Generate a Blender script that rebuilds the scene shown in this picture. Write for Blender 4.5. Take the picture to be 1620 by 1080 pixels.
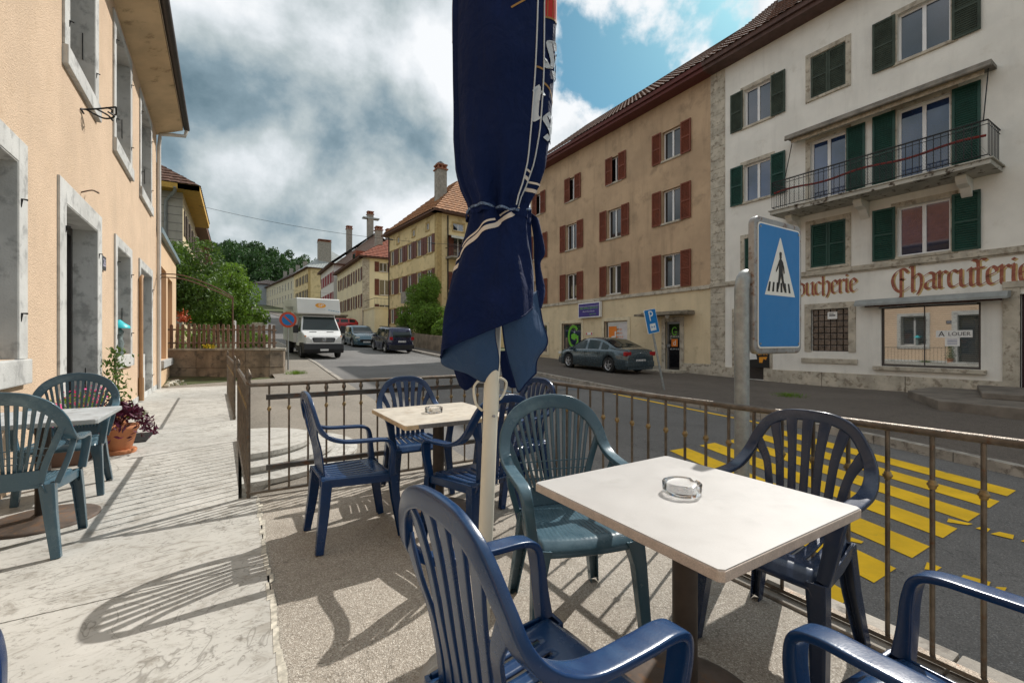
import bpy, bmesh, math, random
from mathutils import Vector, Matrix, noise
from math import sin, cos, pi, radians as R
for o in list(bpy.data.objects): bpy.data.objects.remove(o)
S = bpy.context.scene; COL = S.collection
random.seed(7)
# ---------------------------------------------------------------- camera
YAW = R(31.74); FPX = 700.0; EYE = 1.25
cd = bpy.data.cameras.new('camera'); cam = bpy.data.objects.new('camera', cd); COL.objects.link(cam)
cd.sensor_width = 36; cd.lens = FPX/1620*36; cd.clip_start = .02; cd.clip_end = 3000
cam.location = (0, 0, EYE); cam.rotation_euler = (R(90), 0, -YAW); S.camera = cam
FW = Vector((sin(YAW), cos(YAW))); RT = Vector((cos(YAW), -sin(YAW)))
# ---------------------------------------------------------------- light
SUN_AZ = Vector((.93, .37)).normalized(); SUN_EL = R(43)
sd = bpy.data.lights.new('sun', 'SUN'); sun = bpy.data.objects.new('sun', sd); COL.objects.link(sun)
sd.energy = 3.8; sd.angle = R(.53); sd.color = (1, .955, .89)
sdir = -Vector((SUN_AZ.x*cos(SUN_EL), SUN_AZ.y*cos(SUN_EL), sin(SUN_EL)))
sun.rotation_euler = sdir.to_track_quat('-Z', 'Y').to_euler(); sun.location = (20, 10, 40)
S.view_settings.view_transform = 'Standard'; S.view_settings.look = 'None'
S.view_settings.exposure = 0.25; S.view_settings.gamma = 1

def nd(nt, t, **k):
    n = nt.nodes.new(t)
    for a, v in k.items():
        if a in ('inp',):
            for i, x in v.items(): n.inputs[i].default_value = x
        else: setattr(n, a, v)
    return n
def math_(nt, op, a, b=None, clamp=False):
    n = nt.nodes.new('ShaderNodeMath'); n.operation = op; n.use_clamp = clamp
    for i, v in enumerate((a, b)):
        if v is None: continue
        if isinstance(v, (int, float)): n.inputs[i].default_value = v
        else: nt.links.new(v, n.inputs[i])
    return n.outputs[0]
def mixc(nt, f, a, b, bt='MIX'):
    n = nt.nodes.new('ShaderNodeMix'); n.data_type = 'RGBA'; n.blend_type = bt
    for i, v in ((0, f), (6, a), (7, b)):
        if isinstance(v, (int, float)): n.inputs[i].default_value = v
        elif isinstance(v, (tuple, list)): n.inputs[i].default_value = (*v[:3], 1)
        else: nt.links.new(v, n.inputs[i])
    return n.outputs[2]
def noise_(nt, vec, scale, detail=4, rough=.55, dist=0.):
    n = nd(nt, 'ShaderNodeTexNoise', inp={'Scale': scale, 'Detail': detail, 'Roughness': rough, 'Distortion': dist})
    if vec is not None: nt.links.new(vec, n.inputs['Vector'])
    return n.outputs['Fac']
def smooth_(nt, v, a, b):
    n = nt.nodes.new('ShaderNodeMapRange'); n.interpolation_type = 'SMOOTHSTEP'
    nt.links.new(v, n.inputs[0]); n.inputs[1].default_value = a; n.inputs[2].default_value = b
    return n.outputs[0]

def dir_px(u, v):
    t = (u-810)/FPX; w = (540-v)/FPX
    d = FW + RT*t
    return Vector((d.x, d.y, w)).normalized()
W = bpy.data.worlds.new('World'); S.world = W; W.use_nodes = True
nt = W.node_tree; nt.nodes.clear()
out = nd(nt, 'ShaderNodeOutputWorld'); bg = nd(nt, 'ShaderNodeBackground'); bg.inputs[1].default_value = .1
nt.links.new(bg.outputs[0], out.inputs[0])
sky = nd(nt, 'ShaderNodeTexSky'); sky.sky_type = 'NISHITA'; sky.sun_disc = False
sky.sun_elevation = SUN_EL; sky.sun_rotation = math.atan2(SUN_AZ.x, SUN_AZ.y); sky.air_density = 1.0; sky.ozone_density = 1.2
tc = nd(nt, 'ShaderNodeTexCoord'); D = tc.outputs['Generated']
sep = nd(nt, 'ShaderNodeSeparateXYZ'); nt.links.new(D, sep.inputs[0])
zz = math_(nt, 'ADD', math_(nt, 'MAXIMUM', sep.outputs[2], 0), .55)
cmb = nd(nt, 'ShaderNodeCombineXYZ')
nt.links.new(math_(nt, 'DIVIDE', sep.outputs[0], zz), cmb.inputs[0]); nt.links.new(math_(nt, 'DIVIDE', sep.outputs[1], zz), cmb.inputs[1])
P2 = cmb.outputs[0]
def spot(u, v, a, b):      # 1 inside angle a, 0 outside angle b (degrees) of a direction of the sky
    dv = nd(nt, 'ShaderNodeVectorMath', operation='DOT_PRODUCT'); nt.links.new(D, dv.inputs[0]); dv.inputs[1].default_value = dir_px(u, v)
    return smooth_(nt, dv.outputs['Value'], cos(R(b)), cos(R(a)))
n1 = noise_(nt, P2, 3.0, 9, .6, .1); n2 = noise_(nt, P2, 1.05, 7, .55, .6); n3 = noise_(nt, D, 4.2, 9, .56, .1)
# coverage: heavy deck, with torn gaps over the right hand roofs
gap = math_(nt, 'MAXIMUM', math_(nt, 'MAXIMUM', spot(985, 40, 3, 13), spot(1190, 40, 1, 9)), spot(1700, -300, 15, 45))
cov = math_(nt, 'SUBTRACT', math_(nt, 'ADD', n3, .2), math_(nt, 'MULTIPLY', gap, .225))
covm = smooth_(nt, cov, .43, .52)
# shade of the deck
dark = math_(nt, 'MAXIMUM', spot(340, 235, 3, 12), spot(470, 255, 3, 13))
dark = math_(nt, 'MAXIMUM', dark, math_(nt, 'MULTIPLY', spot(610, 245, 2, 11), .85)); dark = math_(nt, 'MAXIMUM', dark, math_(nt, 'MULTIPLY', spot(330, 420, 1, 7), .7))
bright = math_(nt, 'MAXIMUM', spot(420, 345, 3, 12), spot(600, 340, 3, 12)); bright = math_(nt, 'MAXIMUM', bright, math_(nt, 'MULTIPLY', spot(560, 40, 9, 24), .4)); bright = math_(nt, 'MAXIMUM', bright, math_(nt, 'MULTIPLY', spot(330, 60, 4, 14), .5))
bright = math_(nt, 'MAXIMUM', bright, spot(980, 110, 3, 16))
bright = math_(nt, 'MAXIMUM', bright, spot(900, 60, 3, 12))
sh = math_(nt, 'ADD', math_(nt, 'MULTIPLY', n1, .45), math_(nt, 'MULTIPLY', n3, 1.6))
sh = math_(nt, 'SUBTRACT', sh, .13)
sh = math_(nt, 'ADD', math_(nt, 'SUBTRACT', sh, math_(nt, 'MULTIPLY', dark, .4)), math_(nt, 'MULTIPLY', bright, .26))
rp = nd(nt, 'ShaderNodeValToRGB'); nt.links.new(math_(nt, 'SUBTRACT', sh, .25), rp.inputs[0])
cr = rp.color_ramp; cr.elements[0].position = .12; cr.elements[0].color = (.10, .165, .205, 1)
cr.elements[1].position = .82; cr.elements[1].color = (.80, .82, .84, 1)
for p_, c_ in ((.34, (.21, .29, .34, 1)), (.52, (.42, .48, .5, 1)), (.7, (.66, .70, .73, 1))):
    e = cr.elements.new(p_); e.color = c_
cl10 = nd(nt, 'ShaderNodeVectorMath', operation='SCALE'); nt.links.new(rp.outputs[0], cl10.inputs[0]); cl10.inputs[3].default_value = 10
skyc = mixc(nt, 1.0, sky.outputs[0], (.34, .66, .70), 'MULTIPLY')
nt.links.new(mixc(nt, covm, skyc, cl10.outputs[0]), bg.inputs[0])

# ---------------------------------------------------------------- helpers
WM = {}
def tag(o, label=None, cat=None, group=None, kind=None):
    if label: o['label'] = label
    if cat: o['category'] = cat
    if group: o['group'] = group
    if kind: o['kind'] = kind
    return o
def empty(name, loc, rz=0, label=None, cat=None, group=None, rot=None):
    o = bpy.data.objects.new(name, None); COL.objects.link(o); o.location = loc; o.empty_display_size = .2
    o.rotation_euler = rot or (0, 0, rz)
    WM[o.name] = Matrix.LocRotScale(Vector(loc), o.rotation_euler.to_quaternion(), None)
    return tag(o, label, cat, group)
def children(o): return [c for c in bpy.data.objects if c.parent == o]
def copy_tree(o, parent=None):
    c = o.copy(); COL.objects.link(c); c.parent = parent
    for ch in children(o): copy_tree(ch, c)
    return c
class MB:
    def __init__(s): s.v = []; s.f = []; s.m = []; s.sm = []
    def add(s, vs, fs, mi=0, smooth=False):
        b = len(s.v); s.v += [tuple(v) for v in vs]
        for f in fs: s.f.append(tuple(b+i for i in f)); s.m.append(mi); s.sm.append(smooth)
        return s
    def box(s, x0, x1, y0, y1, z0, z1, mi=0):
        if x0 > x1: x0, x1 = x1, x0
        if y0 > y1: y0, y1 = y1, y0
        vs = [(x, y, z) for z in (z0, z1) for y in (y0, y1) for x in (x0, x1)]
        return s.add(vs, [(0, 2, 3, 1), (4, 5, 7, 6), (0, 1, 5, 4), (1, 3, 7, 5), (3, 2, 6, 7), (2, 0, 4, 6)], mi)
    def obox(s, c, ax, ay, az, mi=0):    # centre and three half-vectors
        c = Vector(c); ax = Vector(ax); ay = Vector(ay); az = Vector(az)
        vs = [c+ax*i+ay*j+az*k for k in (-1, 1) for j in (-1, 1) for i in (-1, 1)]
        return s.add(vs, [(0, 2, 3, 1), (4, 5, 7, 6), (0, 1, 5, 4), (1, 3, 7, 5), (3, 2, 6, 7), (2, 0, 4, 6)], mi)
    def tube(s, pts, r, n=8, mi=0, closed=False, smooth=True):
        pts = [Vector(p) for p in pts]; m = len(pts)
        if m == 2 and not closed: pass
        rr = r if isinstance(r, (list, tuple)) else [r]*m
        prev = None; vs = []
        for i, p in enumerate(pts):
            a = pts[(i-1) % m] if (closed or i > 0) else p
            b = pts[(i+1) % m] if (closed or i < m-1) else p
            t = (b-a).normalized() if (b-a).length > 1e-9 else Vector((0, 0, 1))
            if prev is None:
                prev = t.orthogonal().normalized()
            prev = (prev - t*prev.dot(t))
            prev = prev.normalized() if prev.length > 1e-6 else t.orthogonal().normalized()
            q = t.cross(prev)
            for k in range(n):
                an = 2*pi*(k+.5)/n; vs.append(p+(prev*cos(an)+q*sin(an))*rr[i])
        fs = []
        for i in range(m if closed else m-1):
            j = (i+1) % m
            for k in range(n): fs.append((i*n+k, i*n+(k+1) % n, j*n+(k+1) % n, j*n+k))
        s.add(vs, fs, mi, smooth)
        if not closed:
            s.add(vs[:n], [tuple(range(n))[::-1]], mi); s.add(vs[-n:], [tuple(range(n))], mi)
        return s
    def lathe(s, prof, n=24, c=(0, 0, 0), mi=0, cap=True, smooth=True):
        vs = []; c = Vector(c)
        for (r, z) in prof:
            for k in range(n): vs.append(c+Vector((r*cos(2*pi*k/n), r*sin(2*pi*k/n), z)))
        fs = []
        for i in range(len(prof)-1):
            for k in range(n): fs.append((i*n+k, i*n+(k+1) % n, (i+1)*n+(k+1) % n, (i+1)*n+k))
        s.add(vs, fs, mi, smooth)
        if cap:
            s.add(vs[:n], [tuple(range(n))[::-1]], mi); s.add(vs[-n:], [tuple(range(n))], mi)
        return s
    def prism(s, poly, fn, h0, h1, mi=0):   # fn(a,b,h) -> point
        n = len(poly)
        vs = [fn(a, b, h0) for a, b in poly]+[fn(a, b, h1) for a, b in poly]
        fs = [tuple(range(n))[::-1], tuple(range(n, 2*n))]+[(i, (i+1) % n, n+(i+1) % n, n+i) for i in range(n)]
        return s.add(vs, fs, mi)
    def sweep(s, pts, sec, mi=0, smooth=True, cap=True):
        """pts: list of (pos, wide_axis, w, t); sec: list of (a,b) in unit half sizes"""
        n = len(sec); vs = []; m = len(pts)
        for i, (p, wa, w, t) in enumerate(pts):
            p = Vector(p); a = Vector(pts[max(i-1, 0)][0]); b = Vector(pts[min(i+1, m-1)][0])
            tn = (b-a).normalized(); wa = Vector(wa); wa = (wa-tn*wa.dot(tn)).normalized(); nb = tn.cross(wa)
            for (x, y) in sec: vs.append(p+wa*x*w/2+nb*y*t/2)
        fs = []
        for i in range(m-1):
            for k in range(n): fs.append((i*n+k, i*n+(k+1) % n, (i+1)*n+(k+1) % n, (i+1)*n+k))
        s.add(vs, fs, mi, smooth)
        if cap:
            s.add(vs[:n], [tuple(range(n))[::-1]], mi); s.add(vs[-n:], [tuple(range(n))], mi)
        return s
    def grid(s, fn, nu, nv, mi=0, smooth=True, skip=None):
        vs = [fn(i/nu, j/nv) for j in range(nv+1) for i in range(nu+1)]
        fs = [(j*(nu+1)+i, j*(nu+1)+i+1, (j+1)*(nu+1)+i+1, (j+1)*(nu+1)+i) for j in range(nv) for i in range(nu) if not (skip and skip(i, j))]
        return s.add(vs, fs, mi, smooth)
    def build(s, name, mat, parent=None, solid=0, fix=True, bevel=0, **tg):
        me = bpy.data.meshes.new(name)
        inv = WM[parent.name].inverted() if parent is not None and parent.name in WM else Matrix()
        me.from_pydata([inv @ Vector(v) for v in s.v], [], s.f)
        for mm in (mat if isinstance(mat, (list, tuple)) else [mat]): me.materials.append(mm)
        me.polygons.foreach_set('material_index', s.m); me.polygons.foreach_set('use_smooth', s.sm)
        if fix or solid or bevel:
            bm = bmesh.new(); bm.from_mesh(me)
            if solid or bevel: bmesh.ops.remove_doubles(bm, verts=bm.verts, dist=1e-5)
            if fix: bmesh.ops.recalc_face_normals(bm, faces=bm.faces)
            if solid: bmesh.ops.solidify(bm, geom=bm.faces[:], thickness=solid)
            if bevel:
                ed = [e for e in bm.edges if len(e.link_faces) == 2 and e.calc_face_angle(0) > .6]
                bmesh.ops.bevel(bm, geom=ed, offset=bevel, segments=2, affect='EDGES', profile=.6, clamp_overlap=True)
            bm.to_mesh(me); bm.free()
        me.update()
        o = bpy.data.objects.new(name, me); COL.objects.link(o); o.parent = parent
        if parent is not None and parent.name in WM: WM[o.name] = WM[parent.name]
        return tag(o, **tg)
def cr(ps, n=6):      # Catmull-Rom through tuples of floats
    out = []; m = len(ps)
    for i in range(m-1):
        p0, p1, p2, p3 = ps[max(i-1, 0)], ps[i], ps[i+1], ps[min(i+2, m-1)]
        for k in range(n):
            t = k/n
            out.append(tuple(.5*((2*b)+(-a+c)*t+(2*a-5*b+4*c-d)*t*t+(-a+3*b-3*c+d)*t**3) for a, b, c, d in zip(p0, p1, p2, p3)))
    out.append(tuple(ps[-1])); return out
def sm(x): x = max(0, min(1, x)); return x*x*(3-2*x)
def lerp(a, b, t): return a+(b-a)*t
def interp(tab, x):
    if x <= tab[0][0]: return tab[0][1]
    for (a, b), (c, d) in zip(tab, tab[1:]):
        if x <= c: return b+(d-b)*(x-a)/(c-a)
    return tab[-1][1]
# ---------------------------------------------------------------- materials
MATS = {}
def M(name, col, rough=.7, metal=0, var=.12, scale=4, bump=0, bscale=60, col2=None, c2=(.5, .65), spec=.5, trans=0, ior=1.45, emit=None, coat=0, fine=0, island=0, streak=0, sheen=0, top_tint=None, creases=0):
    if name in MATS: return MATS[name]
    m = bpy.data.materials.new(name); m.use_nodes = True; nt = m.node_tree; b = nt.nodes['Principled BSDF']
    tc = nd(nt, 'ShaderNodeTexCoord'); v = tc.outputs['Object']
    n = noise_(nt, v, scale, 5, .6)
    lo = tuple(c*(1-var) for c in col); hi = tuple(min(1, c*(1+var)) for c in col)
    c = mixc(nt, smooth_(nt, n, .3, .7), lo, hi)
    if col2: c = mixc(nt, smooth_(nt, noise_(nt, v, scale*2.3, 8, .65, .2), *c2), c, col2)
    if streak:
        mp = nd(nt, 'ShaderNodeMapping'); mp.inputs['Scale'].default_value = (1, 1, .12); nt.links.new(v, mp.inputs[0])
        st = noise_(nt, mp.outputs[0], 2.2, 7, .65)
        c = mixc(nt, math_(nt, 'MULTIPLY', smooth_(nt, st, .48, .75), streak), c, tuple(x*.35 for x in col))
    if fine:
        c = mixc(nt, fine, c, mixc(nt, smooth_(nt, noise_(nt, v, bscale*1.3, 3, .7), .35, .65), tuple(x*.35 for x in col), tuple(min(1, x*1.5) for x in col)))
    if island:
        g = nd(nt, 'ShaderNodeNewGeometry')
        c = mixc(nt, 1.0, c, mixc(nt, g.outputs['Random Per Island'], (1-island,)*3, (1+island,)*3), 'MULTIPLY')
    if top_tint:  # paler blotches on upward faces, plus fine pale specks all over
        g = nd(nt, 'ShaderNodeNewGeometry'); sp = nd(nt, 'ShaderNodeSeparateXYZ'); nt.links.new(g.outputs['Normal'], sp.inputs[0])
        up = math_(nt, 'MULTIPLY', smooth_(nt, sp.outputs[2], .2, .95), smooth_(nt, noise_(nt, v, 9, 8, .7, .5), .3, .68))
        c = mixc(nt, math_(nt, 'MULTIPLY', up, top_tint[3]), c, top_tint[:3])
        c = mixc(nt, math_(nt, 'MULTIPLY', smooth_(nt, noise_(nt, v, 60, 4, .8, 3), .62, .7), .35), c, top_tint[:3])
    nt.links.new(c, b.inputs['Base Color'])
    b.inputs['Metallic'].default_value = metal
    b.inputs['Specular IOR Level'].default_value = spec; b.inputs['IOR'].default_value = ior
    b.inputs['Transmission Weight'].default_value = trans; b.inputs['Coat Weight'].default_value = coat
    rr = nd(nt, 'ShaderNodeMapRange'); nt.links.new(noise_(nt, v, scale*3, 6, .7), rr.inputs[0])
    rr.inputs[1].default_value = .3; rr.inputs[2].default_value = .7; rr.inputs[3].default_value = max(0, rough-.07 if rough > .1 else rough); rr.inputs[4].default_value = rough+(.07 if rough > .1 else 0)
    nt.links.new(rr.outputs[0], b.inputs['Roughness'])
    if creases:
        mp2 = nd(nt, 'ShaderNodeMapping'); mp2.inputs['Scale'].default_value = (1, 1, .22); nt.links.new(v, mp2.inputs[0])
        h1 = noise_(nt, mp2.outputs[0], 26, 5, .55, .8); h2 = noise_(nt, v, 11, 4, .5, 1.6)
        bp = nd(nt, 'ShaderNodeBump'); bp.inputs['Strength'].default_value = creases; bp.inputs['Distance'].default_value = .02
        nt.links.new(math_(nt, 'ADD', h1, h2), bp.inputs['Height']); nt.links.new(bp.outputs[0], b.inputs['Normal'])
    elif bump:
        bp = nd(nt, 'ShaderNodeBump'); bp.inputs['Strength'].default_value = min(1, bump); bp.inputs['Distance'].default_value = .01*max(1, bump)
        nt.links.new(noise_(nt, v, bscale, 6, .6), bp.inputs['Height']); nt.links.new(bp.outputs[0], b.inputs['Normal'])
    if emit: b.inputs['Emission Color'].default_value = (*emit[:3], 1); b.inputs['Emission Strength'].default_value = emit[3]
    MATS[name] = m; return m
def terrain(x, y):
    x = max(-25, min(24, x)); y = max(-12, min(200, y))
    z = -.36+.028*y-.014*x+.0008*max(0, min(y, 60)-15)**2+.072*max(0, y-60)
    z += .2*sm((x-9)/7)*sm((9-y)/8)
    z -= .17*sm((.35-x)/.5)*(1-sm((y-14.5)/3))
    return z
KR = [(-12, 5.6), (-6, 6.4), (-2, 7.35), (1.3, 8.25), (3.1, 8.75), (5, 9.05), (8.9, 9.35), (14, 10.0), (22, 10.3), (32, 10.5), (45, 10.0), (60, 9.0), (100, 5), (160, -6)]
KL = [(-12, 2.45), (4, 2.45), (8, 2.6), (14, 2.8), (22, 3.1), (35, 3.0), (60, 1.5), (100, -3), (160, -14)]
def kr(y): return interp(KR, y)
def kl(y): return interp(KL, y)
# --- materials of the ground
def ground_mat(name, base, dark, light, kind):
    m = bpy.data.materials.new(name); m.use_nodes = True; nt = m.node_tree; b = nt.nodes['Principled BSDF']
    tc = nd(nt, 'ShaderNodeTexCoord'); v = tc.outputs['Object']
    big = noise_(nt, v, .55, 6, .6, .3); mid = noise_(nt, v, 3.5, 8, .68, .3); fine = noise_(nt, v, 150 if kind != 'stone' else 90, 2, .6)
    c = mixc(nt, smooth_(nt, big, .35, .65), base, tuple(x*.8 for x in base))
    h = fine
    if kind == 'stone':
        mp = nd(nt, 'ShaderNodeMapping'); mp.inputs['Scale'].default_value = (1.0, 1.4, 1); mp.inputs['Rotation'].default_value = (0, 0, R(-15)); nt.links.new(v, mp.inputs[0])
        s1 = noise_(nt, mp.outputs[0], 5, 10, .72, .9)
        c = mixc(nt, math_(nt, 'MULTIPLY', smooth_(nt, s1, .5, .64), .85), c, dark)
        c = mixc(nt, math_(nt, 'MULTIPLY', smooth_(nt, noise_(nt, mp.outputs[0], 22, 8, .75, .6), .53, .64), .75), c, tuple(x*.75 for x in dark))
        c = mixc(nt, math_(nt, 'MULTIPLY', smooth_(nt, noise_(nt, v, 1.6, 4, .6, .5), .5, .72), .45), c, light)
        # thin meandering cracks filled with dirt
        for sc, w in ((1.3, .006), (.6, .006)):
            q = noise_(nt, mp.outputs[0], sc, 5, .6, 1.5)
            cr_ = math_(nt, 'SUBTRACT', 1, smooth_(nt, math_(nt, 'ABSOLUTE', math_(nt, 'SUBTRACT', q, .5)), 0, w))
            c = mixc(nt, math_(nt, 'MULTIPLY', cr_, .55), c, tuple(x*.55 for x in dark))
        h = s1
    if kind == 'asphalt':      # old repairs : straight edged patches of newer and older surfacing
        br = nd(nt, 'ShaderNodeTexVoronoi', distance='CHEBYCHEV', inp={'Scale': .22, 'Randomness': .9}); nt.links.new(v, br.inputs['Vector']); sp0 = nd(nt, 'ShaderNodeSeparateColor'); nt.links.new(br.outputs['Color'], sp0.inputs[0])
        c = mixc(nt, math_(nt, 'MULTIPLY', smooth_(nt, sp0.outputs[0], .55, .6), .35), c, tuple(x*.62 for x in base))
        c = mixc(nt, math_(nt, 'MULTIPLY', smooth_(nt, sp0.outputs[1], .75, .8), .25), c, tuple(x*1.35 for x in base))
    if kind in ('concrete', 'asphalt'):
        vo = nd(nt, 'ShaderNodeTexVoronoi', inp={'Scale': 210 if kind == 'concrete' else 160}); nt.links.new(v, vo.inputs['Vector'])
        sp_ = nd(nt, 'ShaderNodeSeparateColor'); nt.links.new(vo.outputs['Color'], sp_.inputs[0])
        c = mixc(nt, math_(nt, 'MULTIPLY', smooth_(nt, sp_.outputs[0], .62, .95), .8), c, light)
        c = mixc(nt, math_(nt, 'MULTIPLY', smooth_(nt, sp_.outputs[1], .6, .95), .75), c, dark)
        c = mixc(nt, math_(nt, 'MULTIPLY', smooth_(nt, mid, .5, .72), .6), c, tuple(x*.6+y*.4 for x, y in zip(dark, base)))
        c = mixc(nt, math_(nt, 'MULTIPLY', smooth_(nt, noise_(nt, v, 1.1, 5, .6, .4), .5, .75), .35), c, tuple(x*.7+y*.3 for x, y in zip(dark, base)))
        h = vo.outputs['Distance']
        q = noise_(nt, v, .45 if kind == 'asphalt' else 1.1, 6, .65, 1.2)
        cr_ = math_(nt, 'SUBTRACT', 1, smooth_(nt, math_(nt, 'ABSOLUTE', math_(nt, 'SUBTRACT', q, .5)), 0, .0035))
        c = mixc(nt, math_(nt, 'MULTIPLY', cr_, .5), c, tuple(x*.4 for x in dark))
    nt.links.new(c, b.inputs['Base Color']); b.inputs['Roughness'].default_value = .85; b.inputs['Specular IOR Level'].default_value = .3
    bp = nd(nt, 'ShaderNodeBump'); bp.inputs['Strength'].default_value = .7; bp.inputs['Distance'].default_value = .004
    nt.links.new(h, bp.inputs['Height']); nt.links.new(bp.outputs[0], b.inputs['Normal'])
    MATS[name] = m; return m
m_stone = ground_mat('pale paving stone', (.53, .515, .475), (.29, .27, .235), (.63, .61, .57), 'stone')
m_conc = ground_mat('exposed aggregate concrete', (.42, .375, .32), (.19, .165, .13), (.62, .58, .51), 'concrete')
m_asph = ground_mat('asphalt', (.17, .163, .157), (.09, .086, .083), (.28, .27, .26), 'asphalt')
m_asph_old = ground_mat('old sidewalk asphalt', (.135, .112, .095), (.06, .05, .043), (.24, .21, .175), 'asphalt')
m_pave = ground_mat('worn pale pavement', (.27, .24, .2), (.13, .11, .09), (.4, .37, .32), 'asphalt')
m_earth = M('dry earth and grass', (.07, .085, .03), .95, var=.4, scale=.6, col2=(.12, .09, .05), bump=1, bscale=20)
m_kerb = M('kerb stone', (.34, .31, .27), .85, var=.25, scale=3, bump=.5, bscale=70, col2=(.16, .14, .12))
m_yel = M('worn yellow road paint', (.84, .51, .009), .7, var=.12, scale=3, bump=.4, bscale=120, col2=(.42, .33, .05), c2=(.6, .72))
m_blue = M('worn blue road paint', (.06, .22, .4), .7, var=.2, scale=3, col2=(.09, .09, .09), c2=(.42, .55))
m_white = M('white road paint', (.6, .6, .58), .7, var=.15)

def strip_sheet(name, xa, xb, ys, mat, dz, nx=8, **tg):
    mb = MB(); vs = []
    for y in ys:
        for i in range(nx+1):
            x = lerp(xa(y), xb(y), i/nx); vs.append((x, y, terrain(x, y)+dz))
    fs = [(j*(nx+1)+i, j*(nx+1)+i+1, (j+1)*(nx+1)+i+1, (j+1)*(nx+1)+i) for j in range(len(ys)-1) for i in range(nx)]
    mb.add(vs, fs, 0, True); o = mb.build(name, mat, **tg); return o
YS = [-12+.5*i for i in range(0, 65)]+[20.5+1.5*i for i in range(1, 54)]+[100+4*i for i in range(0, 16)]
xs = [-800, -300, -120, -60, -40, -25, -12, -6, -2, -.6, 0, .6, 1.5, 3, 6, 9, 12, 16, 20, 24, 40, 80, 200, 500, 900]
ysg = [-400, -100, -40, -12]+[-10+2*i for i in range(56)]+[110, 130, 160, 200, 260, 400, 800, 1500]
mb = MB(); mb.add([(x, y, terrain(x, y)-.09) for y in ysg for x in xs],
    [(j*len(xs)+i, j*len(xs)+i+1, (j+1)*len(xs)+i+1, (j+1)*len(xs)+i) for j in range(len(ysg)-1) for i in range(len(xs)-1)], 0, True)
mb.build('ground', m_earth, kind='structure')
strip_sheet('road', kl, kr, YS, m_asph, 0, 10, kind='structure')
YF = [y for y in YS if y >= 4.0]
strip_sheet('pavement', lambda y: -.05 if y < 13 else (-2.2 if y < 16 else 1.0), lambda y: kl(y)+.0, [4.12]+[y for y in YF if y > 4.12 and y <= 19.5], m_pave, .004, 8, kind='structure')
strip_sheet('pavement', lambda y: kl(y)-1.7, lambda y: kl(y), [y for y in YS if y >= 19.5 and y < 120], m_pave, .004, 4, kind='structure')
# raised sidewalk on the far side of the road, with its kerb
YK = [y for y in YS if y < 130]
def wallx(y): return 16.82 if y < 34 else interp([(34, 16.8), (36, 14.8), (48, 13.8), (60, 12.9), (160, 6)], y)
strip_sheet('sidewalk', lambda y: kr(y)+.14, lambda y: wallx(y) if y < 60 else kr(y)+2.2, YK, m_asph_old, .12, 8, kind='structure')
def ribbon(name, fn, ys, w, h, mat, base=0, seg=1.0, gap=.008, **tg):
    mb = MB()
    for y0, y1 in zip(ys, ys[1:]):
        x0, x1 = fn(y0), fn(y1); z0, z1 = terrain(x0, y0)+base, terrain(x1, y1)+base
        g = gap if gap else 0
        a = [(x0, y0+g, z0-.2), (x0+w, y0+g, z0-.2), (x1+w, y1, z1-.2), (x1, y1, z1-.2), (x0, y0+g, z0+h), (x0+w, y0+g, z0+h), (x1+w, y1, z1+h), (x1, y1, z1+h)]
        mb.add(a, [(3, 2, 1, 0), (4, 5, 6, 7), (0, 1, 5, 4), (1, 2, 6, 5), (2, 3, 7, 6), (3, 0, 4, 7)])
    return mb.build(name, mat, **tg)
YK1 = [-12+i for i in range(0, 112)]
ribbon('far_kerb', kr, YK1, .16, .135, m_kerb, kind='structure')
ribbon('near_kerb', lambda y: kl(y)-.12, [14+i for i in range(0, 60)], .14, .03, m_kerb, kind='structure')
# terrace : pale stone strip by the house, aggregate concrete under the tables
def hw(y): return -1.83+(14.5-y)*.0245     # left wall line
mb = MB()
def slab(mb, poly, z0, z1): mb.prism(poly, lambda a, b, h: (a, b, h), z0, z1)
for y0, y1 in ((-3, -.1), (-.09, 2.86), (2.87, 7.6), (7.61, 11.0), (11.01, 14.9)):
    slab(mb, [(hw(y0)-.02, y0), (.13 if y0 < 4 else .0, y0)]+([(.13, 4.14), (.0, 4.14), (.0, y1)] if y0 == 2.87 else [(.13 if y1 < 4 else .0, y1)])+[(hw(y1)-.02, y1)], -.6, 0)
mb.build('terrace_paving', m_stone, kind='structure')
mb = MB(); slab(mb, [(.142, -3), (2.2, -3), (2.2, 4.14), (.142, 4.14)], -.6, -.003); mb.build('terrace_concrete', m_conc, kind='structure')
mb = MB()
for i in range(8): mb.box(2.208, 2.44, -3+.89*i, -3+.89*(i+1)-.008, -.7, .012)
mb.build('terrace_kerb', m_kerb, kind='structure', bevel=.008)
# crack line of crumbled mortar between the two surfaces
mb = MB(); random.seed(3)
for i in range(60):
    y = -1+i*.085; x = .138+random.uniform(-.012, .012); r = random.uniform(.008, .022)
    mb.add([(x-r, y-.05, .002), (x+r*random.uniform(.4, 1.2), y-.04, .004), (x+r, y+.045, .003), (x-r*.6, y+.05, .002)], [(0, 1, 2, 3)])
mb.build('mortar_joint', M('crumbled mortar', (.5, .47, .4), .95, var=.4, scale=20), kind='structure')
# round steps down to the pavement
mb = MB()
for k, (r, z) in enumerate(((.80, 0.0), (1.08, -.08), (1.36, -.16))):
    pl = [(.03+(r)*cos(a), 6.55+r*1.02*sin(a)) for a in [(-pi/2)+pi*i/26 for i in range(27)]]
    mb.prism(pl, lambda a, b, h: (a, b, h), -.45, z-.012)
    pl = [(.03+(r+.025)*cos(a), 6.55+(r+.025)*1.02*sin(a)) for a in [(-pi/2)+pi*i/26 for i in range(27)]]
    mb.prism(pl, lambda a, b, h: (a, b, h), z-.05, z-.001)
tag(mb.build('round_steps', m_stone), 'pale stone steps in rounded fans beyond the railing corner', 'steps')
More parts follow.
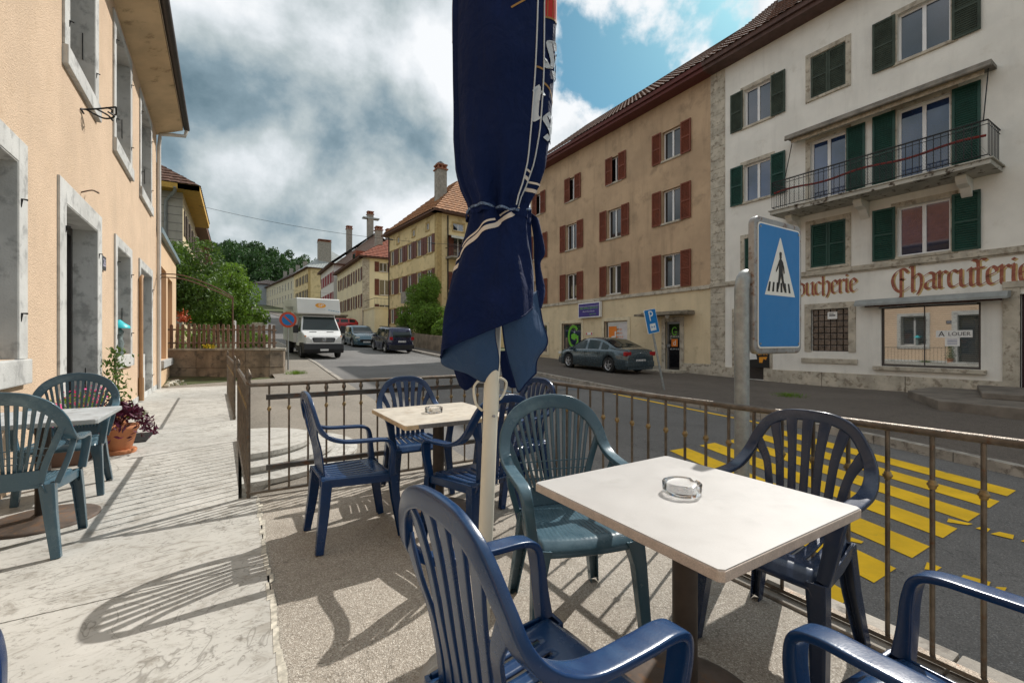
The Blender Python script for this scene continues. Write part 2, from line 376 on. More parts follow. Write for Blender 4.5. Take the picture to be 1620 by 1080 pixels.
# road markings
def gl(x, y, dz=.006): return (x, y, terrain(x, y)+dz)
def mark(name, polys, mat, dz=.006, **tg):
    mb = MB()
    for P in polys:
        (ax, ay), (bx, by), (cx, cy), (dx, dy) = P; n = max(2, int(math.hypot(bx-ax, by-ay)/.5))
        for i in range(n):
            s, t = i/n, (i+1)/n
            mb.add([gl(lerp(ax, bx, s), lerp(ay, by, s), dz), gl(lerp(ax, bx, t), lerp(ay, by, t), dz), gl(lerp(dx, cx, t), lerp(dy, cy, t), dz), gl(lerp(dx, cx, s), lerp(dy, cy, s), dz)], [(0, 1, 2, 3)])
    return mb.build(name, mat, kind='structure', **tg)
cw = []
for k in range(-1, 7):
    x0 = 2.95+k*.685; t = (.30, .42, .55)[k+1] if k < 2 else 1; sk = .93*t; y1 = 1.25+2.95*t; x0 = max(x0, 2.5)
    cw.append(((x0, 1.25), (x0+sk, y1), (x0+sk+.38, y1), (x0+.38, 1.25)))
mark('zebra_crossing', cw, m_yel)
random.seed(5)
ln = []
for xc, ya, yb in ((4.28, -3.5, 1.6), (5.6, -2.5, 1.35), (7.55, -1.5, 1.1), (3.1, -2, .9)):     # worn remains of older lines leading away from the crossing
    y = ya
    while y < yb:
        l = random.uniform(.04, .16)
        if random.random() < .7:
            j = lambda: random.uniform(-.035, .035)
            ln.append(((xc-.06+j(), y), (xc-.07+j(), y+l), (xc+.05+j(), y+l+j()), (xc+.06+j(), y+j()*.5)))
        y += l+random.uniform(.0, .06)
mark('worn_road_line', ln, m_yel, .007)
mark('yellow_edge_line', [((kr(y)-.42, y), (kr(y+.5)-.42, y+.5), (kr(y+.5)-.3, y+.5), (kr(y)-.3, y)) for y in [4.6+.5*i for i in range(9)]], m_yel, .006)
mark('near_edge_line', [((2.47, y), (2.47, y+1), (2.6, y+1), (2.6, y)) for y in (-2, -1, 0, 1, 2, 3)], m_yel, .007)
mark('blue_zone_line', [((6.4+.6*i, 10.3+.1*sin(i)), (7.0+.6*i, 10.3+.1*sin(i+1)), (7.0+.6*i, 10.4+.1*sin(i+1)), (6.4+.6*i, 10.4+.1*sin(i))) for i in range(4)]+[((6.4, 10.3), (6.4, 13), (6.5, 13), (6.5, 10.3))], m_blue)

# ---------------------------------------------------------------- facades
class Facade:
    """a wall standing on the ground: origin point, direction along it, outward normal"""
    def __init__(s, p, ang, side=1):
        s.p = Vector((p[0], p[1], 0)); s.d = Vector((cos(ang), sin(ang), 0)); s.n = Vector((sin(ang), -cos(ang), 0))*side
    def P(s, a, z, o=0): v = s.p+s.d*a+s.n*o; return Vector((v.x, v.y, z))
    def box(s, mb, a0, a1, z0, z1, o0, o1, mi=0):
        return mb.obox(s.P((a0+a1)/2, (z0+z1)/2, (o0+o1)/2), s.d*(a1-a0)/2, s.n*(o1-o0)/2, Vector((0, 0, (z1-z0)/2)), mi)
    def px(s, u, v):     # where the line of sight of a photo pixel meets the wall: (a, z)
        t = (u-810)/FPX; r = FW+RT*t; n2 = Vector((s.n.x, s.n.y)); p2 = Vector((s.p.x, s.p.y))
        Z = n2.dot(p2)/n2.dot(r); q = r*Z-p2
        return q.dot(Vector((s.d.x, s.d.y))), EYE+(540-v)/FPX*Z
    def wall(s, mb, a0, a1, z0, z1, holes, depth=.22, mi=0, nsub=0):
        A = sorted({a0, a1, *[h[0] for h in holes], *[h[1] for h in holes]}); Z = sorted({z0, z1, *[h[2] for h in holes], *[h[3] for h in holes]})
        A = [a for a in A if a0 <= a <= a1]; Z = [z for z in Z if z0 <= z <= z1]
        for i in range(len(A)-1):
            for j in range(len(Z)-1):
                ca, cz = (A[i]+A[i+1])/2, (Z[j]+Z[j+1])/2
                if any(h[0] < ca < h[1] and h[2] < cz < h[3] for h in holes): continue
                mb.add([s.P(A[i], Z[j]), s.P(A[i+1], Z[j]), s.P(A[i+1], Z[j+1]), s.P(A[i], Z[j+1])], [(0, 1, 2, 3)], mi)
        for h in holes:
            b0, b1, y0, y1 = h[:4]; d = -depth
            for q in ([(b0, y0), (b1, y0)], [(b1, y0), (b1, y1)], [(b1, y1), (b0, y1)], [(b0, y1), (b0, y0)]):
                (p, r), (t, u) = q
                mb.add([s.P(p, r), s.P(t, u), s.P(t, u, d), s.P(p, r, d)], [(0, 1, 2, 3)], mi)
        return mb
def louvre_shutter(F, a0, a1, z0, z1, off, mat, parent, slats=True, name='shutter', tilt=0):
    mb = MB(); w = .06; t = .035; zm = (z0+z1)/2
    F.box(mb, a0, a0+w, z0, z1, off, off+t); F.box(mb, a1-w, a1, z0, z1, off, off+t)
    for z in (z0, zm-w/2, z1-w): F.box(mb, a0+w, a1-w, z, z+w, off, off+t)
    if slats:
        for lo, hi in ((z0+w, zm-w/2), (zm+w/2, z1-w)):
            n = max(2, int((hi-lo)/.06))
            for i in range(n):
                z = lo+(i+.5)*(hi-lo)/n
                mb.obox(F.P((a0+a1)/2, z, off+t/2), F.d*((a1-a0)/2-w), F.n*.012+Vector((0, 0, -.014)), Vector((0, 0, .004))+F.n*.003)
        F.box(mb, a0+w, a1-w, z0+w, z1-w, off+.002, off+.008)
    else: F.box(mb, a0+w, a1-w, z0+w, z1-w, off+.005, off+t-.01)
    return mb.build(name, mat, parent)
def window(F, a0, a1, z0, z1, parent, frame_m, glass_m, depth=.18, mull=1, trans=0, sill_m=None, surround_m=None, sw=.14, name='window', sill_out=.06, curtain=None):
    f = .055; mb = MB(); d = -depth
    F.box(mb, a0, a1, z0, z0+f, d, d+.05); F.box(mb, a0, a1, z1-f, z1, d, d+.05)
    F.box(mb, a0, a0+f, z0+f, z1-f, d, d+.05); F.box(mb, a1-f, a1, z0+f, z1-f, d, d+.05)
    for k in range(mull):
        c = a0+(a1-a0)*(k+1)/(mull+1); F.box(mb, c-f*.8, c+f*.8, z0+f, z1-f, d, d+.055)
    if trans: F.box(mb, a0+f, a1-f, z0+(z1-z0)*trans, z0+(z1-z0)*trans+.04, d+.002, d+.048)
    o = mb.build(name, frame_m, parent)
    mb = MB(); F.box(mb, a0+f*.5, a1-f*.5, z0+f*.5, z1-f*.5, d+.012, d+.022); mb.build('pane', glass_m, o)
    if curtain:
        mb = MB()
        for (p, q) in ((a0+f, a0+f+(a1-a0)*.23), (a1-f-(a1-a0)*.2, a1-f)):
            mb.grid(lambda s_, t_: F.P(lerp(p, q, s_), lerp(z0+f, z1-f, t_), d-.05+.012*sin(s_*22)), 12, 2)
        mb.build('curtain', curtain, o)
    if sill_m:
        mb = MB(); F.box(mb, a0-.08, a1+.08, z0-.09, z0-.004, d+.05, sill_out); mb.build('sill', sill_m, o, bevel=.01)
    if surround_m:
        mb = MB()
        F.box(mb, a0-sw, a0-.003, z0-.1, z1+sw, -.05, .025); F.box(mb, a1+.003, a1+sw, z0-.1, z1+sw, -.05, .025)
        F.box(mb, a0-.001, a1+.001, z1+.003, z1+sw, -.05, .023)
        mb.build('surround', surround_m, o, bevel=.006)
    return o
def tile_roof(mb, p, al, up, L, Wd, pitch=.24, row=.33, amp=.03, mi=0, hip0=0, hip1=0):
    """corrugated tile courses on a sloping rectangle, hips cut at the ends"""
    p = Vector(p); al = Vector(al).normalized(); up = Vector(up).normalized(); nr = al.cross(up); nr = nr if nr.z > 0 else -nr
    nu = max(2, int(L/pitch))*4; rows = max(1, int(Wd/row)); vs = []
    for j in range(rows):
        for e in (0, 1):
            t = (j+e)/rows
            for i in range(nu+1):
                a = lerp(hip0*t, L-hip1*t, i/nu)
                vs.append(p+al*a+up*(Wd*t)+nr*(amp*abs(sin(a/pitch*pi))+(amp*1.1 if e == 0 else 0)))
    fs = []
    for r in range(2*rows-1):
        for i in range(nu): fs.append((r*(nu+1)+i, r*(nu+1)+i+1, (r+1)*(nu+1)+i+1, (r+1)*(nu+1)+i))
    return mb.add(vs, fs, mi, False)
m_glass = M('window glass', (.012, .018, .03), .03, var=.0, spec=1.0, ior=1.9)
m_glassb = M('window glass with painted sky blue', (.018, .04, .11), .04, var=.6, scale=.35, spec=.8, ior=1.75)  # blue base colour stands in for part of the sky's reflection
m_glassd = M('dark window glass', (.01, .01, .012), .04, var=0, spec=.8, ior=1.6)
m_pvc = M('white window frame', (.72, .71, .7), .4, var=.05)
m_wood = M('weathered white frame', (.5, .5, .5), .6, var=.2)
m_limest = M('limestone trim', (.46, .41, .33), .85, var=.2, scale=2.5, bump=.5, bscale=50, col2=(.25, .21, .16), streak=.3)
m_grst = M('grey limestone trim', (.52, .52, .50), .85, var=.14, scale=2, bump=.4, bscale=60, col2=(.33, .33, .32))
m_whwall = M('old white render', (.74, .71, .65), .9, var=.07, scale=.8, bump=.6, bscale=35, col2=(.60, .56, .49), streak=.2, c2=(.56, .8))
m_brwall = M('stained ochre brown render', (.47, .33, .21), .9, var=.15, scale=.5, bump=.5, bscale=50, col2=(.27, .19, .12), streak=.38, c2=(.5, .78))
m_crwall = M('cream shopfront render', (.64, .52, .34), .9, var=.08, scale=.8, bump=.5, bscale=50, col2=(.42, .32, .2), streak=.22, c2=(.55, .8))
m_green = M('dark green shutter paint', (.006, .048, .034), .5, var=.2, scale=3)
m_greenold = M('faded green shutter paint', (.045, .06, .045), .8, var=.25, scale=3)
m_redbr = M('oxide red shutter paint', (.17, .042, .018), .6, var=.15, scale=2)
m_eave = M('dark eave board', (.10, .055, .045), .7, var=.25)
m_tile = M('brown roof tiles', (.15, .075, .05), .85, var=.4, scale=6, col2=(.07, .05, .04), island=0)
m_tileo = M('orange roof tiles', (.36, .17, .075), .85, var=.35, scale=3, col2=(.2, .1, .05))
m_tiler = M('red roof tiles', (.25, .075, .04), .85, var=.3, scale=3)
m_iron = M('black wrought iron', (.015, .015, .016), .5, var=.2, metal=.3)
m_zinc = M('zinc metal', (.32, .33, .34), .45, var=.15, metal=.6)
m_conc2 = M('grey concrete', (.3, .27, .23), .9, var=.2, bump=.5)
def text(body, size, mat, name, parent, M4, extr=.002, align='CENTER', sx=1, **tg):
    cu = bpy.data.curves.new(name, 'FONT'); cu.body = body; cu.size = size; cu.extrude = extr; cu.align_x = align; cu.align_y = 'CENTER'; cu.resolution_u = 3
    t = bpy.data.objects.new(name, cu); COL.objects.link(t); dg = bpy.context.evaluated_depsgraph_get()
    me = bpy.data.meshes.new_from_object(t.evaluated_get(dg)); bpy.data.objects.remove(t)
    me.transform(Matrix.Diagonal((sx, 1, 1, 1)))
    inv = WM[parent.name].inverted() if parent is not None and parent.name in WM else Matrix()
    me.transform(inv @ M4); me.materials.clear(); me.materials.append(mat)
    o = bpy.data.objects.new(name, me); COL.objects.link(o); o.parent = parent
    return tag(o, **tg)
def FM(F, a, z, o):   # matrix of lettering standing on a facade, read from outside
    x = Vector((0, 0, 1)).cross(F.n); M4 = Matrix(((x.x, 0, F.n.x, 0), (x.y, 0, F.n.y, 0), (0, 1, 0, 0), (0, 0, 0, 1)))
    return Matrix.Translation(F.P(a, z, o)) @ M4
# calligraphic lettering: every stroke is drawn with a broad nib
GL = {
 'u': (.62, [[(-.08, .88), (.05, 1), (.08, .85), (.08, .15), (.2, 0), (.42, .14)], [(.38, .9), (.5, 1), (.5, .12), (.6, 0), (.68, .08)]]),
 'c': (.5, [[(.45, .85), (.28, 1), (.08, .8), (.08, .2), (.22, 0), (.46, .14)]]),
 'h': (.64, [[(-.02, 1.45), (.1, 1.55), (.1, 0), (.18, -.04)], [(.1, .72), (.34, 1), (.52, .8), (.52, .2), (.36, -.28)]]),
 'e': (.5, [[(.08, .48), (.44, .72), (.28, 1), (.08, .8), (.08, .2), (.22, 0), (.46, .14)]]),
 'r': (.44, [[(-.02, .88), (.1, 1), (.1, .1), (.2, 0)], [(.1, .74), (.3, 1), (.44, .88)]]),
 'i': (.28, [[(-.02, .88), (.1, 1), (.1, .12), (.22, 0)], [(.08, 1.34), (.14, 1.28)]]),
 'a': (.6, [[(.05, .86), (.26, 1), (.46, .85), (.46, .12), (.58, 0)], [(.46, .58), (.14, .44), (.06, .16), (.2, 0), (.46, .2)]]),
 't': (.46, [[(-.06, 1.5), (.16, 1.3), (.16, .14), (.28, 0), (.42, .1)], [(-.04, .98), (.4, 1.0)], [(.16, 1.35), (.34, 1.55), (.46, 1.42)]]),
 'o': (.56, [[(.26, 1), (.08, .8), (.08, .2), (.26, 0), (.48, .2), (.48, .8), (.26, 1)]]),
 's': (.5, [[(.45, .9), (.25, 1), (.08, .78), (.42, .3), (.3, .02), (.05, .1)]]),
 'C': (.95, [[(.85, 1.15), (.62, 1.42), (.22, 1.2), (.06, .7), (.2, .15), (.52, -.06), (.88, .18)], [(.50, 1.4), (.50, -.3), (.4, -.42)], [(.5, .75), (.62, .75)]]),
 'B': (.8, [[(.1, 1.4), (.1, 0)], [(-.1, 1.3), (.4, 1.45), (.6, 1.15), (.25, .78), (.7, .45), (.5, 0), (-.05, .02)]]),
 ' ': (.6, [])}
def nib(mb, F2, word, x, z, s, w=.17, th=R(38), sk=0, mi=0, o0=.003):
    v = Vector((cos(th), sin(th)))*w/2; q = Vector((-sin(th), cos(th)))*w*.09; k = 0
    for ch in word:
        adv, strokes = GL[ch]
        for st in strokes:
            pts = cr([tuple(p) for p in st], 4) if len(st) > 2 else st
            for p0, p1 in zip(pts, pts[1:]):
                cs = [Vector(p)+e for p in (p0, p1) for e in (v+q, v-q, -v+q, -v-q)]
                cs = sorted({(round(c.x, 4), round(c.y, 4)) for c in cs})
                def half(ps):
                    h = []
                    for p in ps:
                        while len(h) > 1 and (h[-1][0]-h[-2][0])*(p[1]-h[-2][1])-(h[-1][1]-h[-2][1])*(p[0]-h[-2][0]) <= 0: h.pop()
                        h.append(p)
                    return h
                hull = half(cs)[:-1]+half(cs[::-1])[:-1]
                k += 1
                mb.add([F2(x+(a+sk*b)*s, z+b*s, o0+.00035*(k % 7)) for a, b in hull], [tuple(range(len(hull)))], mi)
        x += adv*s*1.04
    return x
# ================= white butcher's house and brown house on the right : one wall line x = 16.8
FR = Facade((16.8, 0), R(90), -1)      # a = y , outward = -x
assert FR.n.x < 0
def wy(u): return FR.px(u, 540)[0]
# ---- white house
hw_ = empty('white_house', (16.8, 3, -.3), 0, 'white rendered house with green shutters, long iron balcony and painted butcher lettering', 'house')
wins = []    # a0,a1,z0,z1
c1, c2_, c3, c4 = 9.42, 7.05, 4.62, 1.9
r0, r1, r2 = (9.6, 11.02), (6.68, 8.1), (3.78, 5.25)
W1 = .5; W3 = .58
wins += [(c1-W1, c1+W1, *r0), (c1-W1, c1+W1, *r1), (c1-W1, c1+W1, *r2)]
wins += [(c2_-.52, c2_+.52, *r0), (c2_-.52, c2_+.52, 5.85, 8.1), (c2_-.52, c2_+.52, *r2)]
wins += [(c3-W3, c3+W3, *r0), (c3-W3, c3+W3, 5.85, 8.15), (c3-W3, c3+W3, *r2)]
wins += [(c4-W3, c4+W3, *r0), (c4-W3, c4+W3, 6.5, 8.0), (c4-W3, c4+W3, *r2)]
wins += [(c4-3-W3, c4-3+W3, *r) for r in (r0, r1, r2)]
shop = (3.45, 5.6, .5, 2.3); gblk = (6.45, 7.55, .92, 2.34); door1 = (9.15, 10.05, -.2, 2.3); doorR = (.9, 2.75, -.3, 2.45)
mb = MB(); FR.wall(mb, -6, 10.72, -.9, 12.5, wins+[shop, gblk, door1, doorR], .24)
# flank and back so that the house is solid
mb.add([(16.8, -6, -.9), (28, -6, -.9), (28, -6, 12.5), (16.8, -6, 12.5)], [(0, 1, 2, 3)]); mb.add([(28, -6, -.9), (28, 11.36, -.9), (28, 11.36, 12.5), (28, -6, 12.5)], [(0, 1, 2, 3)])
mb.add([(17.1, -5.9, -.9), (17.1, 10.7, -.9), (17.1, 10.7, 12.4), (17.1, -5.9, 12.4)], [(0, 1, 2, 3)])
mb.build('wall', m_whwall, hw_, fix=False)
mb = MB(); random.seed(2); z = .1
while z < 12.4:
    h = random.choice((.38, .45, .52)); FR.box(mb, 10.72, 11.36, z, min(12.4, z+h-.008), -.2, .02+.006*random.random()); z += h
mb.build('quoins', m_limest, hw_, bevel=.008)
mb = MB(); FR.box(mb, -6, 11.36, 3.5, 3.66, -.1, .09); FR.box(mb, -6, 11.36, 3.46, 3.5, -.1, .05); mb.build('string_course', m_limest, hw_, bevel=.01)
mb = MB()
for a0, a1 in ((-6, .9), (2.75, 5.0), (5.01, 7.2), (7.21, 9.15), (10.05, 11.36)): FR.box(mb, a0, a1-.006, -.9, .22, -.1, .07)
mb.build('plinth', m_limest, hw_, bevel=.012)
mb = MB(); FR.box(mb, .55, .9, -.3, 2.75, -.1, .05); FR.box(mb, 2.75, 3.05, -.3, 2.62, -.1, .05); FR.box(mb, .55, 3.05, 2.62, 2.78, -.1, .07); mb.build('door_surround', m_limest, hw_, bevel=.01)
dr = MB(); FR.box(dr, .9, 2.75, -.3, 2.45, -.23, -.17); FR.box(dr, 1.0, 1.75, .1, 2.2, -.17, -.15); FR.box(dr, 1.9, 2.65, .1, 2.2, -.17, -.15); dr.build('door', M('dark oxblood door', (.035, .01, .012), .5), hw_)
def pair(F, a0, a1, z0, z1, par, mat, w=None, slats=True, left=True, right=True, off=.035):
    w = w or (a1-a0)*.5
    if left: louvre_shutter(F, a1+.02+.02, a1+.04+w, z0-.06, z1+.04, off, mat, par, slats)     # larger y appears left in the photograph
    if right: louvre_shutter(F, a0-.04-w, a0-.04, z0-.06, z1+.04, off, mat, par, slats)
for k, wn in enumerate(wins):
    old = wn[2] > 9; sm_ = m_greenold if old else m_green
    closed = k in (3, 5, 2)
    wo = window(FR, *wn, hw_, m_pvc, m_glassb if k % 3 else M('window glass with dim room', (.02, .03, .05), .04, var=.5, scale=.5, spec=.8, ior=1.7), .17, 1, 0, m_limest, m_limest, .15)
    if closed:
        mid = (wn[0]+wn[1])/2
        for a, b in ((wn[0]+.01, mid-.006), (mid+.006, wn[1]-.01)): louvre_shutter(FR, a, b, wn[2]+.01, wn[3]-.01, -.06, sm_, wo)
    elif k == 4: pair(FR, *wn, wo, sm_, .5, left=False)
    elif k in (9, 10, 11): pair(FR, *wn, wo, sm_, .58, right=False, left=False)
    else: pair(FR, *wn, wo, sm_, .56 if k >= 6 else .5)
# eave and roof
mb = MB(); FR.box(mb, -6, 11.3, 12.32, 12.46, -.1, .62); FR.box(mb, -6, 11.3, 12.47, 12.66, .50, .72); mb.build('eave', m_eave, hw_)
mb = MB(); tile_roof(mb, (16.05, -6, 12.6), (0, 1, 0), (cos(R(40)), 0, sin(R(40))), 17.3, 7.6, .26, .34, .035); mb.add([(21.8, -6, 17.4), (21.8, 11.3, 17.4), (28.6, 11.3, 12.5), (28.6, -6, 12.5)], [(0, 1, 2, 3)]); rf = mb.build('roof', m_tile, hw_)
mb = MB(); mb.obox((18.6, 3.6, 14.85), (0, .5, 0), Vector((cos(R(40)), 0, sin(R(40))))*.4, Vector((-sin(R(40)), 0, cos(R(40))))*.05); mb.build('skylight', m_zinc, rf)
mb = MB(); mb.box(20.2, 21.0, 9.6, 10.4, 15, 17.9); mb.lathe([(.55, 17.9), (.6, 18.0), (.5, 18.25), (.25, 18.5), (.12, 18.6), (.05, 18.9), (.02, 19.4)], 12, (20.6, 10, 0)); mb.build('chimney', m_zinc, rf)
# shop window
fr = MB(); a0, a1, z0, z1 = shop
for b in ((a0, a0+.05, z0, z1), (a1-.05, a1, z0, z1), (a0+.05, a1-.05, z0, z0+.06), (a0+.05, a1-.05, z1-.05, z1), (4.6, 4.615, z0+.06, z1-.05)): FR.box(fr, *b, -.12, -.06)
sw = fr.build('shop_window', M('dark shop window frame', (.06, .05, .045), .5), hw_)
mb = MB(); FR.box(mb, a0+.03, a1-.03, z0+.03, z1-.03, -.1, -.09); mb.build('pane', M('shop glass', (.05, .06, .055), .02, spec=1, ior=2.3, var=0), sw)
mb = MB()
for i in range(30): FR.box(mb, a0+.05, a1-.05, z0+.09+i*.056, z0+.094+i*.056, -.088, -.084)
mb.build('blind', M('pale blind slat', (.30, .32, .28), .5), sw)
mb = MB(); FR.box(mb, a0-.12, a1+.18, z0-.12, z0-.005, -.1, .12); mb.build('sill', m_limest, sw, bevel=.01)
# its sign A LOUER
sg = empty('rental_sign', FR.P(4.15, 1.5, -.08), 0, 'white paper sign reading A LOUER inside the shop window', 'sign')
mb = MB(); FR.box(mb, 3.62, 4.36, 1.36, 1.56, -.075, -.068); FR.box(mb, 3.87, 4.17, 1.12, 1.355, -.075, -.069); mb.build('board', M('white paper', (.75, .74, .72), .8, var=.03), sg)
text('A', .2, M('dark print', (.03, .025, .03), .7), 'lettering', sg, FM(FR, 4.24, 1.455, -.066), .001)
text('LOUER', .145, M('dark print', (.03, .025, .03), .7), 'lettering', sg, FM(FR, 3.88, 1.455, -.066), .001)
mb = MB()
for z in (1.3, 1.26, 1.22, 1.18): FR.box(mb, 3.92, 4.12, z, z+.012, -.0685, -.0675)
mb.build('small_print', M('blue print', (.1, .12, .3), .7), sg)
# folding awning box over the shop window
aw = empty('folded_awning', FR.P(4.6, 2.5, .1), 0, 'long grey folded awning casing above the wide shop window', 'awning')
mb = MB(); mb.prism([(0.02, 2.40), (.42, 2.34), (.42, 2.40), (.34, 2.52), (.02, 2.56)], lambda o, z, h: FR.P(h, z, o), 2.9, 6.15); mb.build('casing', M('grey painted metal', (.26, .27, .26), .5, var=.15), aw)
mb = MB(); mb.grid(lambda s, t: FR.P(lerp(3.0, 5.9, s), 2.40-.1*t, .33-.02*sin(s*120)*t), 160, 2); mb.build('fabric', M('brown awning cloth', (.09, .045, .035), .9), aw)
mb = MB(); mb.tube([FR.P(5.6, 2.28, .12), FR.P(4.9, 2.3, .3)], .03, 8); mb.tube([FR.P(3.5, 2.28, .12), FR.P(4.5, 2.3, .3)], .03, 8); mb.build('arm', m_zinc, aw)
# glass block window
a0, a1, z0, z1 = gblk; mb = MB()
for i in range(6):
    for j in range(7):
        p = lerp(a0, a1, i/6); q = lerp(z0, z1, j/7); FR.box(mb, p+.012, p+(a1-a0)/6-.012, q+.012, q+(z1-z0)/7-.012, -.16, -.09)
gb = mb.build('glass_block_window', M('brown glass block', (.10, .075, .06), .15, var=.5, scale=6, spec=.8, bump=.5, bscale=20), hw_, bevel=.012)
mb = MB(); FR.box(mb, a0, a1, z0, z1, -.2, -.155); mb.build('grout', M('block grout', (.12, .1, .085), .9), gb)
mb = MB(); sw_ = .2
FR.box(mb, a0-sw_, a0, z0-.02, z1+sw_, -.05, .03); FR.box(mb, a1, a1+sw_, z0-.02, z1+sw_, -.05, .03); FR.box(mb, a0, a1, z1, z1+sw_, -.05, .028); FR.box(mb, a0-.25, a1+.3, z0-.4, z0-.24, -.05, .05)
mb.build('surround', m_limest, gb, bevel=.01)
mb = MB(); FR.box(mb, 6.8, 7.08, 2.0, 2.24, -.085, -.07); FR.box(mb, 6.85, 7.03, 2.1, 2.14, -.07, -.067, 1); FR.box(mb, 6.9, 7.03, 2.17, 2.19, -.07, -.067, 1); mb.build('notice', [M('white paper', (.7, .7, .68)), M('dark print', (.03, .03, .03))], gb)
# door with poster
mb = MB(); FR.box(mb, 9.15, 10.05, -.2, 2.3, -.22, -.17); FR.box(mb, 9.25, 9.95, .9, 2.2, -.17, -.15); mb.build('door', M('dark brown door', (.035, .03, .028), .4), hw_)
mb = MB(); FR.box(mb, 8.85, 9.15, -.3, 2.55, -.05, .045); FR.box(mb, 10.05, 10.4, -.3, 2.55, -.05, .045); FR.box(mb, 8.85, 10.4, 2.3, 2.55, -.05, .05); mb.build('door_surround', m_limest, hw_, bevel=.01)
ps = empty('door_poster', FR.P(9.45, .6, 0), 0, 'black poster with orange and white BAK lettering leaning in the doorway behind the signpost', 'poster')
mb = MB(); FR.box(mb, 8.93, 9.72, .27, 1.1, -.045+.1, -.03+.1); mb.build('board', M('black print', (.012, .011, .01), .5), ps)
mb = MB(); mb.prism([(9.68, .55), (9.68, 1.05), (9.4, 1.08), (9.25, .9), (9.42, .78), (9.38, .58)], lambda a, z, h: FR.P(a, z, h), .071, .074); mb.build('picture', M('white print', (.7, .7, .68)), ps)
text('BAK', .2, M('orange print', (.75, .3, .02)), 'lettering', ps, FM(FR, 9.17, .8, .073), .001)
mb = MB(); mb.prism([(9.3, .45), (9.3, .66), (9.0, .68), (9.05, .56), (9.14, .6), (9.18, .45)], lambda a, z, h: FR.P(a, z, h), .071, .074); mb.build('picture', M('orange print', (.75, .3, .02)), ps)
# painted lettering
xr = lambda x, z, o: FR.P(-x, z, o)
m_let = M('faded red lettering', (.30, .10, .065), .9, var=.2, scale=6, col2=(.5, .4, .32), c2=(.58, .72))
mb = MB()
a_start = -FR.px(1275, 460)[0]
xx = nib(mb, xr, 'Bo', a_start-.62, 2.86, .42, .17); xx = nib(mb, xr, 'ucherie', a_start, 2.86, .415)
l1 = mb.build('painted_word', m_let, hw_, fix=False)
mb = MB(); nib(mb, xr, 'Charcuterie', -FR.px(1410, 460)[0], 2.76, .455); l2 = mb.build('painted_word', m_let, hw_, fix=False)
m_lol = M('faded ochre lettering outline', (.50, .36, .16), .9, var=.2, scale=6)
mb = MB(); nib(mb, xr, 'Bo', a_start-.62+.035, 2.83, .42, o0=.0005, w=.18); nib(mb, xr, 'ucherie', a_start+.035, 2.83, .415, o0=.0005, w=.18); mb.build('outline', m_lol, l1, fix=False)
mb = MB(); nib(mb, xr, 'Charcuterie', -FR.px(1410, 460)[0]+.035, 2.73, .455, o0=.0005, w=.18); mb.build('outline', m_lol, l2, fix=False)
# balcony
ba = MB(); FR.box(ba, 3.05, 8.35, 5.62, 5.74, 0, 1.12); FR.box(ba, 3.0, 8.4, 5.74, 5.78, 0, 1.16); bal = ba.build('balcony', M('stained balcony slab', (.42, .4, .35), .9, var=.15, scale=2, col2=(.08, .06, .045), c2=(.55, .62), bump=.6), hw_, bevel=.01)
for a in (3.7, 6.0, 8.0):
    mb = MB(); mb.prism([(0.0, 5.62), (.62, 5.62), (.62, 5.52), (.5, 5.42), (.25, 5.36), (.12, 5.2), (0.0, 5.1)], lambda o, z, h: FR.P(h, z, o), a-.11, a+.11); mb.build('bracket', m_whwall, bal, bevel=.012)
rl = MB(); zt = 6.72; zb = 5.86
def rail(z, r=.014): rl.tube([FR.P(3.1, z, .02), FR.P(3.1, z, 1.08), FR.P(8.3, z, 1.08), FR.P(8.3, z, .02)], r, 6, smooth=False)
rail(zt, .02); rail(zb, .014); rail(6.62, .01)
n = 36
for i in range(n+1): p = FR.P(3.1+5.2*i/n, zb, 1.08); rl.tube([p, p+Vector((0, 0, zt-zb))], .009, 5)
for e in (3.1, 8.3):
    for i in range(1, 8): p = FR.P(e, zb, 1.08*i/8); rl.tube([p, p+Vector((0, 0, zt-zb))], .009, 5)
rl.build('balcony_railing', m_iron, bal)
mb = MB()       # chicken wire
for i in range(104):
    a = 3.1+i*.1/2
    for sgn in (1, -1):
        b = a+sgn*.86*.55
        if 3.1 <= b <= 8.3: mb.tube([FR.P(a, zb, 1.095), FR.P(b, zt+.05, 1.095)], .0022, 3)
mb.build('wire_mesh', M('thin wire', (.12, .12, .12), .5, metal=.5), bal)
mb = MB(); mb.tube(cr([tuple(FR.P(3.15+5.1*i/12, 6.36+.04*sin(i*1.3), 1.02)) for i in range(13)], 4), .035, 6); mb.build('folded_parasol', M('faded red cloth', (.2, .02, .015), .8), bal)
ab = empty('balcony_awning', FR.P(5.6, 8.3, .3), 0, 'rolled awning bar fixed over the balcony doors', 'awning')
mb = MB(); FR.box(mb, 3.15, 8.15, 8.33, 8.42, .02, .55); mb.tube([FR.P(3.15, 8.3, .52), FR.P(8.15, 8.3, .52)], .05, 8); mb.build('casing', M('aged awning casing', (.2, .18, .15), .7, var=.3), ab)
mb = MB(); mb.grid(lambda s, t: FR.P(lerp(3.3, 8.0, s), 8.3-.16*t, .42), 2, 1); mb.build('valance', M('striped valance', (.34, .28, .2), .9, var=.3, scale=12), ab)
for a in (3.25, 8.0):
    mb = MB(); mb.tube([FR.P(a, 8.3, .3), FR.P(a-.03, 6.78, .9)], .014, 6); mb.build('arm', m_iron, ab)
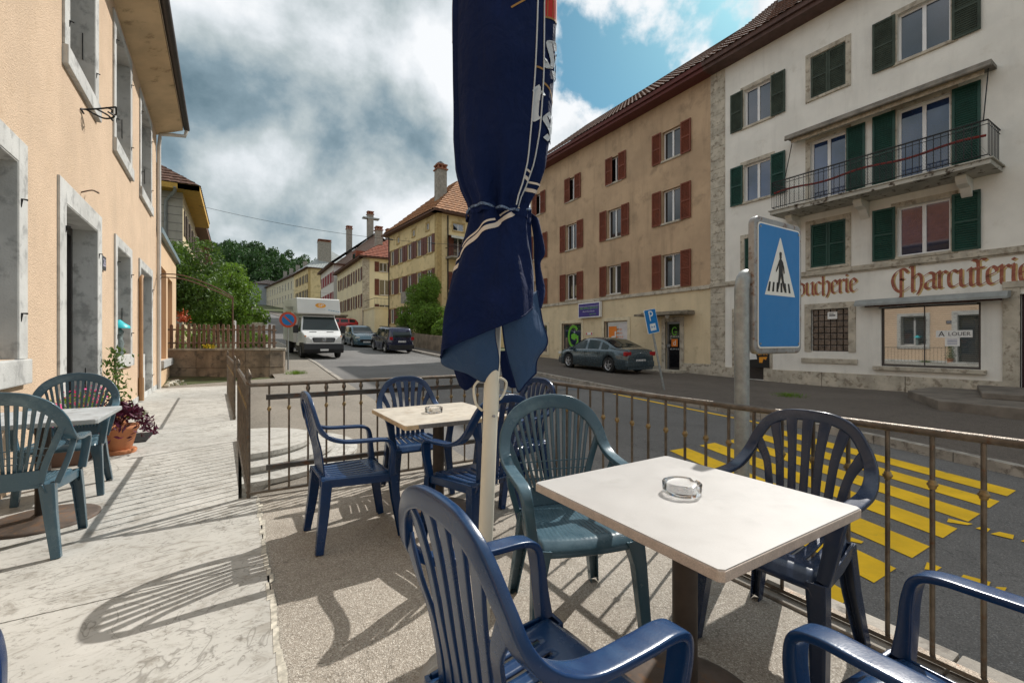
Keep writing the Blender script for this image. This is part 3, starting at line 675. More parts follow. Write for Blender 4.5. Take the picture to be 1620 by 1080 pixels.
# ---- brown house
bh = empty('brown_house', (16.8, 20, 0), 0, 'ochre brown rendered house with oxide red shutters above cream shop floor', 'house')
cols = [13.35, 16.95, 20.45, 23.9, 27.3]; bw = []
cols = cols[:4]
for k, c in enumerate(cols):
    for z0, z1 in ((9.62, 10.95), (6.72, 8.22), (3.75, 5.25)): bw.append((c-.5, c+.5, z0, z1))
yend = 24.8
G = (20.2, 22.2, .55, 1.95); Dw = (16.0, 17.9, .45, 1.98); brdoor = (12.85, 13.75, -.15, 2.1); Lw = (23.0, 24.4, .5, 1.8)
Gs = FR.px(888, 540)[0], FR.px(923, 540)[0]
G = (FR.px(920, 540)[0], FR.px(889, 540)[0], .62, 2.33); Dw = (FR.px(993, 540)[0], FR.px(956, 540)[0], .6, 2.33); brdoor = (FR.px(1076, 540)[0], FR.px(1053, 540)[0], -.2, 2.15); Lw = (FR.px(866, 540)[0], FR.px(852, 540)[0], .55, 2.3)
mb = MB(); FR.wall(mb, 11.36, yend, 3.56, 12.5, bw, .24)
mb.add([(16.8, yend, -.5), (28, yend, -.5), (28, yend, 12.5), (16.8, yend, 12.5)], [(0, 1, 2, 3)]); mb.add([(28, yend, -.5), (28, 11.36, -.5), (28, 11.36, 12.5), (28, yend, 12.5)], [(0, 1, 2, 3)])
mb.add([(17.1, 11.4, -.9), (17.1, 24.7, -.9), (17.1, 24.7, 12.4), (17.1, 11.4, 12.4)], [(0, 1, 2, 3)])
mb.build('wall', m_brwall, bh, fix=False)
mb = MB(); FR.wall(mb, 11.36, yend, -.9, 3.56, [G, Dw, brdoor, Lw], .2); mb.build('shop_wall', m_crwall, bh, fix=False)
mb = MB(); FR.box(mb, 11.36, yend, 3.46, 3.62, -.05, .08); mb.build('string_course', m_limest, bh, bevel=.01)
mb = MB()
for a0, a1 in ((11.36, 12.7), (13.9, 17.5), (17.51, 22), (22.01, 24.8)): FR.box(mb, a0, a1, -.9, .3 if a0 < 13 else .12, -.05, .05)
mb.build('plinth', m_limest, bh, bevel=.012)
for k, wn in enumerate(bw):
    wo = window(FR, *wn, bh, m_pvc, m_glassd, .2, 1, 0, m_limest, None, curtain=M('net curtain', (.5, .5, .48), .9) if k % 3 else None)
    half = k % 3 == 0
    if k in (3, 6, 9, 12):       # top row: shutters half drawn across
        louvre_shutter(FR, wn[1]-.38, wn[1]+.12, wn[2]-.05, wn[3]+.04, .03, m_redbr, wo); louvre_shutter(FR, wn[0]-.36, wn[0]+.16, wn[2]-.05, wn[3]+.04, .04, m_redbr, wo)
    else: pair(FR, *wn, wo, m_redbr, .52)
def frame_glass(nm, r, par, fm, gm, mull=0, sur=.18):
    mb = MB(); a0, a1, z0, z1 = r; f = .06
    for b in ((a0, a0+f, z0, z1), (a1-f, a1, z0, z1), (a0+f, a1-f, z0, z0+f), (a0+f, a1-f, z1-f, z1)): FR.box(mb, *b, -.16, -.08)
    o = mb.build(nm, fm, par); mb = MB(); FR.box(mb, a0+.03, a1-.03, z0+.03, z1-.03, -.13, -.12); mb.build('pane', gm, o)
    mb = MB(); FR.box(mb, a0-sur, a0, z0-sur, z1+sur, -.05, .03); FR.box(mb, a1, a1+sur, z0-sur, z1+sur, -.05, .03); FR.box(mb, a0, a1, z1, z1+sur, -.05, .028); FR.box(mb, a0, a1, z0-sur, z0, -.05, .045); mb.build('surround', M('cream trim', (.62, .53, .37), .85), o)
    return o
gw = frame_glass('shop_window', G, bh, M('beige frame', (.45, .36, .26), .6), m_glass)
dw = frame_glass('shop_window', Dw, bh, M('beige frame', (.45, .36, .26), .6), m_glass)
frame_glass('shop_window', Lw, bh, M('beige frame', (.45, .36, .26), .6), m_glass)
def arcG(mb, ca, cz, r, w, o, a0=40, a1=330):
    pts = [(ca-r*.85*cos(R(t)), cz+r*1.15*sin(R(t))) for t in range(a0, a1, 10)]
    for (p, q), (s, t) in zip(pts, pts[1:]):
        d = Vector((s-p, t-q)).normalized(); nx = Vector((-d.y, d.x))*w/2
        mb.add([FR.P(p+nx.x, q+nx.y, o), FR.P(s+nx.x, t+nx.y, o), FR.P(s-nx.x, t-nx.y, o), FR.P(p-nx.x, q-nx.y, o)], [(0, 1, 2, 3)])
m_lg = M('green window lettering', (.14, .42, .03), .6, var=.03); m_lo = M('orange window sticker', (.72, .2, .02), .6, var=.03); m_lw = M('white window lettering', (.72, .72, .7), .6, var=.03)
gc = (G[0]+G[1])/2-.05; gz = 1.55
mb = MB(); arcG(mb, gc, gz, .52, .16, -.112, 40, 330); FR.box(mb, gc-.44, gc, gz-.12, gz+.05, -.115, -.111); FR.box(mb, gc-.44, gc-.3, gz-.45, gz+.05, -.1155, -.1105)
mb.prism([(gc+.2, gz-.12), (gc+.0, gz-.2), (gc-.16, gz-.2), (gc-.16, gz+.18), (gc, gz+.18), (gc+.2, gz+.1)], lambda a, z, h: FR.P(a, z, h), -.1145, -.1095)
for dz in (-.12, .06): FR.box(mb, gc-.3, gc-.16, gz+dz, gz+dz+.06, -.1142, -.1092)
mb.build('logo', m_lg, gw, fix=False)
text('www.prop-technik.ch', .16, m_lw, 'lettering', gw, FM(FR, gc, .78, -.11), .001)
dc = (Dw[0]+Dw[1])/2
mb = MB(); FR.box(mb, dc+.05, dc+.62, .85, 2.05, -.117, -.112); FR.box(mb, Dw[0]+.1, dc-.12, .8, 2.2, -.1172, -.1125, 1); mb.build('sticker', [m_lo, M('pale window poster', (.62, .58, .58), .6, var=.1)], dw)
text('d', 1.05, m_lw, 'logo', dw, FM(FR, dc+.3, 1.38, -.109), .001, sx=1.1)
text('prop\nimmo\nservice', .2, m_lo, 'lettering', dw, FM(FR, dc-.14, 1.7, -.109), .001)
# glazed door with canopy and step
mb = MB(); a0, a1, z0, z1 = brdoor
for b in ((a0, a0+.08, z0, z1), (a1-.08, a1, z0, z1), (a0+.08, a1-.08, z0, z0+.1), (a0+.08, a1-.08, z1-.1, z1)): FR.box(mb, *b, -.16, -.1)
do = mb.build('door', M('dark alloy', (.25, .25, .26), .4, metal=.5), bh); mb = MB(); FR.box(mb, a0+.05, a1-.05, z0+.05, z1-.05, -.14, -.13); mb.build('pane', m_glassd, do)
mb = MB(); FR.box(mb, a1-.2, a1-.02, 1.0, 1.12, -.1, -.04); mb.tube([FR.P(a1-.05, .85, -.05), FR.P(a1-.05, 1.05, -.05)], .015); mb.build('handle', m_zinc, do)
md = (a0+a1)/2
mb = MB(); arcG(mb, md, 1.72, .15, .05, -.126, 40, 330); FR.box(mb, md-.13, md, 1.66, 1.71, -.128, -.125); mb.build('logo', m_lg, do, fix=False)
mb = MB(); FR.box(mb, md-.17, md+.17, 1.02, 1.36, -.128, -.125); mb.build('sticker', m_lo, do)
text('d', .34, m_lw, 'logo', do, FM(FR, md, 1.18, -.123), .001); text('079 304 22 82', .085, m_lw, 'lettering', do, FM(FR, md, 1.47, -.126), .001); text('079 304 48 32', .085, m_lw, 'lettering', do, FM(FR, md, .9, -.126), .001)
mb = MB(); FR.box(mb, a0-.2, a0, z0, z1+.2, -.05, .04); FR.box(mb, a1, a1+.2, z0, z1+.2, -.05, .04); FR.box(mb, a0, a1, z1, z1+.2, -.05, .045); mb.build('surround', m_limest, do)
mb = MB(); FR.box(mb, md-1.15, md+1.45, 2.42, 2.52, 0, .95); FR.box(mb, md-1.13, md+1.43, 2.52, 2.6, 0, .5); mb.build('canopy', M('mossy concrete canopy', (.2, .17, .13), .9, var=.35, scale=5), bh, bevel=.01)
mb = MB(); mb.lathe([(.02, -.14), (.09, -.1), (.1, 0)], 10, tuple(FR.P(md-.1, 2.42, .5))); mb.build('lamp', m_pvc, bh)
mb = MB(); FR.box(mb, md-.8, md+.8, -.9, -.02, 0, 1.0); mb.build('doorstep', m_limest, bh, bevel=.015)
pb = empty('shop_sign', FR.P(19.3, 2.9, .1), 0, 'purple lightbox sign with small green and white lettering above shop windows', 'sign')
s0, s1 = FR.px(952, 540)[0], FR.px(920, 540)[0]
mb = MB(); FR.box(mb, s0-.06, s1+.06, 2.58, 3.42, .04, .2); mb.build('case', m_pvc, pb, bevel=.01); mb = MB(); FR.box(mb, s0, s1, 2.64, 3.36, .2, .207); mb.build('panel', M('purple sign panel', (.045, .03, .2), .4), pb)
text('PRO IMMO SERVICES', .16, m_lg, 'lettering', pb, FM(FR, (s0+s1)/2, 3.1, .209), .001); text('électricité télécom', .13, M('pale lettering', (.5, .48, .6)), 'lettering', pb, FM(FR, (s0+s1)/2, 2.93, .209), .001); text('032 931 50 50', .09, m_lg, 'lettering', pb, FM(FR, s0+.5, 2.76, .209), .001)
mb = MB(); FR.box(mb, s0-.0, s1+.0, 3.2, 3.22, .207, .21); mb.build('line', M('pale lettering', (.5, .48, .6)), pb)
bx = empty('name_plate', FR.P(18.9, 1.7, .02), 0, 'small white and red plate on the cream wall between the shop windows', 'plate')
mb = MB(); FR.box(mb, 18.6, 19.15, 1.62, 1.76, .003, .03); mb.build('board', m_pvc, bx); mb = MB(); FR.box(mb, 18.62, 18.72, 1.64, 1.74, .03, .034); FR.box(mb, 19.03, 19.13, 1.64, 1.74, .03, .034); mb.build('marking', M('red print', (.5, .03, .03)), bx)
mb = MB(); FR.box(mb, 11.3, yend+.3, 12.32, 12.46, -.1, .62); FR.box(mb, 11.3, yend+.3, 12.47, 12.66, .50, .72); mb.build('eave', M('red brown eave board', (.12, .035, .03), .7), bh)
mb = MB(); tile_roof(mb, (16.05, 11.3, 12.62), (0, 1, 0), (cos(R(38)), 0, sin(R(38))), 13.8, 7.4, .26, .34, .035); mb.add([(21.8, 11.3, 17.2), (21.8, 25.1, 17.2), (28.6, 25.1, 12.5), (28.6, 11.3, 12.5)], [(0, 1, 2, 3)])
mb.add([(16.8, yend, 12.5), (28, yend, 12.5), (21.9, yend, 17.1)], [(0, 1, 2)]); mb.build('roof', m_tile, bh)
# low kerb ramp in front of the butcher's door
mb = MB(); slab(mb, [(12.9, 3.3), (14.9, 4.4), (16.72, 4.4), (16.72, -1), (14, -1), (12.6, .6)], -.5, -.03); slab(mb, [(14.2, 2.9), (16.71, 3.5), (16.71, -1), (14.6, -1)], -.03, .1)
tag(mb.build('low_ramp', M('old asphalt ramp', (.17, .145, .12), .9, var=.3, scale=2), bevel=.02), "low worn ramp and step before the butcher's doorway", 'ramp')
# ================= orange house on the left
FL = Facade((hw(0), 0), R(90)+math.atan(.0245), 1)
m_or = M('orange pebbledash render', (.69, .515, .365), .95, var=.07, scale=1.2, bump=1.6, bscale=70, col2=(.62, .455, .31), streak=.1, c2=(.5, .8), fine=.12)
m_or2 = M('smooth orange render', (.66, .47, .30), .9, var=.06, scale=1, bump=.3)
def la(u): return FL.px(u, 540)[0]
lh = empty('orange_house', (hw(5), 5, 0), 0, 'orange pebbledash house with grey stone window surrounds beside the terrace', 'house')
sw = .17
def opening(u0, u1, z0, z1, s=sw): a0, a1 = la(u0), la(u1); return (a0+s, a1-s, z0, z1)
L1 = (3.75, la(38)-.2, 1.1, 2.78); Ld = (la(90)+.24, la(158)-.24, .04, 2.78); L2 = opening(180, 207, 1.02, 2.82); L3 = opening(219, 240, .05, 2.82)
U1 = opening(98, 153, 4.52, 6.4, .2); U2 = opening(178, 207, 4.52, 6.4); U3 = opening(220, 239, 4.52, 6.4); U0 = (U1[0]-3.2, U1[1]-3.2, 4.52, 6.4); Lm = (.2, 1.5, 1.1, 2.78)
aend = la(247.5)
mb = MB(); FL.wall(mb, -5, aend, -.4, 6.95, [L1, Ld, L2, L3, U1, U2, U3, U0, Lm], .34)
q = [FL.P(aend, 0), FL.P(aend, 0, -8), FL.P(-5, 0, -8), FL.P(-5, 0)]
for p, r_ in zip(q, q[1:]): mb.add([p+Vector((0, 0, -.4)), r_+Vector((0, 0, -.4)), r_+Vector((0, 0, 6.95)), p+Vector((0, 0, 6.95))], [(0, 1, 2, 3)])
q = [FL.P(aend-.1, 0, -.36), FL.P(-5, 0, -.36)]; mb.add([q[0], q[1], q[1]+Vector((0, 0, 6.9)), q[0]+Vector((0, 0, 6.9))], [(0, 1, 2, 3)])
mb.build('wall', m_or, lh, fix=False)
# openings : deep stone jambs and shutters folded inside
m_jamb = M('grey stone jamb', (.42, .42, .41), .85, var=.12, scale=3, bump=.4, bscale=60, col2=(.3, .3, .3))
def lwin(h, nm='window', s=sw, sill=True, door=False):
    a0, a1, z0, z1 = h; mb = MB()
    FL.box(mb, a0-s, a0, z0-.0, z1+s, -.0, .025); FL.box(mb, a1, a1+s, z0-.0, z1+s, 0, .025); FL.box(mb, a0, a1, z1, z1+s, 0, .024)
    FL.box(mb, a0+.001, a0+.012, z0, z1, -.28, .02); FL.box(mb, a1-.012, a1-.001, z0, z1, -.28, .02); FL.box(mb, a0, a1, z1-.012, z1-.001, -.28, .018)
    o = mb.build('%s_surround' % nm, m_grst, lh, bevel=.005)
    if sill:
        mb = MB(); FL.box(mb, a0-s-.0, a1+s, z0-.22, z0-.003, -.2, .055); mb.build('sill', m_grst, o, bevel=.012)
    mb = MB(); d = -.3; f = .06
    if door:
        FL.box(mb, a0, a0+.09, z0, z1, d, d+.07); FL.box(mb, a1-.09, a1, z0, z1, d, d+.07); FL.box(mb, a0+.09, a1-.09, z1-.12, z1, d, d+.07); FL.box(mb, (a0+a1)/2-.05, (a0+a1)/2+.05, z0, z1-.12, d, d+.065)
        FL.box(mb, a0+.09, a1-.09, z0, z0+.5, d, d+.05); w_ = mb.build('door', M('dark brown door', (.035, .03, .028), .4), lh)
    else:
        FL.box(mb, a0, a0+f, z0, z1, d, d+.05); FL.box(mb, a1-f, a1, z0, z1, d, d+.05); FL.box(mb, a0+f, a1-f, z0, z0+f, d, d+.05); FL.box(mb, a0+f, a1-f, z1-f, z1, d, d+.05); FL.box(mb, (a0+a1)/2-f*.7, (a0+a1)/2+f*.7, z0+f, z1-f, d, d+.055)
        w_ = mb.build('window', m_wood, lh)
    mb = MB(); FL.box(mb, a0+.02, a1-.02, z0+.02, z1-.02, d+.01, d+.02); mb.build('pane', m_glass, w_)
    # iron stay hooks
    for (a, z) in ((a1+.04, z0+.35), (a1+.04, z1-.35), (a0-.04, z0+.3), (a0-.04, z1-.3)):
        mb = MB(); mb.tube([FL.P(a, z-.03, .02), FL.P(a, z+.04, .03), FL.P(a+.02, z+.04, .06)], .009, 5); mb.build('hinge_hook', m_iron, o)
    mb = MB(); a = a1-.02; mb.tube([FL.P(a, z0+.5, -.1), FL.P(a-.01, z0+.55, -.1), FL.P(a-.01, z0+.85, -.1)], .006, 5); mb.build('window_stay', m_iron, o)
    return o
for h, kw in ((L1, dict(s=.2)), (Ld, dict(nm='door', s=.24, sill=False, door=True)), (L2, {}), (L3, dict(sill=False)), (U1, dict(s=.2)), (U2, {}), (U3, {}), (U0, dict(s=.2)), (Lm, dict(s=.2))): lwin(h, **kw)
mb = MB(); FL.box(mb, Ld[0]-.3, Ld[1]+.3, .0, .05, -.3, .28); mb.build('doorstep', m_grst, lh, bevel=.01)
mb = MB(); FL.box(mb, L3[0], L3[1], .05, .95, -.2, -.1); mb.build('lower_panel', m_grst, lh)
mb = MB(); FL.box(mb, -5, L1[0]-.5, .0, .06, 0, .03); FL.box(mb, Ld[1]+.3, aend, -.02, .12, 0, .015); mb.build('plinth', m_grst, lh)
# eaves, gutter, roof
m_soff = M('stained plaster soffit', (.60, .45, .28), .85, var=.15, scale=1.2, col2=(.2, .13, .07), c2=(.55, .75))
mb = MB(); mb.add([FL.P(-5, 6.72, 0), FL.P(aend+.05, 6.72, 0), FL.P(aend+.05, 6.98, .56), FL.P(-5, 6.98, .56), FL.P(-5, 7.1, .56), FL.P(aend+.05, 7.1, .56), FL.P(aend+.05, 7.1, 0), FL.P(-5, 7.1, 0)], [(0, 1, 2, 3), (3, 2, 5, 4), (4, 5, 6, 7), (1, 6, 5, 2)]); mb.build('eave', m_soff, lh)
mb = MB(); mb.tube([FL.P(-5, 7.06, .64), FL.P(aend+.1, 7.06, .64)], .075, 8); gu = mb.build('gutter', M('dark brown gutter', (.05, .04, .038), .45, metal=.4), lh)
mb = MB(); mb.tube([FL.P(aend+.06, 7.0, .64), FL.P(aend+.06, 6.84, .6), FL.P(aend-.02, 6.78, .35), FL.P(aend-.02, 6.72, .08), FL.P(aend-.02, 6.4, .055), FL.P(aend-.02, 0, .055)], .045, 8); mb.build('downpipe', M('pale painted pipe', (.62, .6, .57), .5, var=.06), gu)
v = (FL.d*0)+Vector((-.8, 0, .6)); mb = MB(); tile_roof(mb, FL.P(aend+.3, 7.12, .6), -FL.d, v, aend+5, 5.5, .26, .34, .03); mb.build('roof', M('terracotta roof tiles', (.32, .14, .08), .85, var=.3, scale=4), lh)
# bent iron fittings, number plate, pipe
mb = MB(); p0 = FL.px(128, 176)
def wr(pts, r=.011): mb.tube(cr([tuple(FL.P(p0[0]+a*.8, p0[1]+z+.05, o*.62)) for a, z, o in pts], 6), r, 6)
wr([(0, -.02, .0), (.05, 0, .06), (.1, .06, .25), (.14, .14, .5)]); wr([(.05, 0, .06), (.2, -.02, .3), (.2, .03, .46), (.12, .05, .38)]); wr([(.1, .05, .2), (.3, .06, .34), (.3, .0, .42)]); wr([(.14, .14, .5), (.25, .08, .48), (.35, .1, .42)]); wr([(.0, -.02, .0), (-.06, -.05, .02), (.04, -.06, .03)]); wr([(.12, .1, .36), (.22, .12, .42), (.3, .1, .4)])
tag(mb.build('sign_bracket', m_iron), 'twisted black iron bracket high on the orange wall', 'bracket')
mb = MB(); p1 = FL.px(128, 298); mb.tube(cr([tuple(FL.P(p1[0]+a, p1[1]+z, o)) for a, z, o in ((0, -.05, 0), (.02, 0, .1), (.12, .0, .14), (.2, .03, .12), (.24, .05, .08))], 5), .009, 6)
tag(mb.build('wall_hook', M('rusty iron', (.12, .07, .045), .8)), 'small rusty hook on the orange wall above the door', 'hook')
pl = FL.px(161, 416); hn = empty('number_plate', FL.P(pl[0], pl[1], .02), 0, 'small dark house number plate on the orange wall', 'plate')
mb = MB(); FL.box(mb, pl[0]-.12, pl[0]+.12, pl[1]-.1, pl[1]+.1, .002, .03); mb.build('board', M('dark enamel', (.05, .055, .07), .35), hn, bevel=.01); text('26', .16, M('pale lettering', (.5, .48, .6)), 'lettering', hn, FM(FL, pl[0], pl[1], .031), .001)
cp = la(219)-.05; mb = MB(); mb.tube([FL.P(cp, .1, .05), FL.P(cp, 2.55, .05), FL.P(cp+.12, 2.62, .05)], .035, 8); mb.tube([FL.P(cp, .02, .05), FL.P(cp, .5, .05)], .05, 8)
mb.build('gas_pipe', M('brown painted pipe', (.34, .2, .1), .6), lh)
# little figure with turquoise hat on the sill of the ground floor window
g = FL.P(lerp(L2[0], L2[1], .35), L2[2], -.03); fg = empty('garden_figure', g, 0, 'small grey garden figure under a turquoise hat on the window sill', 'ornament')
mb = MB(); mb.lathe([(.055, 0), (.07, .03), (.06, .12), (.075, .2), (.05, .28), (.06, .34), (.07, .4), (.03, .46)], 14, g); mb.build('body', M('grey figure', (.16, .2, .2), .7, var=.4, scale=20), fg)
mb = MB(); mb.lathe([(.16, .46), (.15, .5), (.08, .55), (.03, .6)], 14, g); mb.build('hat', M('turquoise hat', (.03, .5, .55), .4), fg)
# ---- low annex at the end of the orange house
an = empty('low_annex', FL.P(aend+2, 0, 0), 0, 'low orange annex with two tall recessed openings beyond the house corner', 'annex')
a2 = la(278.5); N1 = (la(253), la(263), .72, 3.4); N2 = (la(265.3), la(272.5), .72, 3.3)
mb = MB(); FL.wall(mb, aend+.005, a2, -.3, 4.15, [N1, N2], .3)
for (p, r_) in ((FL.P(a2, 0), FL.P(a2, 0, -6)),): mb.add([p+Vector((0, 0, -.3)), r_+Vector((0, 0, -.3)), r_+Vector((0, 0, 4.15)), p+Vector((0, 0, 4.15))], [(0, 1, 2, 3)])
mb.build('wall', m_or2, an, fix=False)
for N in (N1, N2):
    mb = MB(); FL.box(mb, N[0]-.01, N[1]+.01, N[2]-.01, N[3]+.01, -.3, -.26); mb.build('shutter', M('orange brown panel', (.40, .2, .1), .7, var=.15), an)
mb = MB(); FL.box(mb, N1[0]-.1, N2[1]+.15, .5, .71, -.25, .1); mb.build('sill', m_jamb, an, bevel=.01)
mb = MB(); FL.box(mb, aend+.06, a2+.12, 4.152, 4.3, -6, .12); mb.build('flashing', M('blue grey flashing', (.2, .27, .3), .5, metal=.3), an)
# stone retaining wall and picket fence of the garden behind
m_wallst = M('stained old masonry', (.26, .205, .15), .95, var=.3, scale=2, bump=1.2, bscale=12, col2=(.10, .085, .07), c2=(.45, .7), streak=.5)
gw = empty('garden_wall', (0, 17.5, 0), 0, 'stained old masonry garden wall curving at the corner behind the annex', 'wall')
path = [(-4.5, 18.9), (-1.2, 18.2), (.2, 17.5), (.9, 17.35), (1.35, 17.6), (1.45, 18.2), (1.3, 22), (1.2, 30), (.4, 45)]
mb = MB(); random.seed(11)
for (x0, y0), (x1, y1) in zip(path, path[1:]):
    L = math.hypot(x1-x0, y1-y0); dx, dy = (x1-x0)/L, (y1-y0)/L; n = max(1, int(L/.8))
    for i in range(n):
        p = lerp(0, L, i/n)+.006; q = lerp(0, L, (i+1)/n)
        for zc0, zc1 in ((-.4, .36), (.366, .94)):
            e = random.uniform(0, .015); a = Vector((x0+dx*(p+q)/2, y0+dy*(p+q)/2, (zc0+zc1)/2))
            mb.obox(a+Vector((-dy, dx, 0))*(.15), Vector((dx, dy, 0))*(q-p)/2, Vector((-dy, dx, 0))*(.16+e), (0, 0, (zc1-zc0)/2))
mb.build('masonry', m_wallst, gw, bevel=.012)
mb = MB()
for (x0, y0), (x1, y1) in zip(path, path[1:]):
    L = math.hypot(x1-x0, y1-y0); dx, dy = (x1-x0)/L, (y1-y0)/L
    mb.obox(((x0+x1)/2-dy*.15, (y0+y1)/2+dx*.15, .975), Vector((dx, dy, 0))*L/2, Vector((-dy, dx, 0))*.2, (0, 0, .035))
mb.build('coping', M('wall coping', (.3, .27, .22), .9, var=.3), gw, bevel=.008)
mb = MB(); slab(mb, [(-14, 19.1), (-1.2, 18.5), (.2, 17.8), (1.0, 17.9), (1.0, 30), (.2, 46), (-14, 46)], -.5, .93); mb.build('garden_soil', m_earth, kind='structure')
m_pick = M('weathered brown picket', (.18, .12, .085), .9, var=.3, scale=3, col2=(.1, .075, .06), streak=.3)
fe = empty('picket_fence', (-.5, 18, .95), 0, 'brown wooden picket fence on top of the garden wall', 'fence')
fp = [(-4.3, 19.05), (-1.2, 18.42), (.2, 17.72), (.85, 17.6), (1.15, 17.75)]; random.seed(4)
for (x0, y0), (x1, y1) in zip(fp, fp[1:]):
    L = math.hypot(x1-x0, y1-y0); dx, dy = (x1-x0)/L, (y1-y0)/L; n = max(1, round(L/.16))
    for i in range(n):
        p = (i+.5)*L/n; mb = MB(); t = random.uniform(-.02, .02); h = .82+random.uniform(-.03, .03); c = Vector((x0+dx*p, y0+dy*p, 1.02))
        D_ = Vector((dx, dy, 0)); N_ = Vector((-dy, dx, 0)); w = .045
        mb.prism([(-w, 0), (w, 0), (w+t, h-.05), (w*.6+t, h), (-w*.6+t, h), (-w+t, h-.05)], lambda a, z, o: c+D_*a+N_*o+Vector((0, 0, z)), -.012, .012); mb.build('picket', m_pick, fe)
mb = MB()
for (x0, y0), (x1, y1) in zip(fp, fp[1:]):
    for z in (1.2, 1.65): mb.tube([(x0, y0+.04, z), (x1, y1+.04, z)], .03, 4, smooth=False)
mb.build('rail', m_pick, fe)
# bent iron arch from the annex over the gate
ar = MB(); pA = FL.P(aend+.1, 3.05, .02); pB = Vector((-.12, 13.0, 2.35))
m_rust = M('rusty iron', (.12, .07, .045), .8)
for dz, dx in ((0, 0), (-.09, .02)):
    ar.tube(cr([tuple(pA+Vector((0, 0, dz))), tuple(pA.lerp(pB, .35)+Vector((0, 0, .16+dz))), tuple(pA.lerp(pB, .75)+Vector((0, 0, .12+dz))), tuple(pB+Vector((dx, 0, dz*.6)))], 6), .016, 6)
ar.tube([pB, (-.1, 13.0, -.05)], .018, 6)
tag(ar.build('iron_arch', m_rust), 'thin rusty iron arch from the annex wall to a post', 'arch')
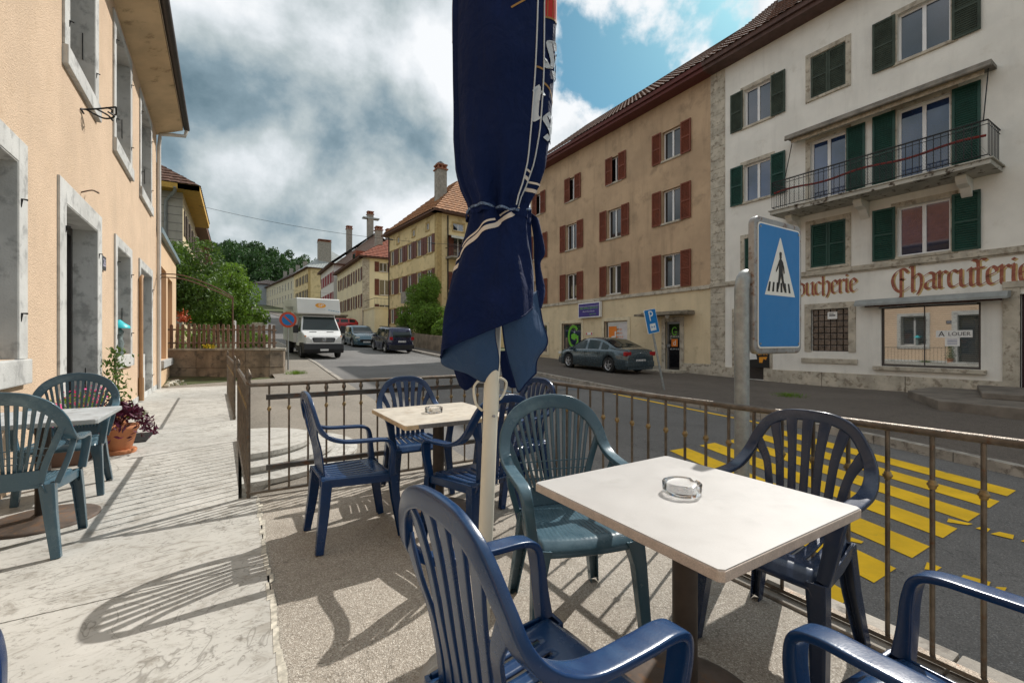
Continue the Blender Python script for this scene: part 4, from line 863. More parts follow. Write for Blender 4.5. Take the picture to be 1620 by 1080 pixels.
# ---------------------------------------------------------------- houses up the street
m_yel1 = M('yellow render', (.70, .55, .30), .9, var=.08, scale=.6, col2=(.5, .38, .2)); m_yel2 = M('cream yellow render', (.78, .69, .47), .9, var=.07, scale=.6)
m_brsh = M('brown red shutter paint', (.12, .035, .02), .6, var=.2); m_redsh = M('bright red shutter paint', (.3, .02, .03), .6, var=.15); m_dksh = M('dark shutter paint', (.07, .05, .035), .7)
m_trim = M('sandstone trim', (.45, .32, .14), .85, var=.15); m_slate = M('grey metal roof', (.34, .36, .35), .5, var=.15, metal=.3, scale=2)
def house(label, p, ang, L, Wd, z0, z1, wallm, roofm, front, side, shm, rise=3.5, hip=1, trim=None, roofp=.5, over=.6, blocks=None, gable=False, name='house'):
    """front facade runs from p along ang (away up the street); the side facade faces the camera"""
    o = empty(name, (p[0], p[1], z0), 0, label, 'house')
    F = Facade(p, ang, -1); side_dir = -F.n; G_ = Facade(p, math.atan2(side_dir.y, side_dir.x), 1)
    if G_.n.dot(F.d) > 0: G_ = Facade(p, math.atan2(side_dir.y, side_dir.x), -1)
    mb = MB(); F.wall(mb, 0, L, z0-1.5, z1, [w[:4] for w in front], .16); G_.wall(mb, 0, Wd, z0-1.5, z1, [w[:4] for w in side], .16)
    a, b, c = F.P(L, 0), G_.P(Wd, 0)+F.d*L, G_.P(Wd, 0)
    for s, e in ((a, b), (b, c)): mb.add([s+Vector((0, 0, z0-1.5)), e+Vector((0, 0, z0-1.5)), e+Vector((0, 0, z1)), s+Vector((0, 0, z1))], [(0, 1, 2, 3)])
    ins = [F.P(.25, 0, -.25), F.P(L-.2, 0, -.25), F.P(.25, 0, -Wd+.2)]
    mb.add([ins[0]+Vector((0, 0, z0-1)), ins[1]+Vector((0, 0, z0-1)), ins[1]+Vector((0, 0, z1-.1)), ins[0]+Vector((0, 0, z1-.1))], [(0, 1, 2, 3)]); mb.add([ins[0]+Vector((0, 0, z0-1)), ins[2]+Vector((0, 0, z0-1)), ins[2]+Vector((0, 0, z1-.1)), ins[0]+Vector((0, 0, z1-.1))], [(0, 1, 2, 3)])
    mb.build('wall', wallm, o, fix=False)
    for Fc, ws in ((F, front), (G_, side)):
        for w in ws:
            a0, a1, y0, y1 = w[:4]; mbw = MB(); f = .06
            for bx in ((a0, a0+f, y0, y1), (a1-f, a1, y0, y1), (a0+f, a1-f, y0, y0+f), (a0+f, a1-f, y1-f, y1), ((a0+a1)/2-.04, (a0+a1)/2+.04, y0+f, y1-f)): Fc.box(mbw, *bx, -.14, -.08)
            wo = mbw.build('window', m_pvc, o); mbw = MB(); Fc.box(mbw, a0+.03, a1-.03, y0+.03, y1-.03, -.12, -.11); mbw.build('pane', m_glass, wo)
            if len(w) > 4 and w[4]:
                for b0, b1 in ((a0-.56, a0-.02), (a1+.02, a1+.56)): mbw = MB(); Fc.box(mbw, b0, b1, y0-.05, y1+.05, .02, .06); mbw.build('shutter', shm, wo)
            mbw = MB(); Fc.box(mbw, a0-.1, a1+.1, y0-.12, y0-.005, -.1, .07)
            if trim: Fc.box(mbw, a0-.14, a0-.002, y0, y1+.14, -.05, .02); Fc.box(mbw, a1+.002, a1+.14, y0, y1+.14, -.05, .02); Fc.box(mbw, a0-.002, a1+.002, y1, y1+.14, -.05, .019)
            mbw.build('surround', trim or m_limest, wo)
    if trim:
        mb = MB(); F.box(mb, -.012, .5, z0, z1, -.4, .03); G_.box(mb, .0, .4, z0, z1, -.4, .03); mb.build('quoins', trim, o)
    mb = MB(); ov = over
    for Fc, ll in ((F, L), (G_, Wd)): Fc.box(mb, -ov if Fc is F else -ov+.01, ll+ov, z1, z1+.14, -.3, ov if Fc is F else ov-.01)
    eo = mb.build('eave', M('brown eave', (.12, .06, .04), .8), o)
    mb = MB(); zc = z1+.14; A = F.P(-ov, zc, ov); B = F.P(L+ov, zc, ov); Cc = F.P(L+ov, zc, -Wd-ov); Dd = F.P(-ov, zc, -Wd-ov); hw2 = (Wd+2*ov)/2
    hp = 0 if gable else min(hip*hw2, (L+2*ov)/2*.98)
    R0 = F.P(-ov+hp, zc+rise, -Wd/2); R1 = F.P(L+ov-hp, zc+rise, -Wd/2)
    upv = (R0-F.P(-ov+hp, zc, ov)); tile_roof(mb, A, F.d, upv, L+2*ov, upv.length, .5 if roofm not in (m_slate,) else .6, .45 if roofm is not m_slate else 5, .05 if roofm is not m_slate else .03, 0, hp, hp)
    mb.add([B, Cc, R1], [(0, 1, 2)]) if not gable else None; mb.add([Cc, Dd, R0, R1], [(0, 1, 2, 3)])
    if not gable:
        u2 = (R0-F.P(-ov, zc, -Wd/2)); tile_roof(mb, A, -F.n, u2, Wd+2*ov, u2.length, .5 if roofm is not m_slate else .6, .45 if roofm is not m_slate else 5, .05 if roofm is not m_slate else .03, 0, hw2, hw2)
    rf = mb.build('roof', roofm, o, fix=False)
    if gable:
        for e_ in (0, L): mb = MB(); mb.add([F.P(e_, z1, 0), F.P(e_, z1, -Wd), F.P(e_, zc+rise-.15, -Wd/2)], [(0, 1, 2)]); mb.build('gable', blocks or wallm, o)
    return o, F, G_, rf
def rows(cs, zs, w=.95, h=1.5, sh=1): return [(c-w/2, c+w/2, z-h/2, z+h/2, sh) for z in zs for c in cs]
def chimney(rf, c, w, d, z0, z1, mat, cap=True, rot=0):
    mb = MB(); mb.obox((c[0], c[1], (z0+z1)/2), (w/2*cos(rot), w/2*sin(rot), 0), (-d/2*sin(rot), d/2*cos(rot), 0), (0, 0, (z1-z0)/2))
    o = mb.build('chimney', mat, rf)
    if cap:
        mb = MB()
        mb.obox((c[0], c[1], z1+.05), (w/2+.1, 0, 0), (0, d/2+.1, 0), (0, 0, .05)); mb.obox((c[0], c[1], z1+.45), (w/2+.06, 0, 0), (0, d/2+.06, 0), (0, 0, .06))
        for i in (-1, 0, 1):
            for j in (-1, 1): mb.box(c[0]+i*w*.42-.06, c[0]+i*w*.42+.06, c[1]+j*d*.42-.06, c[1]+j*d*.42+.06, z1+.1, z1+.4)
        mb.build('chimney_cap', M('chimney brick', (.3, .13, .08), .9), o)
    return o
cs = [1.5+2.15*k for k in range(5)]
fr1 = [w for w in rows(cs, (10.0, 6.95, 3.9))]+[(s-.3, s+.3, 11.35, 11.95, 0) for s in (1.9, 4.9, 8.6)]
o1, F1, G1, rf1 = house('large yellow house with brown red shutters and orange tiled hip roof', (14.8, 36.3), R(90)+R(5.4), 11.2, 10, 1.0, 12.5, m_yel1, m_tileo, fr1,
    [(1.55, 2.65, 11.2, 11.85, 0), (1.6, 2.6, 8.7, 10.6, 1), (1.6, 2.6, 5.9, 7.4, 1), (5.2, 6.2, 9.2, 10.6, 1), (5.2, 6.2, 5.9, 7.4, 1), (1.6, 2.6, 2.8, 4.3, 1)], m_brsh, rise=5.2, trim=m_trim)
mb = MB(); G1.box(mb, .8, 4.4, 8.55, 8.7, 0, 1.1); b_ = mb.build('balcony', m_conc2, o1); mb = MB(); pts = [G1.P(.8, 9.5, 0), G1.P(.8, 9.5, 1.05), G1.P(4.4, 9.5, 1.05)]; mb.tube(pts, .03, 5)
for i in range(22): mb.tube([G1.P(.8+3.6*i/21, 8.7, 1.05), G1.P(.8+3.6*i/21, 9.5, 1.05)], .012, 4)
mb.build('balcony_railing', m_iron, b_)
mb = MB(); mb.add([G1.P(.9, 10.75, .02), G1.P(4.5, 10.75, .02), G1.P(4.5, 10.5, .9), G1.P(.9, 10.5, .9)], [(0, 1, 2, 3)]); mb.add([G1.P(.9, 10.5, .9), G1.P(4.5, 10.5, .9), G1.P(4.5, 10.3, .9), G1.P(.9, 10.3, .9)], [(0, 1, 2, 3)]); mb.build('awning', M('white awning', (.6, .6, .55), .8), o1, solid=.01)
mb = MB(); mb.tube([G1.P(1.0, 12.4, .06), G1.P(1.0, 1.0, .06)], .06, 6); mb.tube([F1.P(11.0, 12.4, .06), F1.P(11.0, 1.0, .06)], .06, 6); mb.build('downpipe', m_iron, o1)
chimney(rf1, (16.3, 39.2), .9, .9, 13.2, 17.4, m_conc2); mb = MB(); mb.lathe([(.5, 17.95), (.3, 18.15), (.05, 18.3)], 10, (16.3, 39.2, 0)); mb.build('chimney_pot', m_iron, rf1)
mb = MB(); F1.box(mb, 3.2, 5.6, 4.9, 5.05, 0, 1.0); F1.box(mb, 3.2, 5.6, 5.05, 5.95, .95, 1.0); mb.build('balcony', m_conc2, o1)
# cream house with side balcony
fr2 = rows([1.6, 4.4, 7.2, 9.6, 12.2, 14.8], (9.6, 6.3), .95, 1.5)
o2, F2, G2, rf2 = house('cream house with dark red shutters and red tiled roof behind the yellow one', (12.9, 55.1), R(90), 16.7, 11, 2.2, 11.4, m_yel2, m_tiler, fr2,
    [(1.9, 2.9, 9.9, 11.0, 1), (5.0, 6.0, 9.9, 11.0, 1), (1.9, 3.3, 7.0, 8.9, 1), (6.5, 7.7, 7.0, 8.9, 1), (1.9, 3.3, 4.0, 5.8, 1)], m_brsh, rise=4.2, trim=None)
mb = MB(); F2.box(mb, 5, 7, 11.6, 13.2, -2.6, -.2); dm = mb.build('dormer', m_tiler, rf2); mb = MB(); F2.box(mb, 5.3, 6.7, 11.9, 12.9, -.2, -.16); mb.build('dormer_window', m_glass, dm)
mb = MB(); mb.box(12.75, 13.6, 55.05-.02, 55.05, 2.5, 11.3); mb.build('quoins', m_limest, o2)
chimney(rf2, (15.5, 58), .8, .9, 13, 15.6, m_conc2)
gb_ = empty('garage_block', (15, 50, 2), 0, 'low cream garage block with balcony railing on its flat roof', 'garage')
mb = MB(); Fg = Facade((12.9, 50.0), 0, 1); Fg.wall(mb, 0, 9, 1, 5.0, [(a, a+1.25, 2.2, 3.9) for a in (1.5, 3.6, 5.6)], .3); mb.add([(12.9, 50, 1), (12.9, 55, 1), (12.9, 55, 5), (12.9, 50, 5)], [(0, 1, 2, 3)]); mb.box(12.8, 22, 49.9, 55, 5.005, 5.12); mb.build('wall', m_yel2, gb_, fix=False)
for a in (1.5, 3.6, 5.6): mb = MB(); Fg.box(mb, a, a+1.25, 2.2, 3.9, -.28, -.22); mb.build('garage_door', m_zinc, gb_)
mb = MB(); mb.tube([(12.95, 55, 6.1), (12.95, 50.05, 6.1), (19, 50.05, 6.1)], .03, 5)
for i in range(40): mb.tube([(12.95+6*i/39, 50.05, 5.1), (12.95+6*i/39, 50.05, 6.1)], .014, 4)
mb.build('terrace_railing', m_iron, gb_)
mb = MB(); mb.box(8.8, 12.3, 62, 62.6, 1.5, 4.6); mb.box(8.8, 12.5, 61.8, 62.8, 4.6, 4.8)
tag(mb.build('stone_wall', m_wallst), 'dark stone retaining wall behind the red car', 'wall')
# white gabled house
fr3 = rows([1.2, 3.6, 6.0, 8.4, 10.8], (11.4, 8.2), .95, 1.55)
o3, F3, G3, rf3 = house('white house with bright red shutters and a steep dark gabled roof', (12.6, 73), R(90), 12.5, 13, 4, 13.2, M('white house render', (.7, .68, .64), .9, var=.06), M('dark slate roof', (.09, .075, .07), .8, var=.2), fr3, [], m_redsh, rise=5.6, gable=True, blocks=M('grey brown gable boards', (.28, .23, .2), .9, var=.15))
for cx, cy, z0, z1, w in ((15.2, 74.5, 15, 19.3, .8), (18.4, 74, 18, 22.0, .9), (21.5, 73.5, 16, 19.4, 1.2)): chimney(rf3, (cx, cy), w, w, z0, z1, m_conc2)
mb = MB(); mb.box(17.2, 19.8, 73.5, 74.5, 21.3, 21.5); mb.build('chimney_hood', m_slate, rf3)
# yellow house with a big chimney
o4, F4, G4, rf4 = house('yellow house with grey metal roof and one massive chimney', (12.8, 103.7), R(95.7), 14, 12, 7, 17, m_yel1, m_slate, rows([1.6, 4.8, 8.0, 11.2], (14.9, 11.6, 8.6), 1.1, 1.7), [(3.0, 4.3, 13.9, 15.8, 1), (8, 9.3, 13.9, 15.8, 1), (3, 4.3, 10.3, 12.2, 1)], m_dksh, rise=5.2, trim=m_trim, hip=.9)
chimney(rf4, (16.4, 106.5), 2.6, 2.0, 18, 23.4, m_conc2)
o5, F5, G5, rf5 = house('long low cream house closing the row farthest up the street', (12.2, 128), R(98), 34, 11, 9, 18.2, M('pale cream render', (.62, .55, .4), .9), M('dark slate roof', (.09, .075, .07)), rows([2+3.2*k for k in range(10)], (16.2, 13, 10), 1.1, 1.8, 0), [], m_dksh, rise=4, hip=.8)
for k in range(4): q = F5.P(5+7.5*k, 0, -4.2); chimney(rf5, (q.x, q.y), 1, 1, 19.5, 23.2, m_conc2, cap=False)
o6, F6, G6, rf6 = house('small grey house at the far bend of the street', (4.2, 160), R(100), 14, 10, 10, 19.3, M('grey render', (.34, .37, .4), .9), M('dark slate roof', (.09, .075, .07)), rows([2, 5, 8, 11], (17, 13.6), 1.1, 1.8, 0), [], m_dksh, rise=2)
# houses on the left behind the garden
o7, F7, G7, rf7 = house('pale grey and cream house rising behind the garden trees', (-3.2, 37.2), R(90), 12, 9, .9, 11.5, M('grey cream render', (.47, .44, .38), .9, var=.1, scale=.5), m_tile, [], [], m_dksh, rise=3.8, over=.9) if False else (None,)*4
def left_house(label, p, L, Wd, z0, z1, wallm, soff, rise, side_boards=None, gable=False):
    o = empty('house', (p[0], p[1], z0), 0, label, 'house'); F = Facade(p, R(90), 1); G_ = Facade(p, R(180), -1)
    if G_.n.y > 0: G_ = Facade(p, R(180), 1)
    fw = rows([1.6+2.4*k for k in range(int(L/2.5))], (z1-1.9, z1-5.0, z1-8), 1.0, 1.7)
    mb = MB(); F.wall(mb, 0, L, z0-1, z1, [w[:4] for w in fw], .18); mb.build('wall', wallm, o, fix=False)
    mb = MB(); G_.wall(mb, 0, Wd, z0-1, z1, [(.8, 1.3, z1-6.5, z1-3.2)], .15); mb.add([(p[0]-.3, p[1]+.3, z0), (p[0]-Wd, p[1]+.3, z0), (p[0]-Wd, p[1]+.3, z1), (p[0]-.3, p[1]+.3, z1)], [(0, 1, 2, 3)])
    mb.add([(p[0], p[1]+L, z0), (p[0]-Wd, p[1]+L, z0), (p[0]-Wd, p[1]+L, z1), (p[0], p[1]+L, z1)], [(0, 1, 2, 3)]); mb.add([(p[0]-.3, p[1]+.3, z0), (p[0]-.3, p[1]+L, z0), (p[0]-.3, p[1]+L, z1), (p[0]-.3, p[1]+.3, z1)], [(0, 1, 2, 3)])
    mb.build('side_wall', side_boards or wallm, o, fix=False)
    for w in fw:
        mbw = MB(); a0, a1, y0, y1 = w[:4]; F.box(mbw, a0, a1, y0, y1, -.15, -.1); wo = mbw.build('window', m_glassd, o)
        for b0, b1 in ((a0-.5, a0), (a1, a1+.5)): mbw = MB(); F.box(mbw, b0, b1, y0, y1, .02, .06); mbw.build('shutter', m_dksh, wo)
    mb = MB(); F.box(mb, -.9, L+.5, z1, z1+.35, -.2, 1.0); G_.box(mb, -.99, Wd, z1-.003, z1+.347, -.1, .9); mb.build('eave', soff, o)
    z1 += .35; hw2 = (Wd+1)/2; mb = MB(); A = F.P(-.9, z1, 1.0); up = Vector((-hw2, 0, rise)); tile_roof(mb, A, F.d, up, L+1.5, up.length, .5, .4, .05, 0, hw2*.8, hw2*.8)
    u2 = Vector((0, hw2*.8, rise)); tile_roof(mb, F.P(-.9, z1, 1-2*hw2), (1, 0, 0), u2, 2*hw2, u2.length, .5, .4, .05, 0, hw2, hw2); mb.build('roof', m_tile, o, fix=False)
    return o, F, G_
m_boards = M('grey clad side wall', (.36, .33, .28), .9, var=.12, scale=.8, streak=.2)
h7, F7, G7 = left_house('grey clad house with cream street front rising behind the garden tree', (-3.2, 37.2), 10, 9, .9, 11.3, M('cream house front', (.6, .5, .32), .9), M('yellow painted soffit', (.5, .3, .06), .7), 3.4, m_boards)
mb = MB(); mb.tube([G7.P(.35, 11.4, .9), G7.P(.35, 11.2, .7), G7.P(.9, 10.6, .08), G7.P(.9, 1, .08)], .1, 8); mb.build('downpipe', m_zinc, h7)
mb = MB()
for i in range(18): G7.box(mb, 0, 9, 1.5+i*.55, 1.53+i*.55, .0, .012)
mb.build('cladding_joint', M('dark joint', (.14, .13, .12)), h7)
left_house('farther cream house with dark gable beyond the grey clad house', (-3.7, 52), 14, 9, 2, 12.5, M('cream house front', (.6, .5, .32), .9), M('brown soffit', (.16, .08, .05), .7), 3.4)
left_house('third house along the left of the street with brown eaves', (-4.6, 72), 16, 9, 3.5, 13.8, M('cream house front', (.6, .5, .32), .9), M('brown soffit', (.16, .08, .05), .7), 3)
# wall along the pavement below the bush
mb = MB(); random.seed(9)
for i in range(16):
    y = 27+i*.95; x = 12.0-.012*(y-27); x1 = 12.0-.012*(y+.95-27); z = terrain(x, y)
    mb.obox(((x+x1)/2+.15, y+.475, z+.45), (.15, 0, 0), ((x1-x)/2, .47, 0), (0, 0, .75))
mb.box(12.0, 12.3, 26.7, 26.98, .1, 1.55)
tag(mb.build('garden_wall', M('brown rubble wall', (.22, .17, .12), .95, var=.35, scale=1.5, bump=1, bscale=9, streak=.4), bevel=.02), 'low brown rubble wall under the green bush', 'wall')
# overhead wires
def wire(p, q, sag, label, r=.012):
    mb = MB(); p, q = Vector(p), Vector(q); pts = [p.lerp(q, i/24)+Vector((0, 0, -sag*4*(i/24)*(1-i/24))) for i in range(25)]; mb.tube(pts, r, 4); 
    if sag > .5:
        for t in (.62, .72): mb.tube([pts[int(24*t)]-Vector((.12, 0, 0)), pts[int(24*t)]+Vector((.12, 0, 0))], .05, 6)
    return tag(mb.build('overhead_wire', M('black cable', (.03, .03, .03), .6)), label, 'cable', 'cables over the street')
wire((-2.3, 37.3, 10.6), (16.8, 24.6, 7.6), .7, 'thin cable sagging across the street below the clouds')
wire((-3.6, 55, 8.4), (12.9, 75, 8.9), .5, 'lower thin cable strung between the far trees and houses')
# ---------------------------------------------------------------- vegetation
def leafmat(name, col, isl=.45, tr=.25):
    m = M(name, col, .55, var=.3, scale=1.2, island=isl, spec=.35); nt = m.node_tree; b = nt.nodes['Principled BSDF']
    t = nd(nt, 'ShaderNodeBsdfTranslucent'); t.inputs[0].default_value = (col[0]*1.8, col[1]*1.8, col[2]*.9, 1); mx = nd(nt, 'ShaderNodeMixShader'); mx.inputs[0].default_value = tr
    o = [n for n in nt.nodes if n.type == 'OUTPUT_MATERIAL'][0]; nt.links.new(b.outputs[0], mx.inputs[1]); nt.links.new(t.outputs[0], mx.inputs[2]); nt.links.new(mx.outputs[0], o.inputs[0]); return m
def leaf(mb, c, s, rnd):
    a = Vector((rnd.gauss(0, 1), rnd.gauss(0, 1), rnd.gauss(0, .7))).normalized(); b = a.orthogonal().normalized(); ang = rnd.uniform(0, 6.28); b = (b*cos(ang)+a.cross(b)*sin(ang))
    q = a.cross(b); w = s*.42
    mb.add([c-b*s, c+q*w-b*s*.1, c+b*s, c-q*w-b*s*.1], [(0, 1, 2, 3)])
def crown(mb, clumps, n, s, rnd):
    tot = sum(r**2 for *_, r in clumps)
    for (x, y, z, r) in clumps:
        for _ in range(int(n*r*r/tot)):
            d = Vector((rnd.gauss(0, 1), rnd.gauss(0, 1), rnd.gauss(0, 1))).normalized(); f = rnd.uniform(.45, 1)**.5*(1+.28*noise.noise(d*2.5+Vector((x, y, z))))
            leaf(mb, Vector((x, y, z))+d*r*f, s*rnd.uniform(.6, 1.3), rnd)
def tree(name, label, base, clumps, n, s, mat, trunk_h, tr=.16, group=None, seed=1, cat='tree'):
    rnd = random.Random(seed); o = empty(name, base, 0, label, cat, group); mb = MB()
    b = Vector(base); top = Vector((sum(c[0] for c in clumps)/len(clumps), sum(c[1] for c in clumps)/len(clumps), base[2]+trunk_h))
    mb.tube([b-Vector((0, 0, .3)), b.lerp(top, .4)+Vector((.05, .03, 0)), top], [tr, tr*.75, tr*.5], 8)
    for (x, y, z, r) in clumps:
        c = Vector((x, y, z)); mb.tube([b.lerp(top, .75), b.lerp(top, .8).lerp(c, .5)+Vector((0, 0, .1)), c], [tr*.45, tr*.3, tr*.1], 5)
        for _ in range(3): d = Vector((rnd.gauss(0, 1), rnd.gauss(0, 1), rnd.gauss(.3, 1))).normalized(); mb.tube([c, c+d*r*.7], [tr*.1, tr*.03], 4)
    mb.build('trunk', M('bark', (.1, .075, .05), .95, var=.3, bump=1, bscale=20), o)
    mb = MB(); crown(mb, clumps, n, s, rnd); mb.build('crown', mat, o, fix=False); return o
g1 = leafmat('dark leaves', (.07, .125, .025)); g2 = leafmat('fresh leaves', (.12, .205, .03)); g3 = leafmat('yellow green leaves', (.12, .2, .03)); gd = leafmat('forest leaves', (.035, .08, .022), .5, .15)
rn = random.Random(5)
def cl(cx, cy, cz, R_, k, r, flat=.8, rnd=rn):
    out = []
    for _ in range(k):
        d = Vector((rnd.gauss(0, 1), rnd.gauss(0, 1), rnd.gauss(0, 1))).normalized()*rnd.uniform(.35, 1)
        out.append((cx+d.x*R_, cy+d.y*R_, cz+d.z*R_*flat, r*rnd.uniform(.7, 1.2)))
    return out
tree('garden_tree', 'leafy green tree with spreading branches right behind the annex', (-2.7, 25, .9), cl(-2.6, 25, 4.3, 2.0, 16, .8)+cl(-1.5, 24, 3.4, 1.2, 6, .6)+cl(-3.4, 24, 3.2, 1.5, 6, .7), 15000, .085, g1, 2.6, .16, 'trees in the garden', 2)
tree('garden_tree', 'lighter green spreading tree between the garden fence and the hill', (-1.3, 28.5, .9), cl(-.9, 28.5, 3.8, 1.9, 16, .75)+cl(.3, 28.4, 2.8, 1.0, 7, .55), 14000, .085, g2, 2.2, .14, 'trees in the garden', 3)
tree('garden_tree', 'small bright tree beside the far end of the picket fence', (.1, 33, 1.0), cl(.1, 33, 2.6, 1.3, 12, .6), 8000, .085, g2, 1.4, .1, 'trees in the garden', 4)
tree('tall_tree', 'pale grey green round tree in front of the wooded hill', (-1.5, 62, 2.8), cl(-1.3, 62, 6.6, 1.7, 12, 1.0, 1.4), 6000, .16, leafmat('grey green leaves', (.09, .13, .06)), 3, .2, None, 5)
for k, (x, y, r) in enumerate(((-3.6, 20.6, .6), (-2.4, 20.8, .75), (-1.2, 20.2, .5), (.2, 20.4, .45), (.75, 22, .5))):
    tree('garden_shrub', ['low shrub at the left end of the picket fence', 'rounded shrub behind the left half of the picket fence', 'small shrub behind the middle of the picket fence', 'small bright shrub behind the right half of the picket fence', 'low shrub by the corner post of the picket fence'][k], (x, y, .9), cl(x, y, 1.35, r*.7, 5, r*.55), 1500, .06, g2 if k % 2 else g3, .4, .03, 'shrubs behind the picket fence', 20+k, 'shrub')
def flowers(name, label, spots, mat, s=.035, group=None, cat='flowers'):
    rnd = random.Random(9); mb = MB()
    for (x, y, z, r, n) in spots:
        for _ in range(n): leaf(mb, Vector((x+rnd.gauss(0, r), y+rnd.gauss(0, r), z+rnd.gauss(0, r*.8))), s, rnd)
    return tag(mb.build(name, mat, fix=False), label, cat, group)
flowers('orange_flowers', 'orange red flowers hanging in the garden tree', [(-2.0, 22.3, 2.3, .14, 90), (-1.9, 22.2, 2.15, .1, 60), (-2.15, 22.3, 1.4, .1, 50)], M('orange petals', (.5, .08, .02), .6, island=.3), .06)
flowers('yellow_flowers', 'small yellow flowers growing on the garden wall', [(-.95, 18.25, 1.08, .05, 50), (-.75, 18.1, 1.08, .05, 40), (-2.6, 18.55, 1.08, .05, 40)], M('yellow petals', (.75, .6, .03), .6), .04)
# round post marker behind the pickets
mb = MB(); mb.tube([(-.12, 18.6, .95), (-.12, 18.6, 1.98)], .055, 10); mb.tube([(-.12, 18.6, 1.98), (-.12, 18.6, 2.0)], .03, 10)
tag(mb.build('white_post', m_pvc), 'white round post behind the picket fence', 'post')
mb = MB(); mb.tube([(-2.9, 19.6, .9), (-2.9, 19.6, 2.4)], .08, 10); tag(mb.build('white_post', m_pvc), 'thicker white post behind the left pickets near the annex', 'post')
# big bush under the yellow house
tree('street_bush', 'large rounded green bush over the rubble wall', (13.3, 35.8, .9), cl(13.3, 35.8, 4.6, 1.5, 22, .85, 1.25)+cl(13.1, 34.2, 3.0, 1.3, 14, .75)+cl(13.2, 37.4, 3.2, 1.4, 12, .75), 30000, .09, g2, 2.0, .12, None, 7, 'bush')
tree('street_bush', 'small round bush beside the large one above the rubble wall', (13.0, 31.6, .8), cl(13.0, 31.6, 2.2, .6, 7, .45), 4500, .08, g2, .8, .06, None, 8, 'bush')
# grass tuft at the end of the wall, pebbles by the annex, plants at the door
def tuft(label, c, r, n, h, mat, name='grass_tuft', kind=None):
    rnd = random.Random(int(c[0]*100)); mb = MB()
    for _ in range(n):
        a = rnd.uniform(0, 6.28); q = rnd.uniform(0, r); p = Vector((c[0]+q*cos(a), c[1]+q*sin(a), c[2])); d = Vector((cos(a)*h*.5*rnd.random(), sin(a)*h*.5*rnd.random(), h*rnd.uniform(.5, 1))); w = Vector((sin(a), -cos(a), 0))*.006
        mb.add([p-w, p+w, p+d], [(0, 1, 2)])
    return tag(mb.build(name, mat, fix=False), label, 'grass', None, kind)
tuft('tuft of grass at the foot of the garden wall corner', (1.75, 17.3, terrain(1.7, 17.3)), .4, 400, .16, g3)
tuft('weeds growing from the cracked sidewalk opposite', (12.6, 6.2, terrain(12.6, 6.2)+.12), .5, 350, .1, g2)
tuft('weeds by the orange wall next to the doorway', (FL.P(9.6, 0, .12).x, 9.6, 0), .28, 500, .14, g2)
rnd = random.Random(3); mb = MB()
for _ in range(90):
    p = FL.P(la(262)+rnd.uniform(-1.6, 1.9), .02, .12+abs(rnd.gauss(0, .16))); s = rnd.uniform(.02, .055)
    mb.obox(p, Vector((s, rnd.uniform(-.01, .01), 0)), Vector((0, s*.8, rnd.uniform(-.01, .01))), Vector((0, 0, s*.6)))
tag(mb.build('white_pebbles', M('pale pebbles', (.6, .58, .5), .9, island=.3), bevel=.01), 'pale pebbles heaped along the foot of the annex', 'pebbles', kind='stuff')
# wooded hill
hs = []
mb = MB()
def hill(u, t): 
    x = lerp(-260, 160, u); y = lerp(190, 420, t); h = 52*math.exp(-((x+10)/120)**2)*sm(t*1.4)+12*noise.noise(Vector((x*.02, y*.02, 0)))
    return Vector((x, y, 6+max(0, h)))
mb.grid(hill, 60, 30); mb.build('hill', M('forest floor', (.02, .035, .012), .95), kind='structure')
rnd = random.Random(12); mb = MB()
for _ in range(520):
    u = rnd.uniform(.3, .80); t = rnd.random()**1.3*.85; p = hill(u, t)
    r = rnd.uniform(3.6, 6.2); c_ = [(p.x, p.y, p.z+r*.8, r), (p.x+r*.4, p.y, p.z+r*1.6, r*.6)]
    crown(mb, c_, 520, .85, rnd)
tag(mb.build('hillside_forest', gd, fix=False), 'dense dark green forest covering the hill at the end of the street', 'forest', kind='stuff')
# hedge row and low planting at street end
mb = MB(); rnd = random.Random(2); crown(mb, [(-2+rnd.uniform(-1.5, 2), 40+i*2, 2.0+i*.06, 1.1) for i in range(14)], 8000, .13, rnd)
tag(mb.build('hedge', g1, fix=False), 'dark hedge running up the left of the street', 'hedge', kind='stuff')
# gate pillar of the garden
mb = MB(); mb.box(.6, 1.15, 27, 27.6, .5, 2.0); mb.box(.5, 1.25, 26.9, 27.7, 2.0, 2.14); mb.box(.6, 1.15, 27, 27.6, 2.14, 2.25)
tag(mb.build('gate_pillar', m_limest, bevel=.03), 'stone gate pillar with cap behind the picket fence', 'pillar')
# flower pots by the door
pt = empty('flower_pot', (-1.14, 6.55, 0), 0, 'terracotta pot of dark purple leaves standing near the doorway', 'plant')
c0 = Vector((-1.14, 6.55, 0)); mb = MB(); mb.lathe([(.15, 0), (.16, .03), (.15, .045)], 28, c0); mb.lathe([(.11, .04), (.135, .13), (.165, .26), (.17, .26), (.18, .27), (.18, .31), (.165, .31), (.15, .27), (.1, .26)], 28, c0+Vector((0, 0, 0))); mb.build('pot', M('terracotta', (.5, .2, .09), .8, var=.12, scale=8, bump=.3), pt)
rnd = random.Random(5); mb = MB()
for _ in range(900):
    a = rnd.uniform(0, 6.28); r = rnd.uniform(0, .34); leaf(mb, c0+Vector((r*cos(a), r*sin(a), .33+.17*(1-(r/.34)**2)+rnd.gauss(0, .035)-.12*max(0, (r-.2)/.14))), .036, rnd)
mb.build('foliage', leafmat('purple leaves', (.07, .008, .03), .5, .1), pt, fix=False)
mb = MB()
for k in range(9):
    a = k*.7; mb.tube(cr([tuple(c0+Vector((0, 0, .3))), tuple(c0+Vector((.1*cos(a), .1*sin(a), .42))), tuple(c0+Vector((.26*cos(a), .26*sin(a), .43)))], 3), .005, 4)
mb.build('stem', M('purple stem', (.06, .02, .02)), pt)
